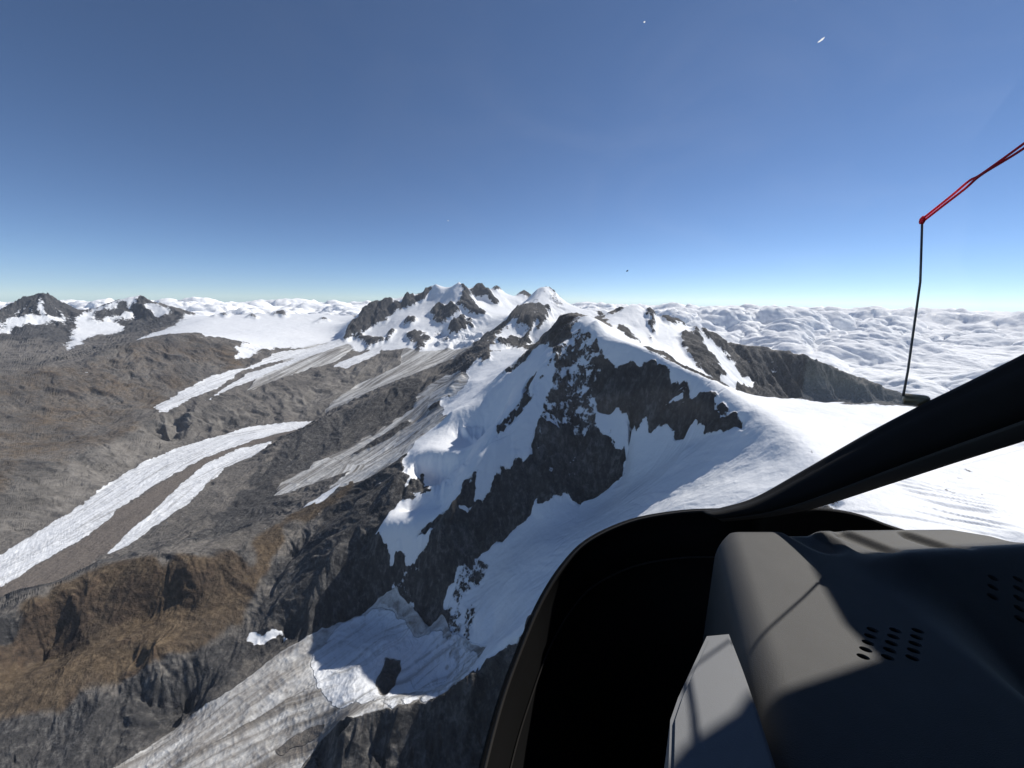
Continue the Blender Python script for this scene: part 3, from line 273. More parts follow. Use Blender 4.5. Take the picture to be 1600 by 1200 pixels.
    ('ice', [(-2285, 8118), (-2076, 7905), (-1904, 7814), (-1797, 7865), (-1688, 7911), (-1577, 7955), (-1464, 7993), (-1348, 8018), (-1214, 8022), (-1077, 8000), (-937, 7947), (-604, 5970), (-505, 5979), (-406, 5986), (-306, 5992), (-346, 5990), (-386, 5988), (-470, 5982), (-554, 5974), (-637, 5966), (-758, 5952), (-873, 5936), (-988, 5918), (-1101, 5898), (-1213, 5876), (-1324, 5852), (-1434, 5826), (-1528, 5802), (-1621, 5777), (-1714, 5750), (-1805, 5722), (-1895, 5693), (-1984, 5662), (-2072, 5631), (-2159, 5598), (-2244, 5565), (-2320, 5533), (-2395, 5501), (-2469, 5468), (-2542, 5435), (-2613, 5401), (-2680, 5368), (-2745, 5335), (-2810, 5301), (-2759, 5328), (-2715, 5368), (-2719, 5506), (-2729, 5661), (-2704, 5774), (-2684, 5904), (-2671, 6057), (-2670, 6246), (-2659, 6424), (-2617, 6534), (-2549, 6615), (-2482, 6703), (-2414, 6795), (-2346, 6894), (-2278, 7000), (-2209, 7114), (-2137, 7228), (-2180, 7496), (-2222, 7765)]),
    ('rock', [(-3907, 10217), (-3737, 10179), (-3598, 10226), (-3454, 10262), (-3302, 10319), (-3144, 10364), (-2985, 10408), (-2796, 10496), (-2599, 10569), (-2358, 10651), (-2236, 10767), (-2122, 10928), (-2195, 10721), (-2209, 10537), (-2386, 10460), (-2558, 10372), (-2700, 10250), (-2823, 10129), (-2947, 10022), (-3071, 9922), (-3159, 9801), (-3250, 9699), (-3335, 9584), (-3423, 9485), (-3496, 9351), (-3573, 9236), (-3640, 9100), (-3703, 8963), (-3882, 8772), (-3896, 9092), (-3886, 9371), (-3879, 9606), (-3868, 9840)]),
    ('rock', [(-1456, 10729), (-1352, 10746), (-1212, 10456), (-1106, 10244), (-1003, 10035), (-901, 9799), (-767, 9491), (-638, 9174), (-847, 9187), (-1016, 9367), (-1188, 9524), (-1421, 9814), (-1407, 10019), (-1392, 10225)]),
    ('rock', [(-2089, 9916), (-1854, 9979), (-1673, 9877), (-1499, 9792), (-1387, 9585), (-1278, 9372), (-1408, 9310), (-1542, 9277), (-1772, 9275), (-1932, 9515)]),
    ('rock', [(-1440, 9105), (-1279, 9169), (-1125, 9309), (-986, 9105), (-853, 8911), (-977, 8833), (-1100, 8753), (-1236, 8683), (-1388, 8858)]),
    ('rock', [(-2703, 9426), (-2590, 9542), (-2493, 9726), (-2367, 9394), (-2506, 9142)]),
    ('rock', [(-2391, 8833), (-2149, 8902), (-2000, 8715), (-1850, 8507), (-1826, 8102), (-1808, 7749), (-2066, 8224), (-2230, 8547)]),
    ('rock', [(-3658, 9099), (-3487, 9126), (-3298, 9104), (-2923, 8473), (-3024, 8380), (-3120, 8275), (-3383, 8683)]),
    ('rock', [(-2913, 8727), (-2814, 9019), (-2735, 8745), (-2784, 8429)]),
    ('rock', [(-1164, 10799), (-1011, 11306), (-837, 11261), (-660, 11153), (-431, 11065), (-289, 10816), (-406, 10446), (-639, 10789), (-859, 10797), (-1072, 10744)]),
    ('rock', [(-607, 11431), (-500, 11626), (-266, 11664), (-441, 11314)]),
    ('rock', [(116, 11977), (411, 12129), (583, 12063), (394, 11518)]),
    ('serac', [(-1607, 8737), (-1473, 8806), (-1315, 8732), (-1168, 8722), (-1026, 8740), (-849, 8658), (-668, 8483), (-488, 8217), (-391, 7189), (-523, 7181), (-653, 7170), (-863, 7879), (-1028, 7970), (-1190, 8013), (-1347, 8016), (-1486, 8096), (-1625, 8163), (-1764, 8219), (-1689, 8477)]),
    ('dust', [(-1854, 8895), (-1720, 8969), (-1577, 9007), (-1468, 8894), (-1328, 8568), (-1502, 8332), (-1766, 8621)]),
    ('dust', [(-403, 9397), (-278, 9711), (-139, 9714), (-14, 7500), (-153, 8363), (-307, 8846)]),
    ('snow', [(-331, 5420), (-289, 5602), (-242, 5774), (-194, 5988), (-143, 6203), (-60, 6415), (28, 6639), (124, 7000), (194, 7468), (265, 7734), (338, 7950), (415, 8187), (497, 8448), (625, 8454), (754, 8467), (857, 8442), (963, 8446), (1066, 8425), (1170, 8404), (1250, 8059), (1351, 7902), (1471, 7873), (1582, 7800), (1691, 7726), (1275, 5428), (1180, 4998), (1143, 5180), (1502, 7311), (1380, 7254), (1261, 7208), (1145, 7174), (1032, 7145), (916, 7096), (787, 6628), (679, 6258), (598, 6104), (524, 5995), (379, 4934), (304, 4891), (232, 4895), (159, 4897), (83, 4899), (6, 4900), (-70, 4899), (-147, 4898), (-243, 5342)]),
    ('rock', [(32, 8096), (152, 7893), (252, 7273), (372, 7314), (509, 7357), (650, 7435), (672, 6970), (510, 6327), (390, 6269), (273, 6240), (219, 6099), (279, 5990), (148, 4898), (62, 4900), (-30, 5754), (-129, 5609), (-226, 5547), (-155, 5915), (-41, 6005), (76, 6068), (194, 6100), (208, 6185), (113, 6262), (15, 6387), (-66, 6587), (-24, 8096)]),
    ('dust', [(744, 8249), (884, 8114), (972, 7859), (1048, 7567), (903, 7443), (762, 7327), (727, 7624), (685, 7892)]),
    ('dust', [(593, 8480), (489, 8117), (394, 7816), (257, 7445), (352, 7554), (450, 7664), (545, 7968), (645, 8258)]),
    ('snow', [(150, 4634), (74, 4709), (-5, 4776), (-86, 4845), (-169, 4906), (-248, 4853), (-357, 4899), (-408, 4782), (-460, 4705), (-512, 4648), (-554, 4506), (-600, 4415), (-645, 4331), (-685, 4228), (-719, 4105), (-754, 4001), (-683, 3785), (-594, 3449), (-536, 3459), (-477, 3467), (-429, 3474), (-382, 3479), (-334, 3484), (-286, 3488), (-238, 3492), (-194, 3495), (-149, 3497), (-104, 3498), (-60, 3499), (-11, 3500), (38, 3500), (88, 3562), (121, 4249)]),
    ('rock', [(-358, 4592), (-332, 4893), (-234, 4742), (-253, 4513), (-325, 4450)]),
    ('rock', [(-734, 4171), (-704, 4322), (-667, 4459), (-587, 4431), (-565, 4258), (-608, 4100), (-653, 3977)]),
    ('ice', [(-578, 4546), (-686, 4824), (-788, 5017), (-881, 5123), (-969, 5182), (-1037, 5131), (-1105, 5087), (-1173, 5045), (-1243, 5014), (-1252, 4867), (-1243, 4662), (-1243, 4502), (-1298, 4469), (-1345, 4414), (-1381, 4326), (-1416, 4241), (-1450, 4163), (-1490, 4109), (-1531, 4061), (-1571, 4014), (-1608, 3963), (-1643, 3909), (-1677, 3856), (-1710, 3806), (-1750, 3765), (-1788, 3725), (-1826, 3684), (-1863, 3645), (-1901, 3610), (-1936, 3571), (-1958, 3514), (-1979, 3460), (-2000, 3406), (-2018, 3350), (-2036, 3297), (-2054, 3244), (-2070, 3193), (-2067, 3108), (-2062, 3024), (-2055, 2939), (-2013, 2953), (-1970, 2966), (-1928, 2979), (-1883, 2990), (-1836, 2998), (-1789, 3006), (-1748, 3019), (-1705, 3030), (-1663, 3042), (-1620, 3051), (-1575, 3059), (-1530, 3067), (-1484, 3074), (-1450, 3125), (-1413, 3174), (-1373, 3218), (-1352, 3284), (-1326, 3343), (-1296, 3395), (-1264, 3446), (-1227, 3487), (-1189, 3527), (-1149, 3563), (-1106, 3593), (-1061, 3618), (-1014, 3637), (-959, 3638), (-903, 3630), (-846, 3617), (-788, 3598), (-728, 3566), (-652, 3440), (-647, 3674), (-610, 3745), (-565, 3771), (-520, 3802), (-485, 3925), (-457, 4133)]),
    ('ice', [(-338, 2625), (-491, 3293), (-574, 3393), (-694, 3663), (-746, 3665), (-800, 3675), (-854, 3684), (-910, 3696), (-965, 3704), (-1012, 3694), (-1059, 3681), (-1103, 3662), (-1146, 3639), (-1186, 3610), (-1226, 3581), (-1260, 3537), (-1292, 3490), (-1321, 3438), (-1348, 3387), (-1371, 3324), (-1391, 3263), (-1400, 3176), (-1402, 3080), (-1317, 2804), (-1312, 2709), (-1290, 2586), (-1262, 2458), (-1161, 2345), (-1091, 2288), (-1038, 2264), (-999, 2261), (-959, 2257), (-919, 2251), (-876, 2238), (-842, 2247), (-810, 2259), (-778, 2270), (-745, 2281), (-712, 2292), (-690, 2299), (-667, 2305), (-646, 2317), (-637, 2370), (-610, 2394), (-585, 2426), (-561, 2463), (-533, 2490), (-503, 2509), (-472, 2521), (-438, 2540), (-403, 2556), (-370, 2580)]),
    ('rock', [(-1121, 4043), (-1177, 4018), (-1230, 3983), (-1280, 3942), (-1327, 3894), (-1374, 3847), (-1419, 3798), (-1461, 3745), (-1501, 3687), (-1537, 3628), (-1536, 3513), (-1489, 3547), (-1441, 3578), (-1389, 3605), (-1335, 3625), (-1278, 3639), (-1240, 3676), (-1201, 3711), (-1160, 3742), (-1116, 3768), (-1072, 3792), (-1025, 3809)]),
    ('rock', [(-669, 3909), (-735, 3893), (-807, 3909), (-866, 3927), (-925, 3941), (-861, 3777), (-785, 3762), (-713, 3768), (-671, 3796), (-628, 3818)]),
    ('glacier', [(-1780, 1895), (-1759, 1915), (-1737, 1934), (-1715, 1954), (-1692, 1974), (-1665, 1997), (-1636, 2021), (-1612, 2040), (-1588, 2058), (-1564, 2077), (-1584, 2062), (-1605, 2046), (-1629, 2026), (-1653, 2007), (-1676, 1988), (-1698, 1969), (-1719, 1950), (-1740, 1932), (-1760, 1913)]),
    ('glacier', [(-1133, 2410), (-1155, 2377), (-1178, 2347), (-1200, 2318), (-1224, 2292), (-1245, 2264), (-1265, 2235), (-1283, 2203), (-1299, 2169), (-1314, 2135), (-1327, 2099), (-1338, 2063), (-1349, 2027), (-1359, 1992), (-1376, 1966), (-1399, 1950), (-1422, 1934), (-1444, 1917), (-1430, 1928), (-1406, 1945), (-1381, 1963), (-1355, 1981), (-1329, 1998), (-1305, 2014), (-1280, 2030), (-1255, 2046), (-1229, 2061), (-1210, 2087), (-1189, 2114), (-1167, 2139), (-1156, 2179), (-1144, 2221), (-1134, 2267), (-1126, 2320)]),
    ('glacier', [(-773, 2129), (-810, 2129), (-848, 2131), (-886, 2132), (-919, 2123), (-945, 2106), (-970, 2091), (-996, 2076), (-1021, 2061), (-1047, 2048), (-1053, 2011), (-1061, 1979), (-1070, 1951), (-1080, 1925), (-1092, 1903), (-1051, 1896), (-1033, 1917), (-1015, 1939), (-998, 1963), (-981, 1988), (-956, 2003), (-931, 2017), (-906, 2030), (-880, 2044), (-854, 2057), (-812, 2049), (-770, 2041), (-729, 2033)]),
    ('snow', [(-755, 4004), (-705, 3799), (-617, 3380), (-468, 2605), (-405, 2553), (-352, 2553), (-318, 2571), (-285, 2592), (-250, 2610), (-216, 2626), (-180, 2639), (-147, 2645), (-113, 2645), (-79, 2640), (-45, 2631), (-8, 2629), (29, 2625), (65, 2621), (93, 2612), (122, 2603), (150, 2594), (118, 2787), (81, 2951), (54, 4351), (-11, 4352), (-76, 4351), (-128, 4350), (-180, 4348), (-228, 4252), (-273, 4164), (-317, 4075), (-358, 3977), (-395, 3867), (-450, 3841), (-506, 3825), (-563, 3817), (-620, 3808)]),
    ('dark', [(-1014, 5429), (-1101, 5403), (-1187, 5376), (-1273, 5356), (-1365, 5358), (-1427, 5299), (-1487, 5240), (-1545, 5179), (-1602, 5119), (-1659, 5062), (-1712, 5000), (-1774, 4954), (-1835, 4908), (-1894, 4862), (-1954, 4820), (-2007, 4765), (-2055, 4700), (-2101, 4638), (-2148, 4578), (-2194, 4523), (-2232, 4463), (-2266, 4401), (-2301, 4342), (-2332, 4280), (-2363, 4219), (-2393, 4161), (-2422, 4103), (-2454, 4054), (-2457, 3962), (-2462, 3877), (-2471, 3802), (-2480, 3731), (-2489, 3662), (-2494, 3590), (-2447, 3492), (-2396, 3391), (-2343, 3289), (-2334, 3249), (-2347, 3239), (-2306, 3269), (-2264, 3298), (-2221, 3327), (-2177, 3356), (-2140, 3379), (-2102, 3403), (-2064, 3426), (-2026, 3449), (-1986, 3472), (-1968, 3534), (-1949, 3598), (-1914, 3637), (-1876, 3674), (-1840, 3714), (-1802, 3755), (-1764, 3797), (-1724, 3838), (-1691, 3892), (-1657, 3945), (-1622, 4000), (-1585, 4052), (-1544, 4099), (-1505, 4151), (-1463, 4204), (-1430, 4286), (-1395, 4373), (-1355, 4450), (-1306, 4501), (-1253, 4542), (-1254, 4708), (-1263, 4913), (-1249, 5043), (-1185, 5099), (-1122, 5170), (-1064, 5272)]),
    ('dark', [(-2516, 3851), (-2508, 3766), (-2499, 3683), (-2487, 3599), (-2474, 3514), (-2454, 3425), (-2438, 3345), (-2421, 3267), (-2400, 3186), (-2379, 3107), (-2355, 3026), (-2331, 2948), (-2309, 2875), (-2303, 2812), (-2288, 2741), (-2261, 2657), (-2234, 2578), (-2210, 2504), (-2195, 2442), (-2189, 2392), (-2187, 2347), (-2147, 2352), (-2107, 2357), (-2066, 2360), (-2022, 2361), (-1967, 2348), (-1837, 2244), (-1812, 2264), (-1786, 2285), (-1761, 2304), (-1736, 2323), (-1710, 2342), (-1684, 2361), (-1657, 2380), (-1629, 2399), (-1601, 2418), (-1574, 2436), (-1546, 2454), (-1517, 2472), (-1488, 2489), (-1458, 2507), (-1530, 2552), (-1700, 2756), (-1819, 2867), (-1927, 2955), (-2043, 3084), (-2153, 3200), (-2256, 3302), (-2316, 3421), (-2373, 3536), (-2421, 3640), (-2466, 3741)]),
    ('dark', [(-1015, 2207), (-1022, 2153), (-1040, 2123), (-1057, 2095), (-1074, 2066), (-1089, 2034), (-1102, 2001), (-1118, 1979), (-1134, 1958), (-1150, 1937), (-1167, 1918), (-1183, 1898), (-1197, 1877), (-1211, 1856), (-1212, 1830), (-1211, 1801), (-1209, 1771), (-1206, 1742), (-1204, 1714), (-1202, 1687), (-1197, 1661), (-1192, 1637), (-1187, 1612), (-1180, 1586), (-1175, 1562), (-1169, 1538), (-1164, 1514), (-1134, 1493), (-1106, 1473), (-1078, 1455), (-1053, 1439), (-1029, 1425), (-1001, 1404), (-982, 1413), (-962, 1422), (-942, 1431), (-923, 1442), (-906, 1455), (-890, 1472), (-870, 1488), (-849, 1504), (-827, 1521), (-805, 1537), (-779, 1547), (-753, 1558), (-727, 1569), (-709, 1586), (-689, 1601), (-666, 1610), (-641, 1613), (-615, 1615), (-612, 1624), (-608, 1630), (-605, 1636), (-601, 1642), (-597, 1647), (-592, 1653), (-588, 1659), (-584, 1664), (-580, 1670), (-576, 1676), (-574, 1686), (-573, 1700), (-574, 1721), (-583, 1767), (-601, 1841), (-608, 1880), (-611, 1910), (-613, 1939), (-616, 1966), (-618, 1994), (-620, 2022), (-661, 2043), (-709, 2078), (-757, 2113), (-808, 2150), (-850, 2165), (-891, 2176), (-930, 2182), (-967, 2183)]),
    ('snow', [(-668, 2192), (-664, 2250), (-659, 2309), (-654, 2372), (-662, 2486), (-648, 2585), (-648, 2751), (-638, 2894), (-612, 2978), (-496, 2605), (-455, 2569), (-420, 2564), (-388, 2577), (-357, 2598), (-325, 2634), (-293, 2671), (-258, 2693), (-221, 2702), (-185, 2705), (-150, 2710), (-115, 2709), (-81, 2707), (-47, 2703), (-9, 2703), (29, 2703), (66, 2702), (98, 2709), (129, 2719), (161, 2726), (192, 2735), (224, 2738), (231, 2510), (228, 2225), (242, 2145), (218, 2133), (193, 2120), (169, 2109), (145, 2096), (129, 2071), (113, 2047), (98, 2023), (83, 1999), (49, 1990), (15, 1981), (-3, 1965), (-21, 1947), (-39, 1931), (-56, 1915), (-74, 1899), (-95, 1879), (-116, 1857), (-137, 1835), (-157, 1814), (-169, 1795), (-180, 1777), (-191, 1760), (-203, 1741), (-215, 1725), (-227, 1708), (-245, 1698), (-264, 1690), (-282, 1682), (-301, 1673), (-295, 1674), (-313, 1671), (-332, 1667), (-353, 1663), (-375, 1658), (-396, 1653), (-405, 1651), (-415, 1648), (-425, 1646), (-441, 1642), (-457, 1637), (-482, 1630), (-509, 1631), (-544, 1645), (-579, 1660), (-609, 1674), (-639, 1688), (-679, 1724), (-656, 1729), (-641, 1754), (-642, 1819), (-639, 1875), (-610, 1897), (-581, 1919), (-562, 1957), (-587, 1988), (-611, 2016), (-643, 2114)]),
    ('serac', [(-614, 2166), (-583, 2173), (-551, 2177), (-518, 2178), (-469, 2161), (-421, 2145), (-369, 2101), (-319, 2044), (-271, 1984), (-253, 1848), (-246, 1788), (-246, 1783), (-261, 1781), (-276, 1779), (-292, 1776), (-321, 1771), (-353, 1778), (-388, 1803), (-433, 1856), (-482, 1919), (-523, 1943), (-553, 1980), (-580, 2005), (-592, 2059), (-607, 2126)]),
    ('serac', [(-649, 1693), (-615, 1685), (-581, 1676), (-547, 1666), (-514, 1656), (-481, 1645), (-448, 1634), (-417, 1623), (-378, 1615), (-384, 1605), (-392, 1597), (-399, 1590), (-422, 1590), (-444, 1590), (-480, 1612), (-516, 1632), (-550, 1645), (-586, 1660), (-607, 1670), (-628, 1681)]),
    ('serac', [(-390, 2500), (-337, 2487), (-285, 2470), (-232, 2450), (-188, 2430), (-144, 2399), (-93, 2198), (-66, 2199), (-102, 2198), (-137, 2196), (-173, 2193), (-217, 2283), (-271, 2365), (-320, 2392), (-369, 2409), (-381, 2466)]),
    ('rock', [(324, 2961), (381, 2957), (400, 2657), (355, 2526), (318, 2439), (289, 2530), (256, 2605), (232, 2572), (209, 2543), (170, 2582), (130, 2623), (78, 2618), (39, 2677), (-1, 2724), (-47, 2748), (-95, 2771), (-154, 2816), (-118, 2796), (-83, 2792), (-49, 2806), (-14, 2807), (20, 2805), (54, 2797), (97, 2846), (143, 2921), (180, 2959), (216, 2958), (247, 2964), (278, 2962)]),
    ('snow', [(439, 2423), (477, 2407), (517, 2410), (485, 2201), (488, 2155), (491, 2109), (508, 2074), (525, 2040), (549, 2018), (574, 1999), (598, 1979), (616, 1944), (635, 1912), (652, 1879), (669, 1849), (690, 1820), (710, 1791), (721, 1758), (732, 1725), (743, 1693), (753, 1662), (764, 1628), (774, 1592), (784, 1559), (791, 1531), (799, 1505), (806, 1479), (816, 1454), (826, 1431), (835, 1408), (840, 1379), (846, 1354), (850, 1327), (854, 1301), (855, 1273), (857, 1244), (858, 1218), (858, 1191), (858, 1164), (858, 1140), (858, 1115), (857, 1090), (856, 1067), (855, 1044), (851, 1021), (849, 1001), (845, 980), (843, 961), (840, 942), (836, 922), (832, 903), (829, 885), (824, 866), (821, 849), (818, 833), (793, 818), (771, 805), (756, 799), (751, 804), (745, 809), (738, 815), (731, 822), (724, 828), (716, 835), (708, 842), (700, 848), (692, 855), (684, 861), (675, 868), (667, 875), (658, 882), (648, 889), (639, 895), (629, 902), (619, 909), (609, 916), (599, 923), (588, 930), (577, 937), (566, 943), (554, 950), (542, 957), (531, 963), (520, 970), (508, 976), (496, 982), (484, 988), (471, 994), (458, 1000), (445, 1006), (432, 1012), (418, 1018), (404, 1023), (390, 1029), (375, 1034), (361, 1039), (346, 1044), (330, 1049), (315, 1054), (299, 1059), (283, 1063), (267, 1067), (250, 1071), (233, 1075), (216, 1078), (201, 1081), (186, 1084), (172, 1092), (157, 1098), (142, 1104), (126, 1108), (110, 1112), (94, 1115), (77, 1118), (61, 1120), (44, 1121), (27, 1120), (10, 1120), (-5, 1119), (-20, 1118), (-35, 1116), (-49, 1114), (-64, 1113), (-79, 1111), (-93, 1105), (-108, 1100), (-121, 1093), (-136, 1092), (-150, 1090), (-165, 1088), (-179, 1085), (-190, 1087), (-206, 1117), (-239, 1228), (-258, 1241), (-279, 1262), (-301, 1287), (-324, 1312), (-347, 1336), (-370, 1356), (-392, 1375), (-415, 1393), (-438, 1408), (-452, 1432), (-468, 1458), (-486, 1490), (-504, 1522), (-521, 1550), (-536, 1573), (-551, 1592), (-565, 1610), (-578, 1624), (-542, 1607), (-506, 1586), (-472, 1568), (-435, 1541), (-401, 1520), (-371, 1512), (-342, 1507), (-315, 1508), (-299, 1517), (-283, 1527), (-268, 1537), (-252, 1545), (-236, 1555), (-220, 1566), (-201, 1576), (-182, 1588), (-163, 1601), (-143, 1612), (-116, 1620), (-89, 1629), (-62, 1636), (-39, 1644), (-15, 1650), (8, 1658), (32, 1667), (56, 1676), (80, 1686), (104, 1695), (106, 1708), (108, 1720), (111, 1734), (113, 1750), (116, 1764), (118, 1778), (121, 1792), (112, 1809), (103, 1824), (94, 1840), (85, 1855), (76, 1872), (68, 1888), (60, 1905), (52, 1925), (44, 1946), (36, 1973), (51, 1988), (66, 2004), (81, 2022), (97, 2040), (113, 2060), (129, 2078), (145, 2096), (169, 2107), (193, 2117), (217, 2127), (242, 2139), (272, 2168), (302, 2197), (333, 2226), (355, 2254), (378, 2283), (405, 2335)]),
    ('dust', [(332, 2215), (359, 2231), (385, 2244), (414, 2265), (420, 2201), (429, 2154), (441, 2129), (453, 2103), (470, 2071), (487, 2041), (503, 2012), (489, 2014), (473, 2014), (455, 2011), (436, 2006), (417, 1999), (426, 1979), (434, 1957), (442, 1934), (417, 1938), (391, 1938), (365, 1937), (339, 1933), (304, 1941), (269, 1946), (234, 1949), (198, 1951), (158, 1965), (165, 1988), (173, 2011), (186, 2030), (199, 2048), (213, 2068), (226, 2087), (240, 2106), (258, 2124), (276, 2146), (294, 2168), (312, 2189)]),
    ('dust', [(309, 2460), (349, 2455), (388, 2449), (427, 2440), (404, 2374), (379, 2287), (355, 2247), (332, 2208), (302, 2187), (271, 2163), (241, 2137), (216, 2125), (192, 2111), (168, 2098), (143, 2085), (128, 2060), (113, 2036), (97, 2012), (83, 1998), (76, 1999), (69, 1999), (61, 1999), (84, 1998), (107, 1997), (115, 1997), (125, 2007), (134, 2028), (144, 2049), (155, 2071), (176, 2086), (197, 2101), (219, 2116), (240, 2130), (266, 2150), (292, 2170), (318, 2188), (344, 2200), (327, 2270), (325, 2458), (317, 2459)]),
    ('rock', [(503, 2013), (529, 1982), (554, 1950), (580, 1929), (606, 1908), (630, 1883), (653, 1858), (675, 1832), (697, 1806), (714, 1766), (729, 1725), (740, 1688), (750, 1653), (761, 1616), (770, 1582), (780, 1548), (793, 1510), (805, 1474), (823, 1426), (825, 1394), (827, 1361), (827, 1327), (811, 1288), (803, 1321), (793, 1354), (781, 1381), (769, 1409), (752, 1455), (745, 1496), (735, 1517), (724, 1540), (712, 1579), (698, 1610), (682, 1641), (674, 1677), (645, 1703), (633, 1734), (611, 1752), (592, 1746), (593, 1801), (577, 1808), (541, 1836), (515, 1868), (490, 1901), (452, 1929), (444, 1952), (436, 1976), (427, 1996), (442, 2004), (458, 2010), (472, 2013), (488, 2014)]),
    ('snow', [(686, 1705), (716, 1666), (732, 1635), (747, 1605), (749, 1584), (732, 1617), (714, 1652), (688, 1694)]),
    ('dust', [(723, 1680), (738, 1654), (751, 1627), (756, 1590), (733, 1640)]),
    ('dust', [(792, 1517), (803, 1486), (813, 1456), (823, 1426), (825, 1394), (831, 1368), (846, 1358), (843, 1360), (821, 1373), (803, 1394), (799, 1435), (792, 1475), (792, 1495)]),
    ('rock', [(211, 2002), (237, 2016), (265, 2031), (292, 2047), (320, 2063), (353, 2041), (385, 2019), (416, 1999), (425, 1980), (434, 1958), (441, 1934), (446, 1913), (451, 1892), (456, 1872), (477, 1847), (498, 1822), (519, 1801), (543, 1785), (569, 1776), (562, 1769), (554, 1758), (544, 1741), (520, 1736), (495, 1729), (469, 1721), (433, 1718), (396, 1714), (370, 1713), (344, 1711), (308, 1719), (272, 1725), (240, 1718), (208, 1711), (155, 1714), (118, 1724), (117, 1741), (116, 1758), (115, 1775), (114, 1791), (114, 1807), (113, 1821), (112, 1837), (111, 1853), (111, 1868), (110, 1884), (123, 1903), (137, 1921), (151, 1941), (170, 1962), (190, 1983)]),
    ('dust', [(211, 2008), (238, 2024), (265, 2041), (293, 2060), (322, 2081), (346, 2058), (369, 2037), (393, 2017), (416, 1999), (425, 1980), (434, 1958), (441, 1934), (446, 1913), (451, 1892), (456, 1872), (420, 1883), (384, 1892), (349, 1907), (313, 1916), (275, 1921), (241, 1918), (207, 1913), (173, 1909), (138, 1904), (145, 1922), (151, 1941), (166, 1958), (181, 1975), (196, 1992)]),
    ('snow', [(15, 1987), (49, 1993), (83, 1999), (92, 1978), (100, 1959), (108, 1942), (116, 1925), (115, 1909), (114, 1893), (114, 1877), (113, 1862), (112, 1846), (74, 1836), (37, 1825), (9, 1813), (-19, 1800), (-46, 1786), (-66, 1772), (-86, 1758), (-105, 1744), (-123, 1732), (-141, 1719), (-159, 1707), (-182, 1690), (-205, 1674), (-228, 1658), (-253, 1664), (-245, 1678), (-238, 1693), (-230, 1708), (-222, 1723), (-214, 1737), (-203, 1753), (-192, 1768), (-180, 1783), (-169, 1798), (-157, 1814), (-137, 1835), (-116, 1856), (-95, 1877), (-74, 1899), (-56, 1916), (-39, 1934), (-21, 1951), (-3, 1970)]),
    ('rock', [(105, 1847), (71, 1837), (37, 1827), (9, 1815), (-19, 1802), (-46, 1787), (-66, 1773), (-86, 1759), (-105, 1746), (-123, 1733), (-141, 1720), (-159, 1707), (-182, 1691), (-205, 1674), (-228, 1658), (-250, 1646), (-272, 1631), (-293, 1617), (-311, 1601), (-330, 1586), (-345, 1580), (-362, 1581), (-379, 1582), (-387, 1575), (-396, 1569), (-438, 1591), (-480, 1610), (-505, 1615), (-531, 1621), (-557, 1628), (-568, 1624), (-543, 1605), (-519, 1586), (-495, 1568), (-472, 1550), (-443, 1517), (-418, 1496), (-395, 1480), (-375, 1466), (-355, 1451), (-331, 1453), (-306, 1454), (-280, 1454), (-292, 1476), (-304, 1495), (-314, 1508), (-299, 1517), (-283, 1526), (-268, 1535), (-252, 1545), (-236, 1555), (-220, 1565), (-201, 1577), (-182, 1589), (-163, 1601), (-143, 1614), (-116, 1623), (-89, 1630), (-62, 1639), (-42, 1647), (-21, 1655), (-1, 1662), (20, 1670), (45, 1679), (69, 1687), (94, 1695), (95, 1710), (96, 1724), (97, 1739), (99, 1754), (100, 1768), (101, 1784), (102, 1800), (103, 1815), (104, 1830)]),
    ('rock', [(-79, 1873), (-72, 1905), (-65, 1943), (-43, 1959), (-21, 1975), (2, 1991), (24, 2004), (47, 2016), (70, 2029), (81, 2072), (93, 2123), (122, 2122), (113, 2073), (106, 2045), (100, 2020), (93, 1997), (74, 1982), (55, 1967), (36, 1951), (13, 1938), (-9, 1924), (-31, 1910), (-55, 1893)]),
    ('rock', [(-155, 1786), (-159, 1768), (-163, 1752), (-170, 1737), (-177, 1723), (-184, 1709), (-190, 1696), (-215, 1681), (-239, 1668), (-252, 1688), (-244, 1708), (-235, 1729), (-227, 1751), (-207, 1762), (-186, 1775)]),
    ('rock', [(-553, 2157), (-530, 2131), (-501, 2079), (-465, 1998), (-437, 1870), (-493, 1897), (-532, 1936), (-569, 1966), (-550, 2037), (-556, 2113)]),
    ('rock', [(-677, 2229), (-617, 2117), (-596, 2031), (-589, 1992), (-583, 1959), (-577, 1926), (-617, 1959), (-624, 1991), (-631, 2026), (-661, 2149)]),
    ('rock', [(-671, 1945), (-636, 1949), (-603, 1959), (-571, 1977), (-544, 1940), (-517, 1900), (-554, 1905), (-589, 1904), (-610, 1873), (-627, 1833), (-636, 1788), (-647, 1754), (-665, 1739), (-689, 1741), (-712, 1740), (-718, 1768), (-727, 1808), (-740, 1856), (-724, 1880), (-707, 1901), (-689, 1922)]),
    ('rock', [(-712, 1741), (-665, 1702), (-642, 1686), (-621, 1676), (-600, 1666), (-579, 1657), (-546, 1643), (-513, 1630), (-480, 1614), (-505, 1618), (-531, 1622), (-557, 1628), (-568, 1624), (-598, 1623), (-628, 1622), (-658, 1621), (-688, 1621), (-708, 1607), (-729, 1594), (-749, 1580), (-768, 1567), (-788, 1554), (-807, 1542), (-828, 1524), (-849, 1506), (-870, 1489), (-890, 1472), (-904, 1481), (-918, 1489), (-918, 1506), (-918, 1524), (-918, 1541), (-918, 1559), (-918, 1577), (-918, 1595), (-913, 1613), (-908, 1630), (-904, 1648), (-899, 1666), (-894, 1685), (-888, 1703), (-870, 1722), (-852, 1742), (-833, 1763), (-814, 1783), (-795, 1803), (-753, 1773)]),
    ('dust', [(-618, 1644), (-585, 1641), (-550, 1633), (-515, 1621), (-480, 1609), (-427, 1580), (-436, 1576), (-445, 1572), (-455, 1569), (-464, 1566), (-473, 1562), (-504, 1581), (-535, 1602), (-568, 1624), (-593, 1633)]),
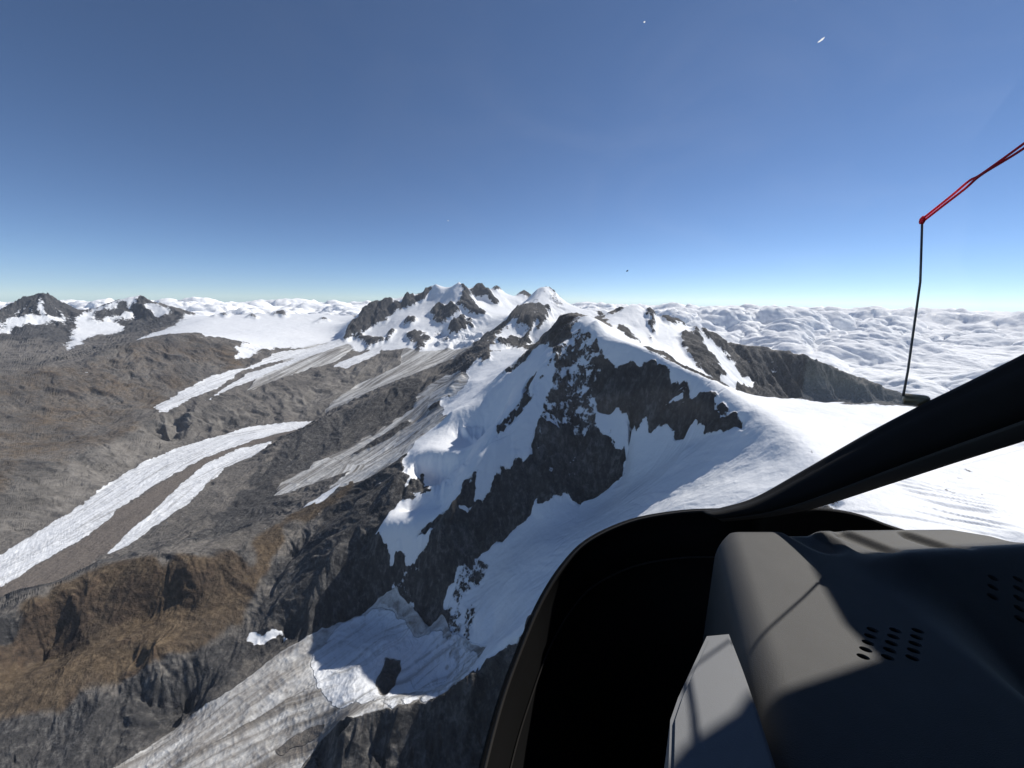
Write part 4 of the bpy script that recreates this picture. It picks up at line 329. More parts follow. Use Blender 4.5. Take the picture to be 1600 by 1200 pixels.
    ('broken', [(-220, 1565), (-199, 1577), (-178, 1588), (-157, 1600), (-126, 1590), (-95, 1570), (-101, 1550), (-107, 1530), (-113, 1509), (-119, 1488), (-125, 1466), (-130, 1444), (-135, 1420), (-140, 1396), (-142, 1368), (-144, 1349), (-147, 1331), (-150, 1313), (-152, 1293), (-154, 1272), (-166, 1263), (-178, 1253), (-190, 1245), (-201, 1236), (-213, 1265), (-225, 1291), (-238, 1320), (-251, 1350), (-265, 1381), (-279, 1412), (-292, 1441), (-305, 1463), (-297, 1478), (-288, 1490), (-279, 1503), (-269, 1514), (-259, 1524), (-250, 1535), (-240, 1545), (-230, 1555)]),
    ('dirty', [(-1330, 970), (-1324, 980), (-1318, 990), (-1312, 1001), (-1306, 1011), (-1299, 1022), (-1294, 1033), (-1288, 1045), (-1282, 1057), (-1276, 1069), (-1271, 1082), (-1264, 1094), (-1258, 1107), (-1251, 1120), (-1243, 1131), (-1233, 1142), (-1221, 1151), (-1207, 1157), (-1191, 1165), (-1175, 1171), (-1161, 1179), (-1147, 1188), (-1134, 1198), (-1121, 1208), (-1110, 1221), (-1097, 1232), (-1086, 1246), (-1074, 1258), (-1064, 1273), (-1053, 1287), (-1044, 1303), (-1032, 1317), (-1022, 1333), (-1010, 1347), (-999, 1363), (-985, 1376), (-966, 1386), (-947, 1396), (-929, 1406), (-910, 1417), (-893, 1431), (-876, 1447), (-860, 1465), (-843, 1480), (-826, 1498), (-809, 1514), (-790, 1529), (-769, 1541), (-747, 1552), (-726, 1565), (-708, 1582), (-689, 1599), (-667, 1608), (-642, 1612), (-617, 1615), (-592, 1618), (-567, 1620), (-542, 1600), (-518, 1580), (-494, 1562), (-469, 1539), (-442, 1509), (-418, 1488), (-397, 1475), (-376, 1462), (-355, 1451), (-331, 1462), (-307, 1474), (-291, 1453), (-274, 1429), (-257, 1400), (-240, 1368), (-223, 1337), (-194, 1315), (-166, 1294), (-139, 1272), (-113, 1250), (-86, 1205), (-97, 1190), (-107, 1174), (-118, 1160), (-128, 1144), (-141, 1128), (-154, 1113), (-166, 1099), (-179, 1086), (-199, 1085), (-220, 1084), (-240, 1082), (-261, 1079), (-281, 1076), (-301, 1072), (-321, 1070), (-341, 1068), (-360, 1065), (-380, 1062), (-399, 1059), (-418, 1056), (-438, 1054), (-458, 1047), (-478, 1042), (-498, 1035), (-519, 1030), (-540, 1027), (-559, 1028), (-585, 1041), (-613, 1057), (-636, 1063), (-656, 1062), (-665, 1053), (-675, 1044), (-683, 1033), (-690, 1020), (-697, 1007), (-701, 992), (-699, 976), (-696, 960), (-693, 944), (-689, 927), (-687, 913), (-684, 898), (-682, 885), (-702, 887), (-722, 889), (-742, 891), (-760, 891), (-780, 893), (-798, 893), (-816, 892), (-835, 893), (-853, 892), (-871, 892), (-889, 892), (-907, 891), (-925, 891), (-942, 890), (-960, 890), (-978, 889), (-995, 889), (-1013, 889), (-1031, 888), (-1049, 888), (-1067, 888), (-1085, 888), (-1103, 887), (-1122, 888), (-1140, 888), (-1158, 887), (-1177, 888), (-1196, 889), (-1214, 889), (-1232, 888), (-1250, 888), (-1269, 888), (-1287, 888), (-1295, 904), (-1304, 920), (-1313, 937), (-1321, 953)]),
    ('lobe', [(-857, 1347), (-844, 1362), (-831, 1379), (-818, 1398), (-805, 1417), (-792, 1436), (-778, 1457), (-765, 1479), (-750, 1499), (-734, 1519), (-716, 1536), (-695, 1550), (-673, 1563), (-650, 1571), (-624, 1576), (-598, 1579), (-570, 1578), (-541, 1572), (-511, 1550), (-482, 1524), (-451, 1494), (-425, 1475), (-400, 1460), (-376, 1449), (-353, 1437), (-326, 1422), (-298, 1404), (-270, 1381), (-243, 1357), (-215, 1331), (-190, 1308), (-165, 1286), (-141, 1264), (-131, 1229), (-120, 1179), (-137, 1169), (-153, 1158), (-169, 1144), (-185, 1130), (-204, 1128), (-222, 1123), (-239, 1116), (-256, 1107), (-272, 1098), (-289, 1089), (-310, 1088), (-331, 1084), (-351, 1079), (-371, 1074), (-391, 1069), (-411, 1065), (-431, 1060), (-453, 1062), (-476, 1068), (-501, 1076), (-530, 1092), (-556, 1091), (-586, 1098), (-624, 1127), (-657, 1146), (-690, 1162), (-722, 1176), (-740, 1198), (-759, 1221), (-778, 1243), (-798, 1267), (-818, 1294), (-837, 1320)]),
    ('rock', [(-501, 1172), (-507, 1207), (-510, 1236), (-512, 1263), (-514, 1290), (-515, 1315), (-490, 1322), (-466, 1329), (-455, 1305), (-445, 1282), (-453, 1256), (-460, 1225), (-463, 1189), (-460, 1140)]),
    ('sand', [(-813, 1039), (-801, 1048), (-789, 1058), (-776, 1067), (-763, 1076), (-749, 1085), (-728, 1087), (-706, 1089), (-684, 1089), (-659, 1086), (-669, 1066), (-691, 1061), (-711, 1054), (-729, 1045), (-748, 1038), (-766, 1030), (-784, 1022)]),
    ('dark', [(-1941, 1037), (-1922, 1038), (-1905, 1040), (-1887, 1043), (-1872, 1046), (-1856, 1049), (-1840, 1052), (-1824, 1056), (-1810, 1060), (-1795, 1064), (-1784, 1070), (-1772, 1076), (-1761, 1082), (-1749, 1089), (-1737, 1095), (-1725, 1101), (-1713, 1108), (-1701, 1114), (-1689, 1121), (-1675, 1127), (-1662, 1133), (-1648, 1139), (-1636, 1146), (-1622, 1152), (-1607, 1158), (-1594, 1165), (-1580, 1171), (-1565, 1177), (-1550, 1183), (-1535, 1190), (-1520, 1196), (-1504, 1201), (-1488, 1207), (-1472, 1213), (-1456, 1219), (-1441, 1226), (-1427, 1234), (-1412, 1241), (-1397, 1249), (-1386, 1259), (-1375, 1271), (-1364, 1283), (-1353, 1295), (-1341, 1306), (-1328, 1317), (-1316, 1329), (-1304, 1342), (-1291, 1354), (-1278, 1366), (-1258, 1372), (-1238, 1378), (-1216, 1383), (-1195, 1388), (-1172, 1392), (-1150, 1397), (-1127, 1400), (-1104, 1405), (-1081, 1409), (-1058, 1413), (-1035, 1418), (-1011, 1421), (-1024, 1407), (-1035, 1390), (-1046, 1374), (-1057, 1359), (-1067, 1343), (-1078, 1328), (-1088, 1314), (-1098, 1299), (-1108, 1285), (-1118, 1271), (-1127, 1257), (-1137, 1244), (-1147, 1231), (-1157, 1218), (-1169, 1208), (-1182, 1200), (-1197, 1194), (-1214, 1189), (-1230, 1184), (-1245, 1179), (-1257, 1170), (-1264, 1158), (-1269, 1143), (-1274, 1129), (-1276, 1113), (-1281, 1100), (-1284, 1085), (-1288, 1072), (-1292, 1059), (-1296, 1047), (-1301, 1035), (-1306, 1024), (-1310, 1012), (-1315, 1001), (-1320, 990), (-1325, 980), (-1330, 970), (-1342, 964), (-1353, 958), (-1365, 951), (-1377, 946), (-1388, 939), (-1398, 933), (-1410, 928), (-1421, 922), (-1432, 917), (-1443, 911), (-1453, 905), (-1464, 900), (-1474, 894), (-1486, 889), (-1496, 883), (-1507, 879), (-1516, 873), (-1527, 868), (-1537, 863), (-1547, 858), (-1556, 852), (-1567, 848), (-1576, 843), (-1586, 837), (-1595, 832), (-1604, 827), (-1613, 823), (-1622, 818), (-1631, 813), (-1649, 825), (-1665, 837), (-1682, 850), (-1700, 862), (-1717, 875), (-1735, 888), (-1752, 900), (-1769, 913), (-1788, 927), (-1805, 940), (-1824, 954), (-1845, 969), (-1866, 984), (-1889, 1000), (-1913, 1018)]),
    ('snow', [(138, 1099), (152, 1099), (165, 1099), (179, 1100), (193, 1100), (206, 1099), (220, 1101), (235, 1082), (249, 1064), (262, 1044), (274, 1024), (286, 1003), (296, 982), (306, 961), (315, 940), (325, 923), (335, 909), (346, 899), (358, 891), (370, 885), (382, 880), (395, 876), (407, 872), (420, 868), (432, 864), (444, 861), (457, 859), (470, 856), (482, 853), (492, 847), (503, 843), (513, 837), (524, 832), (535, 827), (545, 823), (555, 818), (566, 814), (577, 811), (587, 807), (598, 804), (608, 800), (619, 798), (630, 796), (640, 792), (652, 791), (663, 789), (674, 788), (686, 787), (698, 786), (710, 785), (721, 785), (739, 793), (758, 803), (777, 812), (798, 824), (821, 837), (818, 820), (817, 805), (815, 791), (813, 776), (813, 763), (810, 749), (809, 737), (808, 724), (807, 712), (805, 700), (799, 686), (793, 672), (787, 657), (781, 644), (774, 630), (768, 617), (761, 604), (755, 591), (750, 580), (743, 568), (738, 557), (731, 545), (715, 532), (698, 519), (682, 507), (668, 495), (653, 484), (639, 473), (627, 463), (615, 453), (603, 444), (591, 435), (580, 426), (571, 419), (562, 412), (553, 405), (545, 398), (537, 392), (529, 386), (522, 380), (515, 374), (508, 369), (502, 363), (495, 358), (489, 353), (483, 349), (477, 344), (471, 339), (466, 335), (460, 330), (456, 331), (451, 332), (445, 332), (440, 333), (436, 334), (431, 335), (426, 336), (422, 338), (417, 339), (413, 341), (409, 342), (405, 344), (400, 345), (396, 347), (392, 349), (388, 351), (383, 353), (379, 355), (375, 357), (370, 360), (366, 362), (362, 364), (357, 367), (353, 369), (348, 372), (344, 374), (339, 377), (335, 380), (331, 384), (327, 388), (323, 393), (319, 398), (316, 404), (313, 411), (309, 417), (306, 423), (302, 430), (299, 437), (295, 444), (291, 452), (286, 459), (282, 467), (278, 476), (273, 484), (268, 492), (264, 501), (258, 510), (253, 520), (248, 529), (242, 539), (236, 551), (230, 562), (224, 574), (218, 587), (211, 599), (204, 613), (202, 627), (201, 642), (199, 657), (197, 672), (195, 687), (193, 703), (191, 719), (189, 736), (186, 753), (183, 770), (181, 788), (178, 807), (175, 828), (172, 850), (169, 875), (167, 901), (164, 930), (161, 959), (157, 988), (153, 1016), (148, 1043), (143, 1072)]),
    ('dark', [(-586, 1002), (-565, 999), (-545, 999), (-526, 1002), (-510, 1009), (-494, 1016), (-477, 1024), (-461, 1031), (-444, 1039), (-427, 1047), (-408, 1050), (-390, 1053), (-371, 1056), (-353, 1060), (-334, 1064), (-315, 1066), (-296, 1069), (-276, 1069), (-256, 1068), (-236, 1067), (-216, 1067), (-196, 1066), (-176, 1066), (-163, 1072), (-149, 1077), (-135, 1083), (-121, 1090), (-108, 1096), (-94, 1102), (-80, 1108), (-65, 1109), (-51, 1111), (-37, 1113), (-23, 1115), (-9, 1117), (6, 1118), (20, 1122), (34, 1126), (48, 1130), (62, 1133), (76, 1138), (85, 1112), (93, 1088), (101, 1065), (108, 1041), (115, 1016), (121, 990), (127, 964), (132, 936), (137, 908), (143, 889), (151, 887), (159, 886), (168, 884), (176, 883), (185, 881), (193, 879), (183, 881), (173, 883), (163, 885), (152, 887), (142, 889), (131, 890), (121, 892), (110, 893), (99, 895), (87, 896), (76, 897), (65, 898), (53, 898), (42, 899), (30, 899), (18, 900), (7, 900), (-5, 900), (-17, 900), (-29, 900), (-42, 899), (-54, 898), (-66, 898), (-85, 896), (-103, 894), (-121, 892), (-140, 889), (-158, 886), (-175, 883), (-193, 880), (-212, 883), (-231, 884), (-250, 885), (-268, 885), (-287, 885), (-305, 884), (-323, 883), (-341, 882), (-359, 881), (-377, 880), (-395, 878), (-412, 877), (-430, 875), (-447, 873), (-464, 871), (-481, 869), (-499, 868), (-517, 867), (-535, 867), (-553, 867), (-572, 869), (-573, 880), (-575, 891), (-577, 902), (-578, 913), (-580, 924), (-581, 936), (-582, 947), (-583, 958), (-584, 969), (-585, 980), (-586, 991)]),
    ('brown', [(-1066, 2330), (-1083, 2295), (-1103, 2268), (-1122, 2238), (-1140, 2211), (-1159, 2184), (-1175, 2155), (-1193, 2130), (-1210, 2105), (-1227, 2081), (-1242, 2054), (-1258, 2029), (-1271, 2003), (-1285, 1977), (-1296, 1949), (-1307, 1922), (-1317, 1893), (-1326, 1865), (-1336, 1839), (-1345, 1812), (-1354, 1787), (-1361, 1759), (-1367, 1732), (-1387, 1718), (-1407, 1705), (-1427, 1691), (-1447, 1679), (-1467, 1667), (-1485, 1653), (-1505, 1643), (-1534, 1644), (-1562, 1645), (-1591, 1646), (-1621, 1648), (-1649, 1649), (-1678, 1651), (-1711, 1656), (-1729, 1646), (-1748, 1636), (-1766, 1626), (-1783, 1616), (-1802, 1608), (-1821, 1600), (-1840, 1591), (-1852, 1575), (-1863, 1558), (-1875, 1543), (-1887, 1529), (-1899, 1514), (-1910, 1499), (-1921, 1486), (-1929, 1471), (-1939, 1458), (-1947, 1444), (-1957, 1431), (-1966, 1418), (-1975, 1405), (-1984, 1392), (-1993, 1380), (-2001, 1368), (-2009, 1356), (-2017, 1345), (-2025, 1333), (-2032, 1321), (-2040, 1310), (-2047, 1299), (-2054, 1287), (-2062, 1275), (-2069, 1264), (-2076, 1252), (-2084, 1242), (-2091, 1231), (-2097, 1220), (-2104, 1209), (-2112, 1199), (-2097, 1186), (-2086, 1175), (-2074, 1164), (-2063, 1154), (-2053, 1143), (-2042, 1132), (-2031, 1122), (-2018, 1110), (-2008, 1100), (-1997, 1089), (-1984, 1078), (-1974, 1068), (-1963, 1058), (-1953, 1048), (-1939, 1052), (-1921, 1053), (-1902, 1055), (-1882, 1055), (-1863, 1057), (-1845, 1058), (-1826, 1060), (-1809, 1063), (-1794, 1066), (-1777, 1070), (-1761, 1075), (-1745, 1079), (-1728, 1083), (-1712, 1088), (-1694, 1092), (-1678, 1097), (-1665, 1104), (-1652, 1110), (-1640, 1118), (-1627, 1125), (-1613, 1132), (-1600, 1139), (-1586, 1146), (-1574, 1154), (-1560, 1161), (-1546, 1170), (-1533, 1179), (-1520, 1190), (-1507, 1199), (-1492, 1208), (-1477, 1217), (-1461, 1225), (-1450, 1235), (-1438, 1244), (-1427, 1254), (-1416, 1264), (-1407, 1276), (-1399, 1290), (-1385, 1300), (-1371, 1310), (-1357, 1320), (-1342, 1330), (-1328, 1340), (-1312, 1350), (-1297, 1360), (-1281, 1370), (-1271, 1384), (-1260, 1399), (-1249, 1413), (-1238, 1427), (-1227, 1442), (-1215, 1456), (-1204, 1472), (-1191, 1486), (-1200, 1513), (-1208, 1539), (-1217, 1566), (-1226, 1593), (-1233, 1619), (-1242, 1647), (-1243, 1672), (-1245, 1699), (-1248, 1727), (-1251, 1756), (-1253, 1785), (-1256, 1814), (-1243, 1840), (-1230, 1865), (-1214, 1890), (-1198, 1912), (-1181, 1937), (-1162, 1960), (-1144, 1985), (-1125, 2010), (-1106, 2037), (-1086, 2064), (-1065, 2089), (-1047, 2112), (-1030, 2137), (-1013, 2164), (-994, 2189)]),
    ('broken', [(-1178, 1411), (-1166, 1430), (-1154, 1450), (-1102, 1434), (-1078, 1442), (-1053, 1448), (-1027, 1454), (-989, 1448), (-1018, 1435), (-1042, 1427), (-1065, 1417), (-1087, 1407), (-1109, 1398), (-1143, 1404)]),
    ('snow', [(520, 2424), (484, 2208), (486, 2174), (488, 2137), (490, 2104), (507, 2070), (524, 2036), (549, 2015), (573, 1994), (597, 1973), (616, 1941), (634, 1907), (651, 1875), (668, 1844), (689, 1814), (709, 1787), (721, 1754), (732, 1722), (743, 1691), (752, 1659), (763, 1623), (773, 1589), (782, 1555), (790, 1528), (799, 1503), (805, 1476), (815, 1450), (824, 1427), (832, 1402), (838, 1376), (842, 1348), (847, 1322), (852, 1297), (852, 1267), (853, 1239), (854, 1212), (855, 1185), (854, 1158), (855, 1134), (855, 1110), (854, 1085), (852, 1061), (850, 1037), (847, 1016), (845, 995), (842, 975), (838, 955), (836, 937), (833, 918), (828, 897), (824, 879), (821, 862), (816, 844), (813, 828), (790, 814), (769, 803), (750, 793), (731, 783), (713, 774), (701, 774), (689, 775), (677, 775), (665, 775), (654, 776), (642, 777), (631, 779), (622, 783), (614, 789), (606, 795), (598, 802), (589, 808), (581, 814), (572, 820), (563, 826), (554, 833), (544, 839), (534, 845), (525, 851), (514, 858), (504, 864), (493, 870), (495, 869), (496, 868), (498, 867), (499, 866), (501, 865), (502, 865), (504, 864), (506, 863), (507, 862), (509, 861), (510, 860), (512, 859), (514, 858), (515, 857), (517, 856), (519, 855), (530, 848), (540, 841), (551, 835), (561, 828), (571, 821), (581, 814), (591, 807), (600, 800), (610, 793), (619, 786), (627, 779), (636, 772), (644, 765), (653, 758), (661, 751), (668, 744), (676, 737), (684, 730), (691, 723), (698, 716), (705, 709), (712, 703), (718, 696), (725, 689), (731, 683), (737, 676), (742, 670), (748, 664), (753, 657), (759, 651), (764, 645), (769, 639), (774, 633), (779, 628), (783, 622), (788, 616), (792, 610), (796, 605), (800, 599), (804, 594), (808, 589), (812, 583), (816, 578), (819, 573), (823, 568), (826, 563), (830, 558), (833, 553), (836, 549), (839, 544), (842, 539), (845, 535), (848, 530), (851, 526), (853, 521), (856, 517), (859, 513), (861, 508), (864, 504), (866, 500), (868, 496), (871, 492), (873, 488), (875, 484), (877, 480), (879, 476), (881, 473), (883, 469), (885, 465), (887, 462), (886, 463), (885, 465), (885, 466), (884, 468), (883, 469), (882, 471), (881, 472), (881, 474), (880, 475), (879, 477), (878, 478), (877, 480), (877, 481), (876, 483), (875, 484), (874, 486), (873, 487), (889, 498), (911, 512), (935, 528), (959, 544), (982, 558), (1005, 574), (1027, 589), (1048, 603), (1071, 619), (1097, 636), (1125, 655), (1155, 674), (1185, 695), (1218, 717), (1248, 737), (1280, 759), (1316, 783), (1352, 807), (1389, 833), (1427, 859), (1468, 887), (1513, 917), (1557, 947), (1599, 977), (1639, 1004), (1677, 1032), (1714, 1058), (1754, 1087), (1798, 1117), (1857, 1158), (1885, 1180), (1877, 1187), (1869, 1194), (1858, 1200), (1853, 1209), (1844, 1217), (1833, 1222), (1829, 1233), (1823, 1243), (1812, 1249), (1805, 1258), (1796, 1266), (1794, 1280), (1782, 1286), (1779, 1300), (1776, 1314), (1766, 1322), (1754, 1329), (1748, 1342), (1737, 1351), (1733, 1365), (1695, 1353), (1681, 1360), (1663, 1364), (1650, 1372), (1638, 1381), (1626, 1390), (1612, 1398), (1602, 1410), (1590, 1419), (1579, 1431), (1568, 1443), (1559, 1457), (1550, 1471), (1533, 1476), (1517, 1484), (1504, 1494), (1488, 1502), (1473, 1512), (1459, 1522), (1444, 1532), (1429, 1542), (1414, 1553), (1400, 1565), (1390, 1582), (1380, 1601), (1371, 1621), (1361, 1640), (1352, 1662), (1344, 1687), (1352, 1732), (1338, 1750), (1313, 1755), (1298, 1773), (1282, 1792), (1256, 1796), (1241, 1817), (1217, 1826), (1198, 1842), (1191, 1878), (1171, 1895), (1157, 1924), (914, 1562), (872, 1531), (857, 1547), (846, 1570), (833, 1590), (822, 1615), (812, 1642), (801, 1672), (787, 1698), (773, 1724), (758, 1752), (742, 1779), (727, 1808), (713, 1838), (700, 1872), (686, 1908), (677, 1958), (805, 2426), (776, 2443), (746, 2456), (712, 2455), (676, 2451), (641, 2447), (601, 2443), (563, 2445)]),
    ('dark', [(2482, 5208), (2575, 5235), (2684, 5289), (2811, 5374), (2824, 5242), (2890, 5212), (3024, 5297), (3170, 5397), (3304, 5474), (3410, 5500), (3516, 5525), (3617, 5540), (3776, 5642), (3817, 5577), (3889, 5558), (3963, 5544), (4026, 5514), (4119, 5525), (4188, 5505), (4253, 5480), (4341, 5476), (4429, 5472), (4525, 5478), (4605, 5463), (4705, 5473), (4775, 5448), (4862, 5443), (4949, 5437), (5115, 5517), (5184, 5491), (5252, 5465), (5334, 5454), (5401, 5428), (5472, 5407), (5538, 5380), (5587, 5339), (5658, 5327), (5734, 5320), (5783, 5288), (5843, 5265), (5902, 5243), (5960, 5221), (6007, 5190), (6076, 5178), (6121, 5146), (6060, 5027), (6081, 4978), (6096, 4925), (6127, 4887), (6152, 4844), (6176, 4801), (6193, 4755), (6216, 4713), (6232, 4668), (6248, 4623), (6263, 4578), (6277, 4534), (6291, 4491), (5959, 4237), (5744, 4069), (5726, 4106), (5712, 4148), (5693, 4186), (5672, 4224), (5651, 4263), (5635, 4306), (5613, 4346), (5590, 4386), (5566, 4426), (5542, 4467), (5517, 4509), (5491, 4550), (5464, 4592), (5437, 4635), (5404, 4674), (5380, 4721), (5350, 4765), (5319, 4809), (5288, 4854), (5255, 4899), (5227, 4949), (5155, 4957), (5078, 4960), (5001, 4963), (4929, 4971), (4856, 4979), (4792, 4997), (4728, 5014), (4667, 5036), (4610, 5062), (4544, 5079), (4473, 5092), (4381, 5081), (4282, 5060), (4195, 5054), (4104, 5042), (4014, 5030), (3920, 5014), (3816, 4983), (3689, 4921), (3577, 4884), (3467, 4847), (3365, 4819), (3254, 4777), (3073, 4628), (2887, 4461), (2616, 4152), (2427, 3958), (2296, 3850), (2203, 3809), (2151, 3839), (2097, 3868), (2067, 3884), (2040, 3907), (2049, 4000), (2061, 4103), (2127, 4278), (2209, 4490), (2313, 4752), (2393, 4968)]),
    ('snow', [(1177, 5169), (1305, 5116), (1430, 5251), (1558, 5386), (1711, 5405), (1779, 5375), (1852, 5359), (1939, 5345), (2039, 5366), (2128, 5332), (2215, 5296), (2304, 5267), (2408, 5272), (2482, 5211), (2577, 5237), (2691, 5298), (2820, 5381), (2815, 5236), (2858, 5185), (2677, 4948), (2701, 4829), (2767, 4818), (2830, 4800), (2888, 4782), (2947, 4765), (3115, 4891), (3232, 4931), (2956, 4651), (2591, 4207), (2315, 3886), (2102, 3688), (2043, 3681), (1983, 3674), (1927, 3671), (1871, 3668), (1812, 3660), (1039, 2164), (1011, 2177), (983, 2189), (955, 2202), (926, 2214), (896, 2226), (869, 2237), (841, 2248), (814, 2258), (785, 2268), (757, 2278), (728, 2287), (704, 2315), (679, 2340), (653, 2362), (628, 2393), (707, 2816), (1158, 4839)]),
    ('rock', [(1948, 4476), (2072, 4646), (2231, 4832), (2416, 5061), (2375, 4833), (2268, 4497), (2263, 4387), (2257, 4280), (2224, 4114), (2197, 3968), (2085, 3768), (2036, 3779), (1989, 3793), (1887, 3789), (1868, 3862), (1857, 3953), (1872, 4087), (1884, 4224)]),
    ('rock', [(1810, 5227), (1949, 5342), (1823, 5001), (1750, 4804), (1684, 4605), (1622, 4419), (1522, 4128), (1575, 4389), (1646, 4641), (1711, 4885)]),
    ('rock', [(777, 3003), (916, 3315), (952, 3282), (984, 3237), (1026, 3199), (1031, 3051), (866, 2663), (827, 2675), (789, 2687), (762, 2762)]),
    ('rock', [(1984, 5168), (2139, 5325), (2220, 5290), (2306, 5270), (2233, 5037), (2100, 4969), (1981, 4931)]),
    ('rock', [(2533, 5219), (2668, 5288), (2815, 5372), (2823, 5234), (2875, 5184), (2847, 5055), (2736, 4996), (2625, 4933), (2535, 4934), (2453, 4947)]),
    ('snow', [(3475, 5371), (3664, 5440), (3674, 5394), (3562, 5379)]),
    ('snow', [(2875, 5109), (2876, 4964), (2791, 4812), (2690, 4633), (2658, 4705), (2762, 4899)]),
]
# centre lines of the glaciers on the map, from the top down
FLOW = [
    [(-2399, 4433), (-2921, 4969), (-3079, 4851), (-3214, 4715), (-3349, 4596), (-3495, 4503), (-3481, 4215), (-3479, 3971), (-3489, 3764), (-3497, 3575), (-3429, 3314), (-3374, 3089), (-3330, 2894), (-3310, 2766), (-3298, 2652), (-3282, 2542), (-3270, 2443), (-3255, 2347), (-3231, 2243), (-3210, 2147), (-3191, 2059), (-3173, 1976), (-3149, 1895), (-3149, 1895), (-3147, 1954), (-3140, 2013), (-3130, 2075), (-3118, 2138), (-3107, 2206), (-3093, 2276), (-3084, 2354), (-3071, 2435), (-3059, 2521), (-3046, 2613), (-3033, 2711), (-3018, 2816), (-3003, 2928), (-2988, 3051), (-2971, 3181), (-2958, 3328), (-2940, 3484), (-2925, 3658), (-2905, 3844), (-2881, 4046), (-2843, 4252), (-2748, 4390), (-2767, 4743)],
    [(-2794, 4292), (-2842, 4097), (-2863, 3888), (-2883, 3697), (-2899, 3521), (-2825, 3241), (-2770, 3009), (-2719, 2802), (-2707, 2668), (-2696, 2544), (-2685, 2431), (-2674, 2323), (-2663, 2225), (-2659, 2123), (-2651, 2025), (-2635, 1929), (-2455, 1724), (-2487, 1678), (-2487, 1678), (-2459, 1718), (-2430, 1759), (-2653, 1993), (-2661, 2076), (-2669, 2164), (-2674, 2255), (-2680, 2355), (-2687, 2462), (-2695, 2579), (-2701, 2703), (-2711, 2843), (-2719, 2991), (-2731, 3158), (-2740, 3338), (-2748, 3533), (-2757, 3751), (-2779, 4012)],
    [(-3913, 9038), (-4208, 8790), (-4280, 8154), (-4318, 7557), (-4407, 7063), (-4487, 6629), (-4516, 6234), (-4541, 5880), (-4570, 5568), (-4539, 5253), (-4511, 4968), (-4483, 4708), (-4483, 4708), (-4468, 4925), (-4453, 5163), (-4439, 5426), (-4426, 5717), (-4412, 6040), (-4385, 6383), (-4353, 6761), (-4308, 7167), (-4267, 7638), (-4245, 8220), (-4178, 8804)],
    [(-195, 10541), (-390, 9089), (-569, 8410), (-947, 8037), (-1258, 7458), (-1557, 7079), (-1721, 6337), (-1895, 6018), (-2102, 5862), (-2312, 5742), (-2515, 5627), (-2515, 5627), (-2426, 5974), (-2345, 6412), (-2202, 6762), (-2047, 7159), (-1861, 7550), (-1659, 7992), (-1440, 8515), (-1148, 8774), (-841, 9043), (-520, 9347)],
    [(-591, 4459), (-914, 4874), (-1077, 4652), (-1243, 4503), (-1386, 4315), (-1494, 4074), (-1660, 3939), (-1800, 3777), (-1928, 3621), (-2010, 3408), (-2078, 3207), (-2078, 3207), (-2028, 3347), (-1971, 3493), (-1904, 3641), (-1830, 3795), (-1749, 3960), (-1659, 4131), (-1551, 4284), (-1440, 4461), (-1304, 4591), (-1144, 4656), (-973, 4689), (-777, 4576)],
    [(-183, 2686), (-294, 2707), (-484, 3247), (-620, 3262), (-739, 3189), (-854, 3115), (-825, 2603), (-936, 2557), (-1029, 2474), (-1111, 2381), (-1111, 2381), (-1062, 2499), (-1185, 3092), (-1098, 3205), (-970, 3213), (-816, 3114), (-686, 3086), (-477, 2605), (-374, 2588), (-283, 2668)],
    [(-286, 1545), (-298, 1516), (-307, 1473), (-351, 1446), (-390, 1407), (-425, 1359), (-483, 1308), (-533, 1251), (-582, 1203), (-647, 1192), (-714, 1186), (-776, 1172), (-835, 1155), (-878, 1131), (-920, 1106), (-960, 1082), (-998, 1058), (-1035, 1035), (-1064, 1010), (-1093, 987), (-1122, 966), (-1150, 945), (-1177, 925), (-1201, 904), (-1201, 904), (-1180, 927), (-1157, 949), (-1134, 973), (-1108, 996), (-1081, 1020), (-1057, 1048), (-1030, 1076), (-1003, 1107), (-974, 1136), (-943, 1167), (-911, 1199), (-877, 1231), (-842, 1267), (-807, 1305), (-772, 1347), (-736, 1396), (-700, 1449), (-658, 1501), (-607, 1537), (-546, 1550), (-479, 1548), (-408, 1523), (-345, 1524)],
    [(444, 1328), (391, 1344), (334, 1353), (274, 1355), (212, 1351), (149, 1345), (86, 1343), (22, 1347), (-43, 1356), (-95, 1350), (-148, 1342), (-202, 1340), (-255, 1334), (-308, 1322), (-357, 1298), (-401, 1264), (-401, 1264), (-356, 1295), (-307, 1315), (-254, 1324), (-200, 1325), (-146, 1324), (-94, 1326), (-42, 1323), (9, 1316), (60, 1312), (109, 1313), (159, 1318), (208, 1324), (258, 1331), (306, 1335), (354, 1336), (400, 1334)],
]

# ---------------------------------------------------------------- terrain maths
def hash2(ix, iy, seed):
    h = (ix.astype(np.int64) * 374761393 + iy.astype(np.int64) * 668265263 + seed * 1442695041) & 0xFFFFFFFF
    h = ((h ^ (h >> 13)) * 1274126177) & 0xFFFFFFFF
    return (h ^ (h >> 16)) & 0xFFFFFFFF
ANG = np.linspace(0, 2 * np.pi, 257)[:256]
GX, GY = np.cos(ANG).astype(np.float32), np.sin(ANG).astype(np.float32)
def gnoise(x, y, seed=0):
    """gradient noise, about -0.7 .. 0.7"""
    x0, y0 = np.floor(x), np.floor(y)
    fx, fy = (x - x0).astype(np.float32), (y - y0).astype(np.float32)
    ix, iy = x0.astype(np.int32), y0.astype(np.int32)
    ux, uy = fx * fx * fx * (fx * (fx * 6 - 15) + 10), fy * fy * fy * (fy * (fy * 6 - 15) + 10)
    def g(dx, dy):
        h = hash2(ix + dx, iy + dy, seed) & 255
        return GX[h] * (fx - dx) + GY[h] * (fy - dy)
    a = g(0, 0); b = g(1, 0); c = g(0, 1); d = g(1, 1)
    t = a + (b - a) * ux
    return t + ((c + (d - c) * ux) - t) * uy
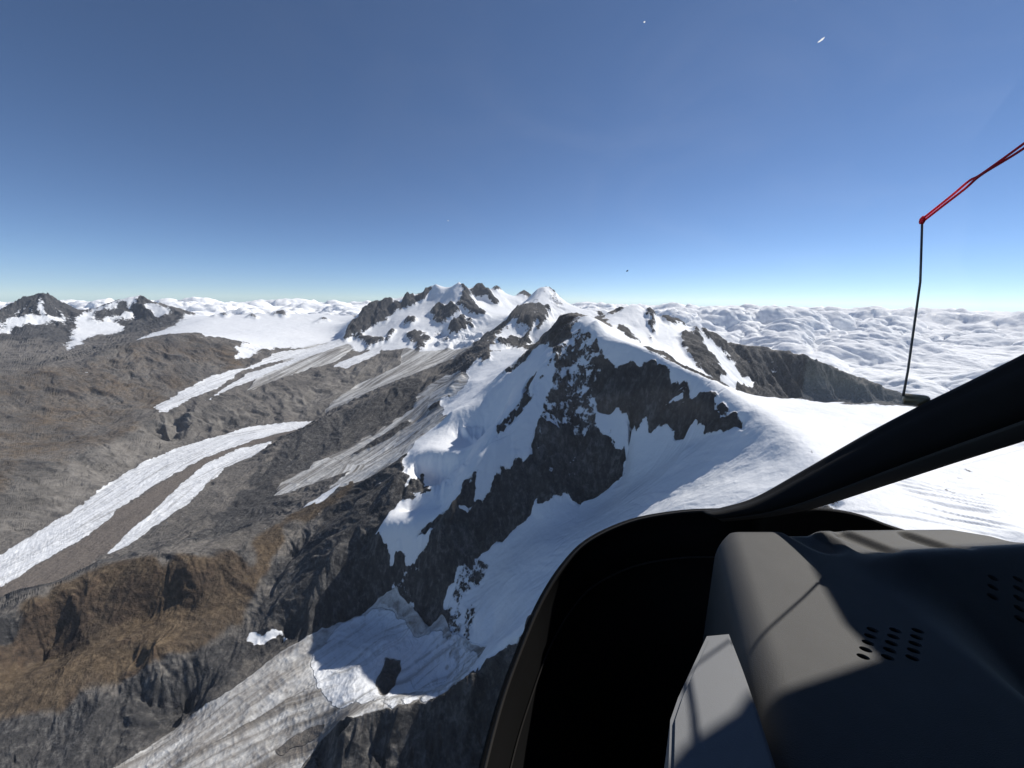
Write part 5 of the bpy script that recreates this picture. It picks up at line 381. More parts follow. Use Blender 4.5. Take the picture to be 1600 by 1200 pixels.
def fbm(x, y, wave, octaves, seed=0, gain=0.5):
    s = np.zeros(np.shape(x), np.float32); a = 1.0; f = 1.0 / wave
    for k in range(octaves):
        s += a * gnoise(x * f + 17.3 * k, y * f - 9.1 * k, seed + k); a *= gain; f *= 2.03
    return s
def ridged(x, y, wave, octaves, seed=0, gain=0.55):
    s = np.zeros(np.shape(x), np.float32); a = 1.0; f = 1.0 / wave; w = 1.0
    for k in range(octaves):
        n = 1.0 - np.abs(gnoise(x * f + 5.7 * k, y * f + 3.3 * k, seed + k)) * 2.0
        n = n * n * w
        s += a * (n - 0.4); w = np.clip(n * 1.6, 0, 1); a *= gain; f *= 2.1
    return s
def rbf_fit(P):
    X, Y, Z = P[:, 0] / 1000, P[:, 1] / 1000, P[:, 2]
    n = len(P)
    A = np.zeros((n + 3, n + 3))
    A[:n, :n] = -np.sqrt((X[:, None] - X) ** 2 + (Y[:, None] - Y) ** 2)
    A[:n, n] = 1; A[:n, n + 1] = X; A[:n, n + 2] = Y; A[n:, :n] = A[:n, n:].T
    return np.linalg.solve(A, np.r_[Z, 0, 0, 0])
def rbf_eval(P, w, x, y):
    sh = np.shape(x); x = np.ravel(x) / 1000; y = np.ravel(y) / 1000
    px, py = (P[:, 0] / 1000).astype(np.float32), (P[:, 1] / 1000).astype(np.float32)
    wv = w[:-3].astype(np.float32); out = np.empty(len(x))
    for i in range(0, len(x), 8192):
        a = x[i:i + 8192].astype(np.float32)[:, None] - px; b = y[i:i + 8192].astype(np.float32)[:, None] - py
        a *= a; b *= b; a += b; np.sqrt(a, out=a)
        out[i:i + 8192] = -(a @ wv)
    return (out + w[-3] + w[-2] * x + w[-1] * y).reshape(sh)
def polar_rows(P, w, az, rows, d0, d1, ends):
    """distances of the mesh rows along every azimuth: closer together where the ground is steep"""
    ca = np.linspace(az[0], az[-1], 220); lg = np.geomspace(d0, d1, 520)
    Hc = rbf_eval(P, w, np.sin(ca)[:, None] * lg, np.cos(ca)[:, None] * lg)
    el = np.arctan2(Hc, lg[None, :])
    step = np.abs(np.diff(el, axis=1)) + 0.10 * np.diff(np.log(lg))[None, :] + 0.00012
    k = np.exp(-np.linspace(-2, 2, 9) ** 2); k /= k.sum()
    pad = np.pad(step, ((4, 4), (0, 0)), mode='edge')
    step = sum(k[i] * pad[i:i + len(ca)] for i in range(9))
    pad = np.pad(step, ((0, 0), (4, 4)), mode='edge')
    step = sum(k[i] * pad[:, i:i + step.shape[1]] for i in range(9))
    cum = np.concatenate([np.zeros((len(ca), 1)), np.cumsum(step, axis=1)], axis=1); cum /= cum[:, -1:]
    f = (az - ca[0]) / (ca[1] - ca[0]); i0 = np.clip(f.astype(int), 0, len(ca) - 2); t = f - i0
    R = np.empty((len(az), rows))
    for k in range(len(az)):
        c = cum[i0[k]] * (1 - t[k]) + cum[i0[k] + 1] * t[k]
        R[k] = np.interp(np.linspace(0, np.interp(ends[k], lg, c), rows), c, lg)
    return R
def inside(px, py, poly):
    """points in polygon, only inside its bounding box"""
    poly = np.asarray(poly, float); res = np.zeros(px.shape, bool)
    m = (px >= poly[:, 0].min()) & (px <= poly[:, 0].max()) & (py >= poly[:, 1].min()) & (py <= poly[:, 1].max())
    if not m.any(): return res
    x, y = px[m], py[m]; r = np.zeros(x.shape, bool)
    xa, ya = poly[-1]
    for xb, yb in poly:
        if ya != yb:
            c = (ya > y) != (yb > y)
            r ^= c & (x < (xb - xa) * (y - ya) / (yb - ya) + xa)
        xa, ya = xb, yb
    res[m] = r
    return res
def blur(a, n):
    for _ in range(n):
        p = np.pad(a, 1, mode='edge')
        a = (p[:-2, 1:-1] + p[2:, 1:-1] + p[1:-1, :-2] + p[1:-1, 2:] + 2 * p[1:-1, 1:-1]) / 6
    return a

def gullies(x, y, dx, dy, wave, octaves, seed, gain=0.55):
    """furrows that run down the slope: (dx, dy) is the downhill direction times steepness"""
    s = np.zeros(np.shape(x), np.float32); a = 1.0; f = 1.0 / wave
    ax, ay = dx.astype(np.float32).copy(), dy.astype(np.float32).copy()
    for k in range(octaves):
        px, py = x * f, y * f
        ix, iy = np.floor(px), np.floor(py); fx, fy = (px - ix).astype(np.float32), (py - iy).astype(np.float32)
        jx, jy = ix.astype(np.int32), iy.astype(np.int32)
        ln = np.sqrt(ax * ax + ay * ay) + 1e-5
        sx, sy = -ay / ln * 6.2832, ax / ln * 6.2832                 # across the slope
        v = np.zeros(np.shape(x), np.float32); gx = np.zeros_like(v); gy = np.zeros_like(v); wt = np.zeros_like(v)
        for oi in (-1, 0, 1):
            for oj in (-1, 0, 1):
                h = hash2(jx + oi, jy + oj, seed + k)
                qx = fx - oi - ((h & 255) / 255.0).astype(np.float32) * 0.7 - 0.15; qy = fy - oj - (((h >> 8) & 255) / 255.0).astype(np.float32) * 0.7 - 0.15
                w = np.exp(-(qx * qx + qy * qy) * 2.6)
                ph = qx * sx + qy * sy
                v += np.cos(ph) * w; sn = np.sin(ph) * w; gx -= sn * sx; gy -= sn * sy; wt += w
        v /= wt; gx /= wt; gy /= wt
        s += a * v
        ax = ax + gx * a * 0.22 * ln; ay = ay + gy * a * 0.22 * ln
        a *= gain; f *= 2.05
    return s

# ---------------------------------------------------------------- node helpers
class Nodes:
    def __init__(self, name):
        self.m = bpy.data.materials.new(name); self.m.use_nodes = True
        self.t = self.m.node_tree; self.t.nodes.clear()
        self.out = self.n('ShaderNodeOutputMaterial')
    def n(self, kind, **kw):
        o = self.t.nodes.new(kind)
        for k, v in kw.items(): setattr(o, k, v)
        return o
    def put(self, sock, v):
        if isinstance(v, bpy.types.NodeSocket): self.t.links.new(v, sock)
        elif v is not None: sock.default_value = v
    def math(self, op, a, b=None, c=None, clamp=False):
        o = self.n('ShaderNodeMath', operation=op); o.use_clamp = clamp
        self.put(o.inputs[0], a); self.put(o.inputs[1], b)
        if c is not None: self.put(o.inputs[2], c)
        return o.outputs[0]
    def step(self, v, lo, hi):
        o = self.n('ShaderNodeMapRange', interpolation_type='SMOOTHSTEP')
        self.put(o.inputs['Value'], v); self.put(o.inputs['From Min'], lo); self.put(o.inputs['From Max'], hi)
        return o.outputs['Result']
    def mix(self, f, a, b):
        o = self.n('ShaderNodeMix', data_type='RGBA')
        self.put(o.inputs[0], f); self.put(o.inputs[6], a if not isinstance(a, tuple) else (*a, 1)); self.put(o.inputs[7], b if not isinstance(b, tuple) else (*b, 1))
        return o.outputs[2]
    def mixf(self, f, a, b):
        o = self.n('ShaderNodeMix', data_type='FLOAT')
        self.put(o.inputs[0], f); self.put(o.inputs[2], a); self.put(o.inputs[3], b)
        return o.outputs[0]
    def noise(self, vec, scale, detail=6.0, rough=0.55, dist=0.0, lac=2.0):
        o = self.n('ShaderNodeTexNoise')
        self.put(o.inputs['Vector'], vec); o.inputs['Scale'].default_value = scale; o.inputs['Detail'].default_value = detail
        o.inputs['Roughness'].default_value = rough; o.inputs['Distortion'].default_value = dist; o.inputs['Lacunarity'].default_value = lac
        return o.outputs['Fac']
    def attr(self, name):
        o = self.n('ShaderNodeAttribute', attribute_name=name)
        return o
    def sep(self, v):
        o = self.n('ShaderNodeSeparateXYZ'); self.put(o.inputs[0], v); return o.outputs
    def scalev(self, vec, s):
        o = self.n('ShaderNodeVectorMath', operation='MULTIPLY'); self.put(o.inputs[0], vec); o.inputs[1].default_value = s
        return o.outputs[0]
    def bump(self, h, dist, strength=1.0, normal=None):
        o = self.n('ShaderNodeBump'); self.put(o.inputs['Height'], h); o.inputs['Distance'].default_value = dist
        self.put(o.inputs['Strength'], strength); self.put(o.inputs['Normal'], normal)
        return o.outputs[0]
    def bsdf(self, color, rough=0.9, spec=0.2, normal=None, **kw):
        o = self.n('ShaderNodeBsdfPrincipled')
        self.put(o.inputs['Base Color'], (*color, 1) if isinstance(color, tuple) else color); self.put(o.inputs['Roughness'], rough)
        self.put(o.inputs['Specular IOR Level'], spec); self.put(o.inputs['Normal'], normal)
        for k, v in kw.items(): self.put(o.inputs[k], v)
        self.t.links.new(o.outputs[0], self.out.inputs['Surface'])
        return o
def ramp(N, v, stops):
    o = N.n('ShaderNodeValToRGB'); N.put(o.inputs[0], v)
    e = o.color_ramp.elements
    while len(e) < len(stops): e.new(0.5)
    for k, (p, c) in zip(e, stops): k.position = p; k.color = (*c, 1)
    return o.outputs[0]

# ---------------------------------------------------------------- materials of the ground
def ground_material():
    N = Nodes('alpine_ground')
    P = N.n('ShaderNodeTexCoord').outputs['Object']
    c1, c2 = N.attr('cover'), N.attr('cover_more')
    snow, ice, brown = N.sep(c1.outputs['Vector'])
    pale, dark, moraine = N.sep(c2.outputs['Vector'])
    flow = N.attr('flow').outputs['Vector']
    # noises
    n_big = N.noise(P, 1 / 700, 5, 0.55)
    n_mid = N.noise(P, 1 / 110, 9, 0.62)
    n_fine = N.noise(P, 1 / 22, 8, 0.65)
    n_edge = N.noise(P, 1 / 55, 10, 0.68)
    # rock: dark where steep, paler loose debris on gentle ground and in furrows
    nzv, cav, gul = N.sep(N.attr('relief').outputs['Vector'])
    debris = N.step(N.math('ADD', N.math('SUBTRACT', nzv, N.math('ADD', N.math('MULTIPLY', cav, 0.22), N.math('MULTIPLY', gul, 0.10))), N.math('MULTIPLY', N.math('SUBTRACT', n_mid, 0.5), 0.9)), 0.55, 0.95)
    streak = N.noise(N.scalev(P, (1 / 18, 1 / 18, 1 / 60)), 1.0, 8, 0.66, 0.8)
    n_cl = N.math('ADD', N.math('MULTIPLY', streak, 0.40), N.math('ADD', N.math('MULTIPLY', n_fine, 0.25), N.math('MULTIPLY', N.noise(N.scalev(P, (1 / 60, 1 / 60, 1 / 130)), 1.0, 8, 0.62, 0.8), 0.35)))
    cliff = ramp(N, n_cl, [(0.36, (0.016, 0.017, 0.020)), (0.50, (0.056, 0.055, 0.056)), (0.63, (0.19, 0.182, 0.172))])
    scree = ramp(N, n_fine, [(0.28, (0.092, 0.085, 0.078)), (0.5, (0.162, 0.148, 0.134)), (0.74, (0.265, 0.243, 0.215))])
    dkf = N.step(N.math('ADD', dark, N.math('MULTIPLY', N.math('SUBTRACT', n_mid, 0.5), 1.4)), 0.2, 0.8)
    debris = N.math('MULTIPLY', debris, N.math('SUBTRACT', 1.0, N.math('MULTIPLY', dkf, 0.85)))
    rock = N.mix(debris, cliff, scree)
    cliff_b = ramp(N, n_fine, [(0.28, (0.030, 0.024, 0.019)), (0.5, (0.085, 0.060, 0.042)), (0.74, (0.17, 0.120, 0.080))])
    scree_b = ramp(N, n_fine, [(0.28, (0.056, 0.041, 0.028)), (0.5, (0.118, 0.086, 0.056)), (0.74, (0.21, 0.158, 0.105))])
    rock_b = N.mix(debris, cliff_b, scree_b)
    be = N.step(N.math('ADD', brown, N.math('MULTIPLY', N.math('SUBTRACT', N.math('ADD', n_big, n_mid), 1.0), 1.1)), 0.15, 0.85)
    rock = N.mix(be, rock, rock_b)
    rock = N.mix(N.math('MULTIPLY', pale, 0.85), rock, ramp(N, n_mid, [(0.3, (0.115, 0.106, 0.096)), (0.7, (0.28, 0.26, 0.235))]))
    tone = N.noise(P, 1 / 620, 7, 0.62)
    rock = N.mix(N.math('MULTIPLY', N.step(tone, 0.44, 0.62), 0.6), rock, N.mix(0.6, rock, (0.034, 0.033, 0.034)))
    # ice: long streaks along the flow, dirty bands
    fl = N.noise(N.scalev(flow, (1 / 900, 1 / 28, 0)), 1.0, 7, 0.62, 0.4)
    fl2 = N.noise(N.scalev(flow, (1 / 1500, 1 / 130, 0)), 1.0, 4, 0.55, 0.3)
    cr = N.noise(N.scalev(flow, (1 / 45, 1 / 120, 0)), 1.0, 7, 0.66, 1.6)
    dirt = N.step(N.math('ADD', N.math('MULTIPLY', fl, 0.6), N.math('MULTIPLY', fl2, 0.5)), 0.44, 0.66)
    icec = N.mix(dirt, (0.66, 0.655, 0.64), (0.20, 0.185, 0.165))
    icec = N.mix(N.step(n_fine, 0.5, 0.72), icec, N.mix(0.5, icec, (0.14, 0.13, 0.12)))
    mor = N.mix(fl, (0.10, 0.085, 0.075), (0.22, 0.19, 0.165))
    # snow
    snowc = N.mix(n_big, (0.80, 0.82, 0.85), (0.88, 0.885, 0.89))
    n_e2 = N.noise(P, 1 / 300, 7, 0.62)
    e = N.math('ADD', N.math('MULTIPLY', N.math('SUBTRACT', n_edge, 0.5), 2.0), N.math('MULTIPLY', N.math('SUBTRACT', n_e2, 0.5), 0.9))
    e = N.math('ADD', e, N.math('MULTIPLY', N.math('SUBTRACT', streak, 0.5), 0.7))
    e = N.math('MULTIPLY', e, N.math('SUBTRACT', 1.0, N.math('MULTIPLY', N.step(N.math('MAXIMUM', ice, moraine), 0.36, 0.55), 0.75)))
    sf = N.step(N.math('ADD', snow, e), 0.44, 0.56)
    iff = N.step(N.math('ADD', ice, N.math('MULTIPLY', e, 0.8)), 0.42, 0.58)
    mf = N.step(N.math('ADD', moraine, N.math('MULTIPLY', e, 0.6)), 0.4, 0.6)
    # bare white ice keeps faint streaks and crevasse lines
    gl = N.math('MULTIPLY', sf, N.step(ice, 0.15, 0.5))
    snowc = N.mix(N.math('MULTIPLY', gl, N.math('MULTIPLY', N.step(N.math('ADD', N.math('MULTIPLY', fl, 0.8), N.math('MULTIPLY', cr, 0.3)), 0.52, 0.74), 0.8)), snowc, (0.30, 0.29, 0.275))
    crk = N.math('MULTIPLY', N.step(N.math('ABSOLUTE', N.math('SUBTRACT', cr, 0.5)), 0.022, 0.004), N.step(fl2, 0.42, 0.58))
    snowc = N.mix(N.math('MULTIPLY', N.math('MULTIPLY', gl, crk), 0.6), snowc, (0.16, 0.17, 0.19))
    icec = N.mix(N.math('MULTIPLY', crk, 0.5), icec, (0.07, 0.07, 0.075))
    c = N.mix(iff, rock, icec)
    c = N.mix(mf, c, mor)
    c = N.mix(sf, c, snowc)
    # relief finer than the mesh
    hr = N.math('ADD', N.math('MULTIPLY', n_mid, 24.0), N.math('MULTIPLY', n_fine, 8.0))
    hi = N.math('ADD', N.math('MULTIPLY', fl, 5.0), N.math('MULTIPLY', cr, 2.5))
    hs = N.math('ADD', N.math('MULTIPLY', N.noise(P, 1 / 160, 8, 0.55), 16.0), N.math('MULTIPLY', N.math('MULTIPLY', gl, cr), 3.0))
    h = N.mixf(iff, hr, hi)
    h = N.mixf(sf, h, hs)
    nb = N.bump(h, 1.0, 1.0)
    N.bsdf(c, N.mixf(sf, 0.92, 0.62), N.mixf(sf, 0.15, 0.25), nb)
    return N.m

def grid_mesh(name, X, Y, Z, keep=None):
    n, m = X.shape
    me = bpy.data.meshes.new(name)
    idx = np.arange(n * m).reshape(n, m)
    q = np.stack([idx[:-1, :-1], idx[1:, :-1], idx[1:, 1:], idx[:-1, 1:]], -1).reshape(-1, 4)
    co = np.stack([X, Y, Z], -1).reshape(-1, 3).astype(np.float32)
    me.vertices.add(len(co)); me.vertices.foreach_set('co', co.ravel())
    me.loops.add(q.size); me.loops.foreach_set('vertex_index', q.ravel().astype(np.int32))
    me.polygons.add(len(q)); me.polygons.foreach_set('loop_start', np.arange(0, q.size, 4, dtype=np.int32))
    me.polygons.foreach_set('use_smooth', np.ones(len(q), bool))
    me.update(calc_edges=True)
    return me
def vec_attr(me, name, a, b, c):
    at = me.attributes.new(name, 'FLOAT_VECTOR', 'POINT')
    at.data.foreach_set('vector', np.stack([a, b, c], -1).reshape(-1, 3).astype(np.float32).ravel())

# ---------------------------------------------------------------- the ground
# outline of the air that holds the ranges (km); ground ends just inside it, clouds begin just outside
AIR = [(-16.5, -1.8), (-16.5, 9.2), (-9.2, 13.6), (1.2, 13.6), (7.3, 6.4), (8.3, 3.0), (8.3, -1.8)]
def hull_distance(a):
    d = np.full(np.shape(a), 1e9)
    for (x0, y0), (x1, y1) in zip(AIR, AIR[1:] + AIR[:1]):
        ex, ey = x1 - x0, y1 - y0; s, c = np.sin(a), np.cos(a)
        den = s * ey - c * ex; t = (x0 * ey - y0 * ex) / np.where(np.abs(den) < 1e-9, 1e-9, den); w = np.where(abs(ex) > abs(ey), (s * t - x0) / (ex + 1e-12), (c * t - y0) / (ey + 1e-12))
        d = np.where((t > 0) & (w >= -1e-6) & (w <= 1 + 1e-6), np.minimum(d, t * 1000), d)
    return d
def sstep_np(t): t = np.clip(t, 0, 1); return t * t * (3 - 2 * t)
SV = np.array(SURVEY, float)
WT = rbf_fit(SV)
NC, NR = 1300, 800
az = np.arctan(np.linspace(-1.95, 1.85, NC))
R = polar_rows(SV, WT, az, NR, 420.0, 17000.0, hull_distance(az) - 140.0)
X, Y = np.sin(az)[:, None] * R, np.cos(az)[:, None] * R
Z0 = rbf_eval(SV, WT, X, Y)
# ground cover painted by the map outlines, with ragged edges
jit = np.clip(R / 2000, 0.5, 4.0); farj = np.clip((R - 3500) / 5000, 0, 1)
JX = X + jit * (34 * fbm(X, Y, 130, 6, 11, 0.6)) + farj * 190 * fbm(X, Y, 800, 5, 13, 0.6); JY = Y + jit * (34 * fbm(X, Y, 130, 6, 31, 0.6)) + farj * 190 * fbm(X, Y, 800, 5, 33, 0.6)
BX, BY = JX + 150 * jit * fbm(X, Y, 520, 4, 15, 0.6), JY + 150 * jit * fbm(X, Y, 520, 4, 35, 0.6)
ch = {k: np.zeros(X.shape, np.float32) for k in ('snow', 'ice', 'brown', 'pale', 'crag', 'moraine', 'dark', 'crisp', 'serac')}
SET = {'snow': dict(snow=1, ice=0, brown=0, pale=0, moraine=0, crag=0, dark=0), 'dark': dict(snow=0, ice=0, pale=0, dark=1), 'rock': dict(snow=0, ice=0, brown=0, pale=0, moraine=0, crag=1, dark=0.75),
       'dust': dict(snow=0.5, ice=0), 'ice': dict(snow=0, ice=1, moraine=0), 'glacier': dict(snow=1, ice=0.6, moraine=0, crisp=1),
       'moraine': dict(snow=0, ice=0, moraine=1), 'brown': dict(snow=0, ice=0, brown=1), 'brown2': dict(snow=0, ice=0, brown=0.45),
       'pale': dict(snow=0, ice=0, pale=1), 'icefall': dict(snow=1, ice=0.45, moraine=0), 'broken': dict(snow=0.60, ice=0), 'dirty': dict(snow=0, ice=1, moraine=0.47), 'serac': dict(snow=1, ice=0, crag=0, serac=1), 'lobe': dict(snow=0.53, ice=0.7, moraine=0), 'sand': dict(snow=0, ice=0, pale=1, brown=0.6)}
for kind, poly in COVER:
    smooth_edge = kind in ('glacier', 'ice', 'dirty', 'moraine', 'pale')
    if kind.startswith('brown') or kind == 'lobe': m = inside(BX, BY, poly)
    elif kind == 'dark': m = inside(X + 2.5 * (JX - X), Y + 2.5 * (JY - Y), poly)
    elif smooth_edge: m = inside(X + 0.3 * (JX - X), Y + 0.3 * (JY - Y), poly)
    else: m = inside(JX, JY, poly)
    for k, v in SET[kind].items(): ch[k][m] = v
ch['ice'] = np.clip(ch['ice'], 0, 1)
for k in ch: ch[k] = blur(ch[k], {'brown': 30, 'pale': 14, 'crag': 5, 'dark': 7, 'ice': 4, 'serac': 5}.get(k, 1))
ch['ice'] = np.clip(ch['ice'] * 1.3, 0, 1)                                   # a dirty margin round the clean ice
# slope of the base ground
def slope_of(Z):
    gx0 = np.gradient(X, axis=0); gy0 = np.gradient(Y, axis=0); gz0 = np.gradient(Z, axis=0)
    gx1 = np.gradient(X, axis=1); gy1 = np.gradient(Y, axis=1); gz1 = np.gradient(Z, axis=1)
    nx = gy0 * gz1 - gz0 * gy1; ny = gz0 * gx1 - gx0 * gz1; nz = gx0 * gy1 - gy0 * gx1
    return np.abs(nz) / np.sqrt(nx * nx + ny * ny + nz * nz + 1e-9)
def gradient_of(Z):
    xi, yi, zi = np.gradient(X, axis=0), np.gradient(Y, axis=0), np.gradient(Z, axis=0)
    xj, yj, zj = np.gradient(X, axis=1), np.gradient(Y, axis=1), np.gradient(Z, axis=1)
    det = xi * yj - xj * yi
    return (zi * yj - zj * yi) / det, (xi * zj - xj * zi) / det
zx, zy = gradient_of(Z0)
zx, zy = blur(zx.astype(np.float32), 6), blur(zy.astype(np.float32), 6)
grade = np.clip(np.sqrt(zx * zx + zy * zy), 0, 1.6)
nz0 = blur(slope_of(Z0).astype(np.float32), 4)
steep = np.clip((0.95 - nz0) / 0.45, 0, 1)
rocky = blur(np.clip(1 - ch['snow'] - ch['ice'] - ch['moraine'], 0, 1), 3)
snowy = blur(np.clip(ch['snow'] - ch['ice'] * 0.5, 0, 1), 3)
icy = blur(ch['ice'], 2)
far = np.clip(R / 2500, 0.8, 3.2)
DX = X + 40 * far * fbm(X, Y, 300, 3, 51); DY = Y + 40 * far * fbm(X, Y, 300, 3, 61)
gul = gullies(DX, DY, -zx, -zy, 420, 5, 171, 0.58)
gul_far = gullies(DX, DY, -zx, -zy, 1100, 3, 151, 0.5)
farw = np.clip((R - 2800) / 3000, 0, 1)
Z = Z0 + rocky * (1 - 0.55 * np.clip(ch['brown'], 0, 1)) * (0.12 + np.clip(grade, 0, 1.1)) * (32 * gul * (1 + 0.6 * farw) + (75 - 25 * (R < 9300)) * farw * gul_far)
Z += rocky * (0.30 + 0.70 * steep) * far * (1 - 0.5 * farw * (R < 9300)) * (16 * ridged(DX, DY, 330, 7, 71) + 6 * fbm(DX, DY, 45, 5, 81, 0.6))
Z += snowy * (np.clip(grade - 0.25, 0, 1) * (9 * gul + 40 * farw * gul_far) + 7 * fbm(DX, DY, 420, 4, 91, 0.42) + steep * 7 * ridged(DX, DY, 260, 4, 95, 0.5))
Z += ch['crag'] * np.clip((R - 3200) / 4500, 0, 1) * 120                 # far crags stand out of the snow
Z += icy * (3.5 * ridged(DX, DY, 150, 4, 101, 0.55) + 1.6 * ridged(DX, DY, 30, 3, 105, 0.6))
# broken ice of the hanging glaciers: blocks and steps
sc_ = np.clip(R / 2100, 0.8, 3.5)
blocks = np.abs(gnoise(DX / (46 * sc_), DY / (46 * sc_), 131)) * 2 + 0.6 * np.abs(gnoise(DX / (21 * sc_), DY / (21 * sc_), 133)) * 2
Z += ch['serac'] * sc_ * (15 * blocks + 10 * np.clip(gnoise(DX / (95 * sc_), DY / (60 * sc_), 135) * 6, -1, 1))
# crevasses in the snow plateau under the right-hand pane, and a few in the steeper snow
def cracks(angle, long, short, seed):
    ca, sa = math.cos(angle), math.sin(angle)
    u, v = X * ca + Y * sa, Y * ca - X * sa + 14 * fbm(X, Y, 130, 3, seed + 3)
    return np.exp(-(gnoise(u / long, v / short, seed) / 0.055) ** 2)
cw = np.clip(fbm(X, Y, 300, 3, 111) * 3.0 - 0.15, 0, 1) * np.clip((az[:, None] - 0.70) / 0.08, 0, 1) * np.clip((1480 - R) / 200, 0, 1) * snowy
Z -= cw * 7 * cracks(-0.62, 420, 42, 113)
cb = snowy * np.clip((2600 - R) / 600, 0, 1) * np.clip(fbm(X, Y, 420, 3, 117) * 3 - 0.5, 0, 1) * np.clip(grade * 2, 0, 1)
Z -= cb * 5 * cracks(0.25, 260, 55, 119)
# snow keeps to ledges and furrows, ribs stay bare
nz1 = slope_of(Z).astype(np.float32)
cav = (Z - blur(blur(Z, 8), 8)) / (0.0045 * R)                 # + on ribs, - in furrows
cav = np.clip(blur(cav.astype(np.float32), 1), -1.5, 1.5)
near = np.clip((3600 - R) / 1500, 0, 1)
sw = np.where(blur(ch['crisp'], 3) > 0.02, ch['snow'], blur(ch['snow'], 9) * 0.6 + ch['snow'] * 0.4)
mid = np.clip(1 - np.abs(sw - 0.5) * 2, 0, 1)
high = np.clip((Z + 1150) / 500, 0, 1)
speck_ = rocky * high * (0.14 + 0.19 * near) * (sw < 0.5)
ch['snow'] = np.clip(sw + mid * (0.55 * (nz1 - 0.62) - 0.22 * cav) + speck_ * (1 - 0.9 * cav) * np.clip((nz1 - 0.35) * 2.2, 0, 1.2), 0, 1)
SEGS = []
for li, ln in enumerate(FLOW):
    s0 = li * 7000.0
    for (xa, ya), (xb, yb) in zip(ln[:-1], ln[1:]):
        SEGS.append((xa, ya, xb, yb, s0)); s0 += math.hypot(xb - xa, yb - ya)
fs, ft, fd = np.zeros(X.shape), np.zeros(X.shape), np.full(X.shape, 1e9)
gm = (icy > 0.02) | (ch['moraine'] > 0.02) | (blur(ch['ice'], 2) > 0.02)
gx_, gy_ = X[gm], Y[gm]; bs, bt, bd = np.zeros(gx_.shape), np.zeros(gx_.shape), np.full(gx_.shape, 1e9)
for xa, ya, xb, yb, s0 in SEGS:
    ex, ey = xb - xa, yb - ya; L = math.hypot(ex, ey); t = np.clip(((gx_ - xa) * ex + (gy_ - ya) * ey) / L ** 2, 0, 1)
    d = np.hypot(gx_ - xa - t * ex, gy_ - ya - t * ey); m = d < bd
    bd[m] = d[m]; bs[m] = (s0 + t * L)[m]; bt[m] = (((gx_ - xa) * ey - (gy_ - ya) * ex) / L)[m]
fs[gm], ft[gm] = bs, bt

# the ground falls into its natural pieces, every piece an object of its own that meets its neighbours edge to edge
A_ = az[:, None] + 0 * R
gl_ = ((ch['ice'] > 0.25) | (ch['moraine'] > 0.4)) & (R < 10200)
line_no = np.floor(fs / 7000.0).astype(int)
region = np.full(X.shape, 1, np.int32)                                            # 1 valley slopes below the main summit
region[(A_ < -0.36) & (R > 4300)] = 2                                              # long brown ridge on the left
region[(A_ < -0.30) & (R > 9400)] = 3                                              # far firn and its two summits
region[(R > 8300) & (A_ > -0.43) & (A_ < 0.16)] = 4                                # far many-topped massif
region[(R > 4300) & (R <= 8900) & (A_ > -0.10) & (A_ < 0.20)] = 5                  # white pyramid behind the main summit
region[(R > 2650) & (A_ >= 0.16)] = 6                                              # range on the right
region[(R <= 3450) & (A_ > -0.46)] = 7                                             # main summit
region[(ch['brown'] > 0.4) & (R < 3000)] = 8                                       # brown spur
region[(A_ <= -0.46) & (R <= 3000)] = 8
pl_ = (A_ > 0.30) & (nz1 > 0.80) & (ch['snow'] > 0.9) & (R < 2650) & (Z > -620)
region[blur(pl_.astype(np.float32), 10) > 0.5] = 9                                 # snow plateau
for k_ in range(8): region[gl_ & (line_no == k_)] = 10 + (0, 0, 1, 2, 3, 4, 5, 5)[k_]
NAMES = {1: 'valley_slope', 2: 'hill', 3: 'far_mountain', 4: 'far_mountain', 5: 'mountain', 6: 'mountain', 7: 'mountain', 8: 'hill', 9: 'snow_plateau',
         10: 'glacier', 11: 'glacier', 12: 'glacier', 13: 'glacier', 14: 'glacier', 15: 'glacier'}
LABELS = {1: 'grey scree and rock slopes of the valley below the summits', 2: 'long grey-brown mountain ridge on the left', 3: 'two far snow-patched summits and their white firn plateau at left',
          4: 'far snow-covered massif with several rocky tops left of centre', 5: 'white pyramid peak behind the main summit', 6: 'snowy peak and dark falling ridge in front of the clouds at right',
          7: 'nearest snow and rock summit with a shaded north face', 8: 'brown grassy spur at lower left', 9: 'bright snow plateau behind the windscreen post',
          10: 'long curved white glacier tongue with a dark moraine stripe at left', 11: 'upper glacier tongue below the far firn', 12: 'grey glacier below the far massif', 13: 'streaked grey glacier left of the white slopes',
          14: 'thin dirty glacier beside the north snow slopes', 15: 'dirty crevassed glacier at the bottom of the picture'}
GM = ground_material()
T_ = np.stack([X, Y, Z], -1)
g0, g1 = np.gradient(T_, axis=0), np.gradient(T_, axis=1)
NRM = np.cross(g0, g1); NRM /= np.linalg.norm(NRM, axis=-1, keepdims=True) + 1e-12; NRM *= np.sign(NRM[..., 2:3])
co_all = T_.reshape(-1, 3).astype(np.float32); nrm_all = NRM.reshape(-1, 3).astype(np.float32)
att_all = {'cover': (ch['snow'], ch['ice'], ch['brown']), 'cover_more': (ch['pale'], ch['dark'], ch['moraine']), 'flow': (fs, ft, fs * 0), 'relief': (nz1, cav, gul)}
att_all = {k: np.stack(v, -1).reshape(-1, 3).astype(np.float32) for k, v in att_all.items()}
idx = np.arange(NC * NR, dtype=np.int32).reshape(NC, NR)
quads = np.stack([idx[:-1, :-1], idx[1:, :-1], idx[1:, 1:], idx[:-1, 1:]], -1).reshape(-1, 4)
freg = region[:-1, :-1].reshape(-1)
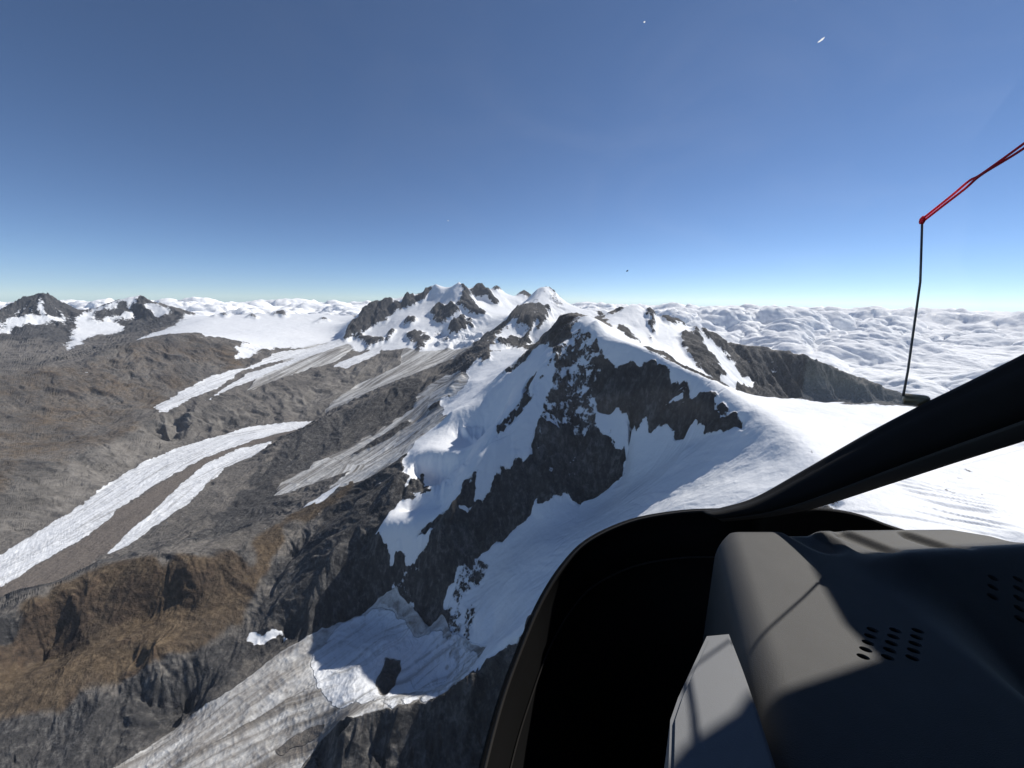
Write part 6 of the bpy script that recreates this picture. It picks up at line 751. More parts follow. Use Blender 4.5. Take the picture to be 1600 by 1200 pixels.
for rk in sorted(NAMES):
    q = quads[freg == rk]
    if len(q) < 50: continue
    used, inv = np.unique(q.ravel(), return_inverse=True)
    me = bpy.data.meshes.new(NAMES[rk])
    me.vertices.add(len(used)); me.vertices.foreach_set('co', co_all[used].ravel())
    me.loops.add(q.size); me.loops.foreach_set('vertex_index', inv.astype(np.int32).ravel())
    me.polygons.add(len(q)); me.polygons.foreach_set('loop_start', np.arange(0, q.size, 4, dtype=np.int32))
    me.polygons.foreach_set('use_smooth', np.ones(len(q), bool))
    me.update(calc_edges=True)
    for k, v in att_all.items():
        at_ = me.attributes.new(k, 'FLOAT_VECTOR', 'POINT'); at_.data.foreach_set('vector', v[used].ravel())
    cn = me.attributes.new('custom_normal', 'FLOAT_VECTOR', 'POINT'); cn.data.foreach_set('vector', nrm_all[used].ravel())
    me.materials.append(GM)
    o = bpy.data.objects.new(NAMES[rk], me); col.objects.link(o)
    o['kind'] = 'structure'; o['label'] = LABELS[rk]

# ---------------------------------------------------------------- sea of clouds beyond the ranges
def cloud_material():
    N = Nodes('cloud_white')
    P = N.n('ShaderNodeTexCoord').outputs['Object']
    h = N.math('ADD', N.math('MULTIPLY', N.noise(P, 1 / 420, 8, 0.6), 90.0), N.math('MULTIPLY', N.noise(P, 1 / 90, 5, 0.6), 14.0))
    o = N.bsdf((0.96, 0.965, 0.97), 1.0, 0.0, N.bump(h, 1.0, 0.7))
    o.subsurface_method = 'BURLEY'
    o.inputs['Subsurface Weight'].default_value = 0.45
    o.inputs['Subsurface Radius'].default_value = (1.0, 1.0, 1.0)
    o.inputs['Subsurface Scale'].default_value = 50.0
    return N.m
def puffs(x, y, wave, seed):
    """rounded heads with creases between them, 0 .. 1"""
    px, py = x / wave, y / wave
    ix, iy = np.floor(px), np.floor(py); fx, fy = (px - ix).astype(np.float32), (py - iy).astype(np.float32)
    jx, jy = ix.astype(np.int32), iy.astype(np.int32); best = np.zeros(np.shape(x), np.float32)
    for oi in (-1, 0, 1):
        for oj in (-1, 0, 1):
            h = hash2(jx + oi, jy + oj, seed)
            qx = fx - oi - ((h & 255) / 255.0).astype(np.float32); qy = fy - oj - (((h >> 8) & 255) / 255.0).astype(np.float32)
            r = 0.55 + 0.45 * (((h >> 16) & 255) / 255.0).astype(np.float32)
            best = np.maximum(best, r * np.sqrt(np.clip(1 - (qx * qx + qy * qy) / (r * r), 0, 1)))
    return best
def billow(x, y, wave, octaves, seed, gain=0.5):
    s = np.zeros(np.shape(x), np.float32); a = 1.0; f = 1.0 / wave
    for k in range(octaves):
        s += a * (np.abs(gnoise(x * f + 3.1 * k, y * f + 8.7 * k, seed + k)) * 2 - 0.5); a *= gain; f *= 2.07
    return s
NCC, NCR = 760, 480
caz = np.arctan(np.linspace(-1.95, 1.85, NCC))
start = hull_distance(caz) + 160.0
u_ = np.linspace(0, 1, NCR)
# rows closer together near by; the deck follows the curve of the earth
CRr = 1.0 / ((1 - u_)[None, :] / start[:, None] + u_[None, :] / 190000.0)
CX, CY = np.sin(caz)[:, None] * CRr, np.cos(caz)[:, None] * CRr
right = sstep_np((CX + 1500) / 5000)
deck = -1060 - 330 * right * np.exp(-(CRr - 9000) / 9000)
big = fbm(CX, CY, 11000, 4, 201, 0.5)
wx = CX + 700 * fbm(CX, CY, 3400, 3, 241); wy = CY + 700 * fbm(CX, CY, 3400, 3, 251)
tower = np.clip(fbm(CX, CY, 6500, 3, 231) * 1.3 + 0.25 + 0.25 * right, 0.12, 1)
H1 = deck - 420 - 140 * right + 230 * big + (0.2 + tower) * (560 * puffs(wx, wy, 3100, 261) + 520 * puffs(wx + 300, wy, 1500, 271) + 160 * puffs(wx, wy + 900, 700, 275))
hol = np.exp(-(((CX - 6600) / 1500) ** 2 + ((CY - 7300) / 1500) ** 2))
H1 = H1 - 420 * hol
H1 = H1 - CRr ** 2 / (2 * 6371000.0)
# puffs pushed out along the surface normal
gx0, gx1 = np.gradient(CX, axis=0), np.gradient(CX, axis=1); gy0, gy1 = np.gradient(CY, axis=0), np.gradient(CY, axis=1)
HB = blur(H1.astype(np.float32), 2); gz0, gz1 = np.gradient(HB, axis=0), np.gradient(HB, axis=1)
nx = gy0 * gz1 - gz0 * gy1; ny = gz0 * gx1 - gx0 * gz1; nz = gx0 * gy1 - gy0 * gx1
ln = np.sqrt(nx * nx + ny * ny + nz * nz); sg = np.sign(nz)
nx, ny, nz = nx * sg / ln, ny * sg / ln, nz * sg / ln
pf = (0.4 + tower) * (150 * puffs(wx + 0.7 * H1, wy - 0.5 * H1, 520, 281) + 100 * puffs(wx - 0.5 * H1, wy + 0.6 * H1, 250, 291) + 45 * puffs(wx + 0.4 * H1, wy + 0.3 * H1, 125, 297) + 30 * fbm(wx, wy, 200, 3, 295))
fade = np.clip((np.arange(NCR) - 3) / 12, 0, 1)[None, :]
CX2, CY2, CZ2 = CX + nx * pf * fade, CY + ny * pf * fade, H1 + nz * pf * fade
cm = grid_mesh('cloud_sea', CX2, CY2, CZ2)
cm.materials.append(cloud_material())
clouds = bpy.data.objects.new('cloud_sea', cm); col.objects.link(clouds)
clouds['kind'] = 'stuff'; clouds['label'] = 'sea of bright billowing white clouds filling the valleys to the horizon'
clouds['category'] = 'clouds'

# ---------------------------------------------------------------- helicopter (only the cockpit round the eye)
def plain_material(name, color, rough, spec=0.3, grain=0.0, grain_scale=900.0, variation=0.0, **kw):
    N = Nodes(name)
    P = N.n('ShaderNodeTexCoord').outputs['Object']
    c = tuple(color)
    if variation:
        n = N.noise(P, 14.0, 5, 0.6)
        c = N.mix(n, tuple(x * (1 - variation) for x in color), tuple(x * (1 + variation) for x in color))
    nb = None
    if grain:
        nb = N.bump(N.noise(P, grain_scale, 3, 0.6), grain, 0.6)
    N.bsdf(c, rough, spec, nb, **kw)
    return N.m
M_TRIM = plain_material('black_trim', (0.013, 0.0125, 0.013), 0.75, 0.18, 0.0006, 700, 0.15)
M_SHELL = plain_material('black_shell', (0.006, 0.006, 0.0065), 0.85, 0.15, 0.0004, 500)
M_COWL = plain_material('grey_grained_plastic', (0.070, 0.0675, 0.065), 0.66, 0.28, 0.0007, 620, 0.16)
M_SIDE = plain_material('pale_grey_plastic', (0.165, 0.170, 0.180), 0.6, 0.35, 0.0003, 900, 0.06)
M_STEEL = plain_material('dull_steel', (0.17, 0.17, 0.18), 0.45, 0.5, Metallic=0.6)
M_BRASS = plain_material('weathered_brass', (0.20, 0.17, 0.11), 0.45, 0.5, variation=0.25, Metallic=0.7)
M_SPECK = plain_material('dried_insect', (0.02, 0.018, 0.016), 0.8, 0.1)
def glow_through(name, color, part_):
    N = Nodes(name)
    d = N.n('ShaderNodeBsdfDiffuse'); d.inputs['Color'].default_value = (*color, 1); t = N.n('ShaderNodeBsdfTranslucent'); t.inputs['Color'].default_value = (*color, 1)
    mx = N.n('ShaderNodeMixShader'); mx.inputs[0].default_value = part_
    N.t.links.new(d.outputs[0], mx.inputs[1]); N.t.links.new(t.outputs[0], mx.inputs[2]); N.t.links.new(mx.outputs[0], N.out.inputs['Surface'])
    return N.m
M_CHALK = glow_through('pale_scuff', (0.85, 0.85, 0.84), 0.7)
M_YARN = plain_material('red_yarn', (0.90, 0.07, 0.10), 0.9, 0.1, 0.0006, 1500, 0.15, **{'Subsurface Weight': 0.9, 'Subsurface Radius': (1.0, 0.25, 0.25), 'Subsurface Scale': 0.006})
def glass_material():
    N = Nodes('acrylic_pane')
    lw = N.n('ShaderNodeLayerWeight'); lw.inputs['Blend'].default_value = 0.25
    f = N.math('ADD', 0.012, N.math('MULTIPLY', N.math('POWER', lw.outputs['Facing'], 4.0), 0.22))
    tr = N.n('ShaderNodeBsdfTransparent'); tr.inputs[0].default_value = (0.975, 0.98, 0.985, 1)
    gl = N.n('ShaderNodeBsdfGlossy'); gl.inputs['Roughness'].default_value = 0.03; gl.inputs['Color'].default_value = (1, 1, 1, 1)
    mx = N.n('ShaderNodeMixShader'); N.put(mx.inputs[0], f); N.t.links.new(tr.outputs[0], mx.inputs[1]); N.t.links.new(gl.outputs[0], mx.inputs[2])
    # thin film of dust and wiped smears that scatters a little sunlight
    P = N.n('ShaderNodeTexCoord').outputs['Object']
    sm_ = N.math('MULTIPLY', N.step(N.noise(N.scalev(P, (2.2, 2.2, 5.0)), 1.0, 5, 0.6, 1.2), 0.35, 0.8), 0.013)
    sm_ = N.math('ADD', sm_, N.math('MULTIPLY', N.step(N.noise(P, 160.0, 2, 0.5), 0.73, 0.80), 0.07))
    tl = N.n('ShaderNodeBsdfTranslucent'); tl.inputs['Color'].default_value = (0.8, 0.8, 0.8, 1)
    m2 = N.n('ShaderNodeMixShader'); N.put(m2.inputs[0], N.math('ADD', sm_, 0.002)); N.t.links.new(mx.outputs[0], m2.inputs[1]); N.t.links.new(tl.outputs[0], m2.inputs[2])
    N.t.links.new(m2.outputs[0], N.out.inputs['Surface'])
    return N.m
M_GLASS = glass_material()

heli = bpy.data.objects.new('helicopter', None)
heli.location = (0.4, -0.2, -1.25); heli.empty_display_size = 0.3
heli['label'] = 'helicopter cockpit with black windscreen frame and grey instrument cowl, seen from inside'
heli['category'] = 'helicopter'
col.objects.link(heli)
def part(name, verts, faces, mat, parent=heli, smooth=True, label=None):
    me = bpy.data.meshes.new(name); me.from_pydata([tuple(v) for v in verts], [], faces); me.validate()
    bm = bmesh.new(); bm.from_mesh(me); bmesh.ops.recalc_face_normals(bm, faces=bm.faces); bm.to_mesh(me); bm.free()
    if smooth: me.polygons.foreach_set('use_smooth', np.ones(len(me.polygons), bool))
    me.materials.append(mat)
    o = bpy.data.objects.new(name, me); col.objects.link(o)
    o.parent = parent
    base = Vector((0, 0, 0)); q = parent
    while q is not None: base += q.location; q = q.parent
    o.location = -base                     # vertices are written in eye coordinates
    if label: o['label'] = label
    return o
def loft(rings, closed_ring=True, caps=True):
    n = len(rings[0]); v = [p for r in rings for p in r]; f = []
    for i in range(len(rings) - 1):
        for j in range(n if closed_ring else n - 1):
            k = (j + 1) % n
            f.append((i * n + j, i * n + k, (i + 1) * n + k, (i + 1) * n + j))
    if caps and closed_ring:
        f.append(tuple(range(n))[::-1]); f.append(tuple(range((len(rings) - 1) * n, len(rings) * n)))
    return v, f
def smooth_curve(pts, n):
    """Catmull-Rom through the points"""
    p = [np.array(q, float) for q in pts]; p = [2 * p[0] - p[1]] + p + [2 * p[-1] - p[-2]]
    out = []
    m = len(p) - 3
    for k in range(n):
        s = k / (n - 1) * m; i = min(int(s), m - 1); t = s - i
        a, b, c, d = p[i:i + 4]
        out.append(0.5 * (2 * b + (c - a) * t + (2 * a - 5 * b + 4 * c - d) * t * t + (3 * b - a - 3 * c + d) * t ** 3))
    return out
def tube(path, r, seg=8):
    rings = []
    for i, p in enumerate(path):
        a = path[max(i - 1, 0)]; b = path[min(i + 1, len(path) - 1)]
        d = Vector(b) - Vector(a); d.normalize()
        s = d.orthogonal() if i == 0 else (last - d * last.dot(d)); s.normalize(); last = s
        t = d.cross(s); rr = r[i] if hasattr(r, '__len__') else r
        rings.append([Vector(p) + (s * math.cos(k * 2 * math.pi / seg) + t * math.sin(k * 2 * math.pi / seg)) * rr for k in range(seg)])
    return loft(rings)

# lower edge of the windscreen, post edges (x, y, z in metres from the eye)
SILL = [(-0.089, 0.340, -0.955), (-0.081, 0.421, -0.926), (-0.046, 0.556, -0.869), (-0.013, 0.650, -0.821), (0.028, 0.728, -0.772), (0.076, 0.801, -0.718), (0.136, 0.861, -0.665), (0.207, 0.902, -0.619), (0.321, 0.926, -0.576), (0.442, 0.918, -0.543), (0.543, 0.891, -0.519), (0.637, 0.880, -0.508)]
SILL_R = [(0.605, 0.877, -0.514), (0.691, 0.937, -0.548), (0.810, 0.953, -0.549), (0.892, 0.950, -0.553), (0.954, 0.940, -0.563), (1.005, 0.918, -0.577), (1.123, 0.880, -0.605), (1.274, 0.799, -0.637), (1.436, 0.648, -0.659), (1.534, 0.410, -0.670)]
POST_UP = [(0.494, 0.905, -0.532), (0.544, 0.895, -0.513), (0.611, 0.880, -0.476), (0.697, 0.862, -0.399), (0.793, 0.822, -0.289), (0.856, 0.778, -0.206), (0.889, 0.747, -0.158), (0.931, 0.697, -0.086), (0.970, 0.630, 0.003), (0.997, 0.555, 0.094), (1.021, 0.464, 0.205)]
POST_LO = [(0.539, 0.878, -0.544), (0.591, 0.861, -0.527), (0.646, 0.841, -0.504), (0.712, 0.815, -0.467), (0.812, 0.767, -0.384), (0.878, 0.724, -0.318), (0.914, 0.693, -0.276), (0.947, 0.659, -0.232), (1.001, 0.592, -0.139), (1.037, 0.521, -0.032), (1.064, 0.432, 0.076)]
NS = 60
up, lo = smooth_curve(POST_UP, NS), smooth_curve(POST_LO, NS)
prof = [(0.0, 0.006), (0.0, -0.004), (0.015, -0.012), (0.06, -0.020), (0.14, -0.024), (0.155, -0.030), (0.30, -0.042), (0.55, -0.046), (0.70, -0.043), (0.74, -0.036), (0.97, -0.006), (1.0, 0.0), (1.0, 0.008), (0.5, 0.012)]
rings = []
for a, b in zip(up, lo):
    inn = (a + b) / 2; inn = inn / np.linalg.norm(inn)
    rings.append([a + (b - a) * w + inn * d for w, d in prof])
v, f = loft(rings)
post = part('windscreen_post', v, f, M_TRIM, label='black slanting windscreen post with a slimmer grey lower lip')

# nose shell under the windscreen: rolled rim, then walls down to the floor
def shell(curve, name, n):
    c = smooth_curve(curve, n); ctr = np.array([0.45, 0.25, 0])
    rings = []
    for p in c:
        h = ctr - p; h[2] = 0; h /= np.linalg.norm(h)
        d = np.array([0, 0, -1.0])
        rings.append([p - h * 0.012 + d * 0.02, p - h * 0.010, p - h * 0.002 + np.array([0, 0, 0.002]), p + h * 0.004, p + h * 0.007 + d * 0.006, p + h * 0.004 + d * 0.012, p + h * 0.014 + d * 0.05, p + h * 0.03 + d * 0.09, p + h * 0.028 + d * 0.094, p + h * 0.06 + d * 0.2,
                      np.array([p[0] + h[0] * 0.34, p[1] + h[1] * 0.34, -1.25]), np.array([p[0] - h[0] * 0.01, p[1] - h[1] * 0.01, -1.25])])
    v, f = loft(rings)
    return part(name, v, f, M_SHELL, label='matte black inner skin of the nose below the windscreen' if name == 'nose_shell' else None)
shell(SILL, 'nose_shell', 60)
shell(SILL_R, 'nose_rim', 40)

# rubber seal along the rim, a seam line in the inner skin, and the slim lip of the post
M_RUBBER = plain_material('grey_rubber', (0.030, 0.028, 0.027), 0.7, 0.25)
def offset_curve(curve, n, inward, down):
    out = []
    for p in smooth_curve(curve, n):
        hh = np.array([0.45, 0.25, 0]) - p; hh[2] = 0; hh /= np.linalg.norm(hh)
        out.append(p + hh * inward + np.array([0, 0, -down]))
    return out
part('rim_seal', *tube(offset_curve(SILL, 70, 0.003, 0.0), 0.0035, 6), M_RUBBER)
part('skin_seam', *tube(offset_curve(SILL, 70, 0.036, 0.110), 0.0022, 6), M_RUBBER)
lip = []
for a, b in zip(up, lo):
    inn = (a + b) / 2; inn = inn / np.linalg.norm(inn)
    lip.append([a + (b - a) * w + inn * d for w, d in ((0.745, -0.0375), (0.80, -0.034), (0.965, -0.0105), (0.985, -0.0045), (0.97, -0.003), (0.75, -0.030))])
part('post_lip', *loft(lip), plain_material('grey_lip', (0.070, 0.066, 0.064), 0.6, 0.3))

# windscreen panes
CC, CR = np.array([0.216, -0.108, -0.108]), np.array([0.972, 1.188, 0.972])
def canopy(d):
    e = d / CR; o = -CC / CR; a = e @ e; b = 2 * o @ e; c = o @ o - 1
    return d * ((-b + math.sqrt(b * b - 4 * a * c)) / (2 * a))
edge = smooth_curve(SILL[:-2] + POST_UP[2:], 200)
eaz = np.array([math.atan2(p[0], p[1]) for p in edge]); eel = np.array([math.atan2(p[2], math.hypot(p[0], p[1])) for p in edge])
o_ = np.argsort(eaz); eaz, eel = eaz[o_], eel[o_]
verts, idx, faces = [], {}, []
AZ = np.radians(np.linspace(-80, 62, 100)); 
for i, a in enumerate(AZ):
    lowel = np.interp(a, eaz, eel, left=math.radians(-72)) - 0.012
    topel = math.radians(34)
    for j in range(41):
        e = lowel + (topel - lowel) * j / 40
        idx[i, j] = len(verts); verts.append(canopy(np.array([math.sin(a) * math.cos(e), math.cos(a) * math.cos(e), math.sin(e)])) * 1.004)
for i in range(len(AZ) - 1):
    for j in range(40): faces.append((idx[i, j], idx[i + 1, j], idx[i + 1, j + 1], idx[i, j + 1]))
pane = part('windscreen_pane', verts, faces, M_GLASS, label='large clear curved left windscreen pane with small dirt specks')
sm = pane.modifiers.new('thickness', 'SOLIDIFY'); sm.thickness = 0.004; sm.offset = 1.0
r_lo = smooth_curve(POST_LO[2:], 30); r_si = smooth_curve(SILL_R[1:], 30)
verts = []
for a, b in zip(r_lo, r_si):
    for k in range(9):
        t = k / 8; p = a * (1 - t) + b * t; out = p / np.linalg.norm(p)
        verts.append(p + out * 0.10 * math.sin(math.pi * t) * 0.6)
faces = [(i * 9 + k, (i + 1) * 9 + k, (i + 1) * 9 + k + 1, i * 9 + k + 1) for i in range(29) for k in range(8)]
pane_r = part('windscreen_pane', verts, faces, M_GLASS, label='clear right windscreen pane below the post')
sm = pane_r.modifiers.new('thickness', 'SOLIDIFY'); sm.thickness = 0.004
# dirt on the pane
def speck(p, rx, rz, rot, mat, name='speck'):
    p = np.array(p); nrm = Vector(p / np.linalg.norm(p)); t = nrm.cross(Vector((0, 0, 1))).normalized(); s = t.cross(nrm)
    ca, sa = math.cos(rot), math.sin(rot); vs_, fs_ = [], []
    for k in range(14):
        q = k * 2 * math.pi / 14; a = rx * math.cos(q) * (1 + 0.2 * math.sin(3 * q)); b = rz * math.sin(q) * (1 + 0.15 * math.cos(5 * q))
        vs_.append(Vector(p) * 0.9985 + t * (a * ca - b * sa) + s * (a * sa + b * ca))
    fs_ = [tuple(range(14))]
    part(name, vs_, fs_, mat, pane)
speck((0.3002, 1.0541, 0.0767), 0.0030, 0.0016, 0.5, M_SPECK, 'dead_insect')
speck((0.5335, 0.7862, 0.4482), 0.0050, 0.0014, 0.5, M_CHALK, 'scuff')
speck((0.2333, 0.8240, 0.4946), 0.0016, 0.0012, 0.2, M_CHALK, 'scuff')
speck((-0.1501, 0.9374, 0.1739), 0.0012, 0.0010, 0.2, M_CHALK, 'scuff')

# instrument cowl, in axes along the helicopter (r to its right, f forward, 21 degrees right of the view)
HR, HF = np.array([0.9336, -0.3584]), np.array([0.3584, 0.9336])
def far_edge(r): return np.interp(r, [0.10, 0.128, 0.145, 0.183, 0.264, 0.45, 0.655, 0.72, 0.77, 0.98, 1.25], [0.78, 0.81, 0.858, 0.905, 0.938, 1.02, 1.107, 1.107, 1.086, 1.08, 1.02])
def sstep(t): t = np.clip(t, 0, 1); return t * t * (3 - 2 * t)
def capsule(x, y, a, b):
    ax, ay = a; bx, by = b; t = np.clip(((x - ax) * (bx - ax) + (y - ay) * (by - ay)) / ((bx - ax) ** 2 + (by - ay) ** 2), 0, 1)
    return np.hypot(x - ax - t * (bx - ax), y - ay - t * (by - ay))
def cowl_top(x, y):
    z = -0.5 + 0.0 * x
    crest = 0.668 + 0.10 * (x - 0.75)
    wgt = sstep((x - 0.66) / 0.14)
    z = z + 0.022 * sstep((crest + 0.045 - y) / 0.05) * wgt
    q = np.clip(crest - y, 0, None)
    z = z - 0.55 * wgt * (np.sqrt(q * q + 0.02 ** 2) - 0.02)
    for a, b, rad, dep in (((0.742, 0.760), (0.778, 0.705), 0.030, 0.013), ((0.882, 0.757), (0.925, 0.705), 0.026, 0.013), ((0.640, 0.80), (0.665, 0.735), 0.048, 0.012)):
        z = z - dep * sstep((rad - capsule(x, y, a, b)) / 0.024)
    return z
prof_l = [(0.0, -0.42), (0.0, -0.25), (0.0, -0.12)] + [(0.045 * (1 - math.cos(t)), -0.045 * (1 - math.sin(t))) for t in np.linspace(0, math.pi / 2, 9)]
r_list = [(0.155 + dr, dz) for dr, dz in prof_l] + [(r, 0.0) for r in np.linspace(0.206, 1.25, 240)]
prof_f = [(t, 0.0) for t in np.linspace(0, 1, 140)]
verts, faces = [], []
for r, dz in r_list:
    fe = far_edge(max(r, 0.155)) - 0.02
    line = [(f_, 0.0) for f_ in np.linspace(-0.12, fe, 200)] + [(fe + 0.02 * math.sin(t), -0.02 * (1 - math.cos(t))) for t in np.linspace(0.2, math.pi / 2, 5)] + [(fe + 0.02, -0.10), (fe + 0.02, -0.30)]
    for f_, df in line:
        xy = HR * r + HF * f_
        verts.append((xy[0], xy[1], float(cowl_top(xy[0], xy[1])) + (dz if dz < -0.1 else dz) + df))
nl = len(line); nr_ = len(r_list)
faces = [(i * nl + j, (i + 1) * nl + j, (i + 1) * nl + j + 1, i * nl + j + 1) for i in range(nr_ - 1) for j in range(nl - 1)]
cowl = part('instrument_cowl', verts, faces, M_COWL, label='grey grained instrument cowl with rounded left edge and oval vent holes')
md = cowl.modifiers.new('skin', 'SOLIDIFY'); md.thickness = 0.004; md.offset = -1
# oval vent holes cut right through the skin
cut_v, cut_f = [], []
def oval(cx, cy, cz):
    b = len(cut_v); n = 16; ux, uy = np.array([0.94, -0.34]), np.array([0.34, 0.94])
    for zz in (cz - 0.03, cz + 0.03):
        for k in range(n):
            t = 2 * math.pi * k / n; p = np.array([cx, cy]) + ux * 0.0078 * math.cos(t) + uy * 0.0049 * math.sin(t)
            cut_v.append((p[0], p[1], zz))
    cut_f.append(tuple(b + k for k in range(n))[::-1]); cut_f.append(tuple(b + n + k for k in range(n)))
    for k in range(n): cut_f.append((b + k, b + (k + 1) % n, b + n + (k + 1) % n, b + n + k))
for c_ in range(3):
    for k in range(5):
        oval(0.570 + 0.036 * c_ - 0.0142 * k - 0.001 * c_, 0.508 - 0.0118 * k - 0.0005 * c_, -0.5)
for c_ in range(3):
    for k in range(5 if c_ else 3):
        oval(0.905 + 0.048 * c_ - 0.017 * k, 0.628 - 0.0155 * k, float(cowl_top(0.905 + 0.048 * c_ - 0.017 * k, 0.628 - 0.0155 * k)))
tmp = bpy.data.meshes.new('cut'); tmp.from_pydata(cut_v, [], cut_f)
cutter = bpy.data.objects.new('cut', tmp); col.objects.link(cutter); cutter.location = (0, 0, 0)
bo = cowl.modifiers.new('holes', 'BOOLEAN'); bo.operation = 'DIFFERENCE'; bo.object = cutter; bo.solver = 'EXACT'
bpy.context.view_layer.update()
dg = bpy.context.evaluated_depsgraph_get()
new = bpy.data.meshes.new_from_object(cowl.evaluated_get(dg))
cowl.modifiers.clear(); cowl.data = new
bpy.data.objects.remove(cutter); bpy.data.meshes.remove(tmp)
new.polygons.foreach_set('use_smooth', np.ones(len(new.polygons), bool))
try: new.set_sharp_from_angle(angle=math.radians(40))
except Exception: pass
# black tray under the vents so that the holes look into the dark
def slab(x0, x1, y0, y1, z0, z1):
    v = [(x, y, z) for z in (z0, z1) for x, y in ((x0, y0), (x1, y0), (x1, y1), (x0, y1))]
    return v, [(3, 2, 1, 0), (4, 5, 6, 7), (0, 1, 5, 4), (1, 2, 6, 5), (2, 3, 7, 6), (3, 0, 4, 7)]
part('instrument_tray', *slab(0.50, 1.10, 0.34, 0.64, -0.60, -0.58), M_SHELL, smooth=False)

# pale side console left of the cowl
top = [(0.284, 0.463), (0.318, 0.467), (0.306, 0.413), (0.292, 0.357), (0.276, 0.301), (0.262, 0.20), (0.135, 0.20), (0.164, 0.299), (0.186, 0.349), (0.206, 0.375)]
bm = bmesh.new()
tv = [bm.verts.new((x, y, -0.465)) for x, y in top]; bv = [bm.verts.new((x, y, -1.2)) for x, y in top]
bm.faces.new(tv); bm.faces.new(bv[::-1])
for k in range(len(top)): bm.faces.new((tv[k], bv[k], bv[(k + 1) % len(top)], tv[(k + 1) % len(top)]))
bmesh.ops.recalc_face_normals(bm, faces=bm.faces)
bmesh.ops.bevel(bm, geom=[e for e in bm.edges if all(vv.co.z > -0.5 for vv in e.verts)], offset=0.005, segments=4, affect='EDGES')
mside = bpy.data.meshes.new('side_console'); bm.to_mesh(mside); bm.free()
mside.materials.append(M_SIDE); mside.polygons.foreach_set('use_smooth', np.ones(len(mside.polygons), bool)); mside.set_sharp_from_angle(angle=math.radians(50))
so = bpy.data.objects.new('side_console', mside); col.objects.link(so); so.parent = heli; so.location = -heli.location
so['label'] = 'pale grey tapering console box left of the cowl'

# cabin round and behind the eye: roof, floor, bulkhead, lower door skins
def plate(name, poly, z0, z1, mat):
    n = len(poly); v = [(x, y, z0) for x, y in poly] + [(x, y, z1) for x, y in poly]
    f = [tuple(range(n))[::-1], tuple(range(n, 2 * n))] + [(k, (k + 1) % n, n + (k + 1) % n, n + k) for k in range(n)]
    return part(name, v, f, mat, smooth=False)
plate('roof', [(-0.75, 0.20), (0.0, 0.50), (0.9, 0.75), (1.09, 0.90), (1.16, 1.0), (1.257, 1.045), (1.324, 1.10), (1.75, 1.22), (1.95, 0.9), (1.95, -1.3), (-0.75, -1.3)], 0.60, 0.68, M_SHELL)
plate('floor', [(-0.7, -1.3), (1.66, -1.3), (1.66, 0.30), (-0.7, 0.20)], -1.29, -1.255, M_SHELL)
part('rear_bulkhead', *slab(-0.75, 1.9, -1.34, -1.28, -1.25, 0.62), M_SHELL, smooth=False)
part('door_skin', *slab(-0.78, -0.74, -1.27, 0.05, -1.25, -0.35), M_SHELL, smooth=False)
yz = [(1.32, 0.76), (1.425, 0.70), (1.40, 0.61), (1.34, 0.52), (1.15, 0.21), (0.95, -0.12), (0.35, -0.30), (-1.27, -0.30), (-1.27, 0.76)]
part('sun_blocker', [(x, y, z) for x in (1.68, 1.72) for y, z in yz], [tuple(range(9))[::-1], tuple(range(9, 18))] + [(k, (k + 1) % 9, 9 + (k + 1) % 9, 9 + k) for k in range(9)], M_SHELL, smooth=False)  # unseen plate added above the right door skin to keep sun off the cowl
part('door_skin', *slab(1.68, 1.72, -1.27, 0.30, -1.25, -0.305), M_SHELL, smooth=False)

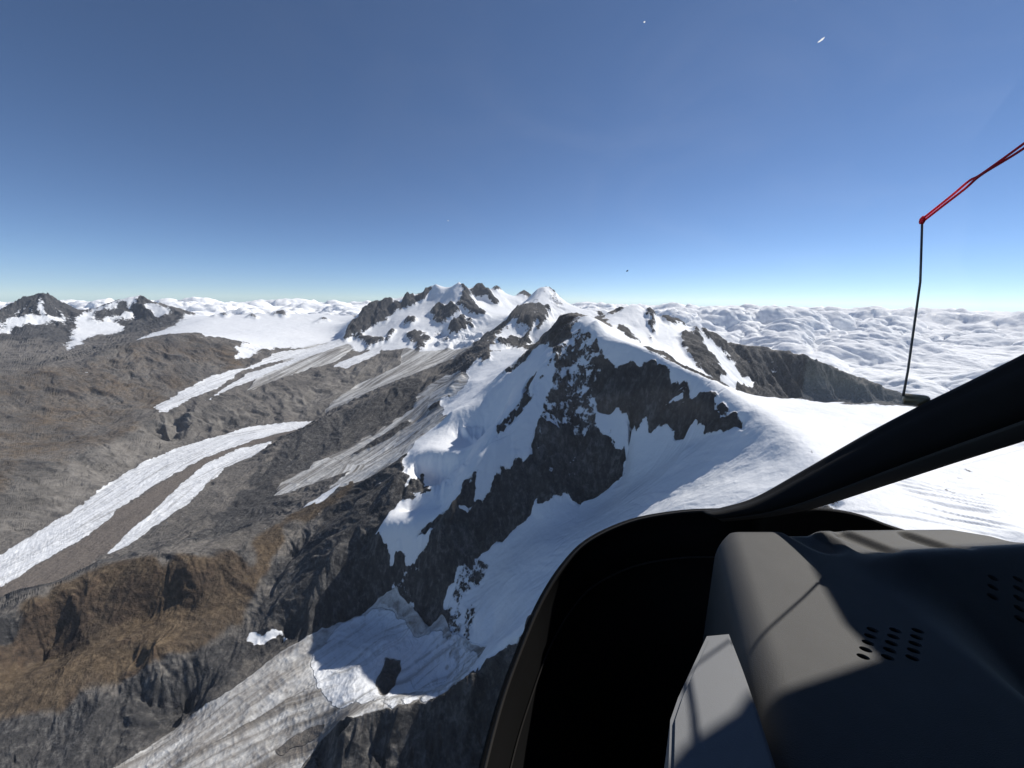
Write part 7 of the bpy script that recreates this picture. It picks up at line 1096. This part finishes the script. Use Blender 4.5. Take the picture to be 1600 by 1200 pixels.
# yaw string: thin mast on a brass foot outside the windscreen, red yarn blown back from its tip
foot = np.array([0.8618, 0.797, -0.2009]); 
ax = Vector((0.80, -0.60, 0.02)).normalized()
rad = [0.0105, 0.0125, 0.0125, 0.0115, 0.0085]; off = [-0.019, -0.0165, 0.012, 0.017, 0.0205]
mast = part('yaw_string_mast', *tube([(0.8413, 0.8046, -0.1944), (0.8408, 0.8041, -0.1858), (0.8381, 0.8035, -0.1404), (0.8186, 0.8014, 0.0432), (0.7954, 0.8018, 0.1582)], [0.0022, 0.0022, 0.0020, 0.0019, 0.0018], 8), M_STEEL, label='thin steel rod standing outside the windscreen')
part('mast_foot', *tube([Vector(foot) + ax * t for t in off], rad, 20), M_BRASS, mast, label='short weathered brass cylinder clamped to the post')
part('knot', *tube([(0.7960, 0.8024, 0.1523), (0.7957, 0.8022, 0.1566), (0.7951, 0.8018, 0.1620), (0.7954, 0.8014, 0.1669)], [0.0030, 0.0046, 0.0042, 0.0018], 8), M_YARN, mast)
def cast_path(pts): return smooth_curve(pts, 40)
part('yarn_strand', *tube(cast_path([(0.7954, 0.8018, 0.1620), (0.8154, 0.7776, 0.1976), (0.8219, 0.7592, 0.2182), (0.8251, 0.7452, 0.2252), (0.8381, 0.7085, 0.2576), (0.8489, 0.6588, 0.2981)]), 0.0021, 7), M_YARN, mast)
part('yarn_strand', *tube(cast_path([(0.7957, 0.8020, 0.1555), (0.8100, 0.7819, 0.1825), (0.8197, 0.7614, 0.2052), (0.8257, 0.7447, 0.2246), (0.8413, 0.7085, 0.2516), (0.8532, 0.6566, 0.2916)]), 0.0021, 7), M_YARN, mast)


# ---------------------------------------------------------------- the air between the eye and the ranges
N = Nodes('mountain_air')
pv = N.n('ShaderNodeVolumePrincipled')
pv.inputs['Color'].default_value = (0.76, 0.85, 1.0, 1)
pv.inputs['Density'].default_value = 1.0e-5
pv.inputs['Anisotropy'].default_value = 0.1
N.t.links.new(pv.outputs[0], N.out.inputs['Volume'])
n_ = len(AIR); zb, zt = float(Z.min()) - 60.0, float(Z.max()) + 150.0
hv = [(x * 1000, y * 1000, zb) for x, y in AIR] + [(x * 1000, y * 1000, zt) for x, y in AIR]
hf = [tuple(range(n_)), tuple(range(n_, 2 * n_))[::-1]] + [(k, n_ + k, n_ + (k + 1) % n_, (k + 1) % n_) for k in range(n_)]
hm = bpy.data.meshes.new('haze'); hm.from_pydata(hv, [], hf)
bm = bmesh.new(); bm.from_mesh(hm); bmesh.ops.recalc_face_normals(bm, faces=bm.faces); bm.to_mesh(hm); bm.free()
hm.materials.append(N.m)
haze = bpy.data.objects.new('haze', hm); col.objects.link(haze)
haze['kind'] = 'stuff'
haze['label'] = 'thin blue mountain air between the eye and the far ranges'
haze['category'] = 'haze'
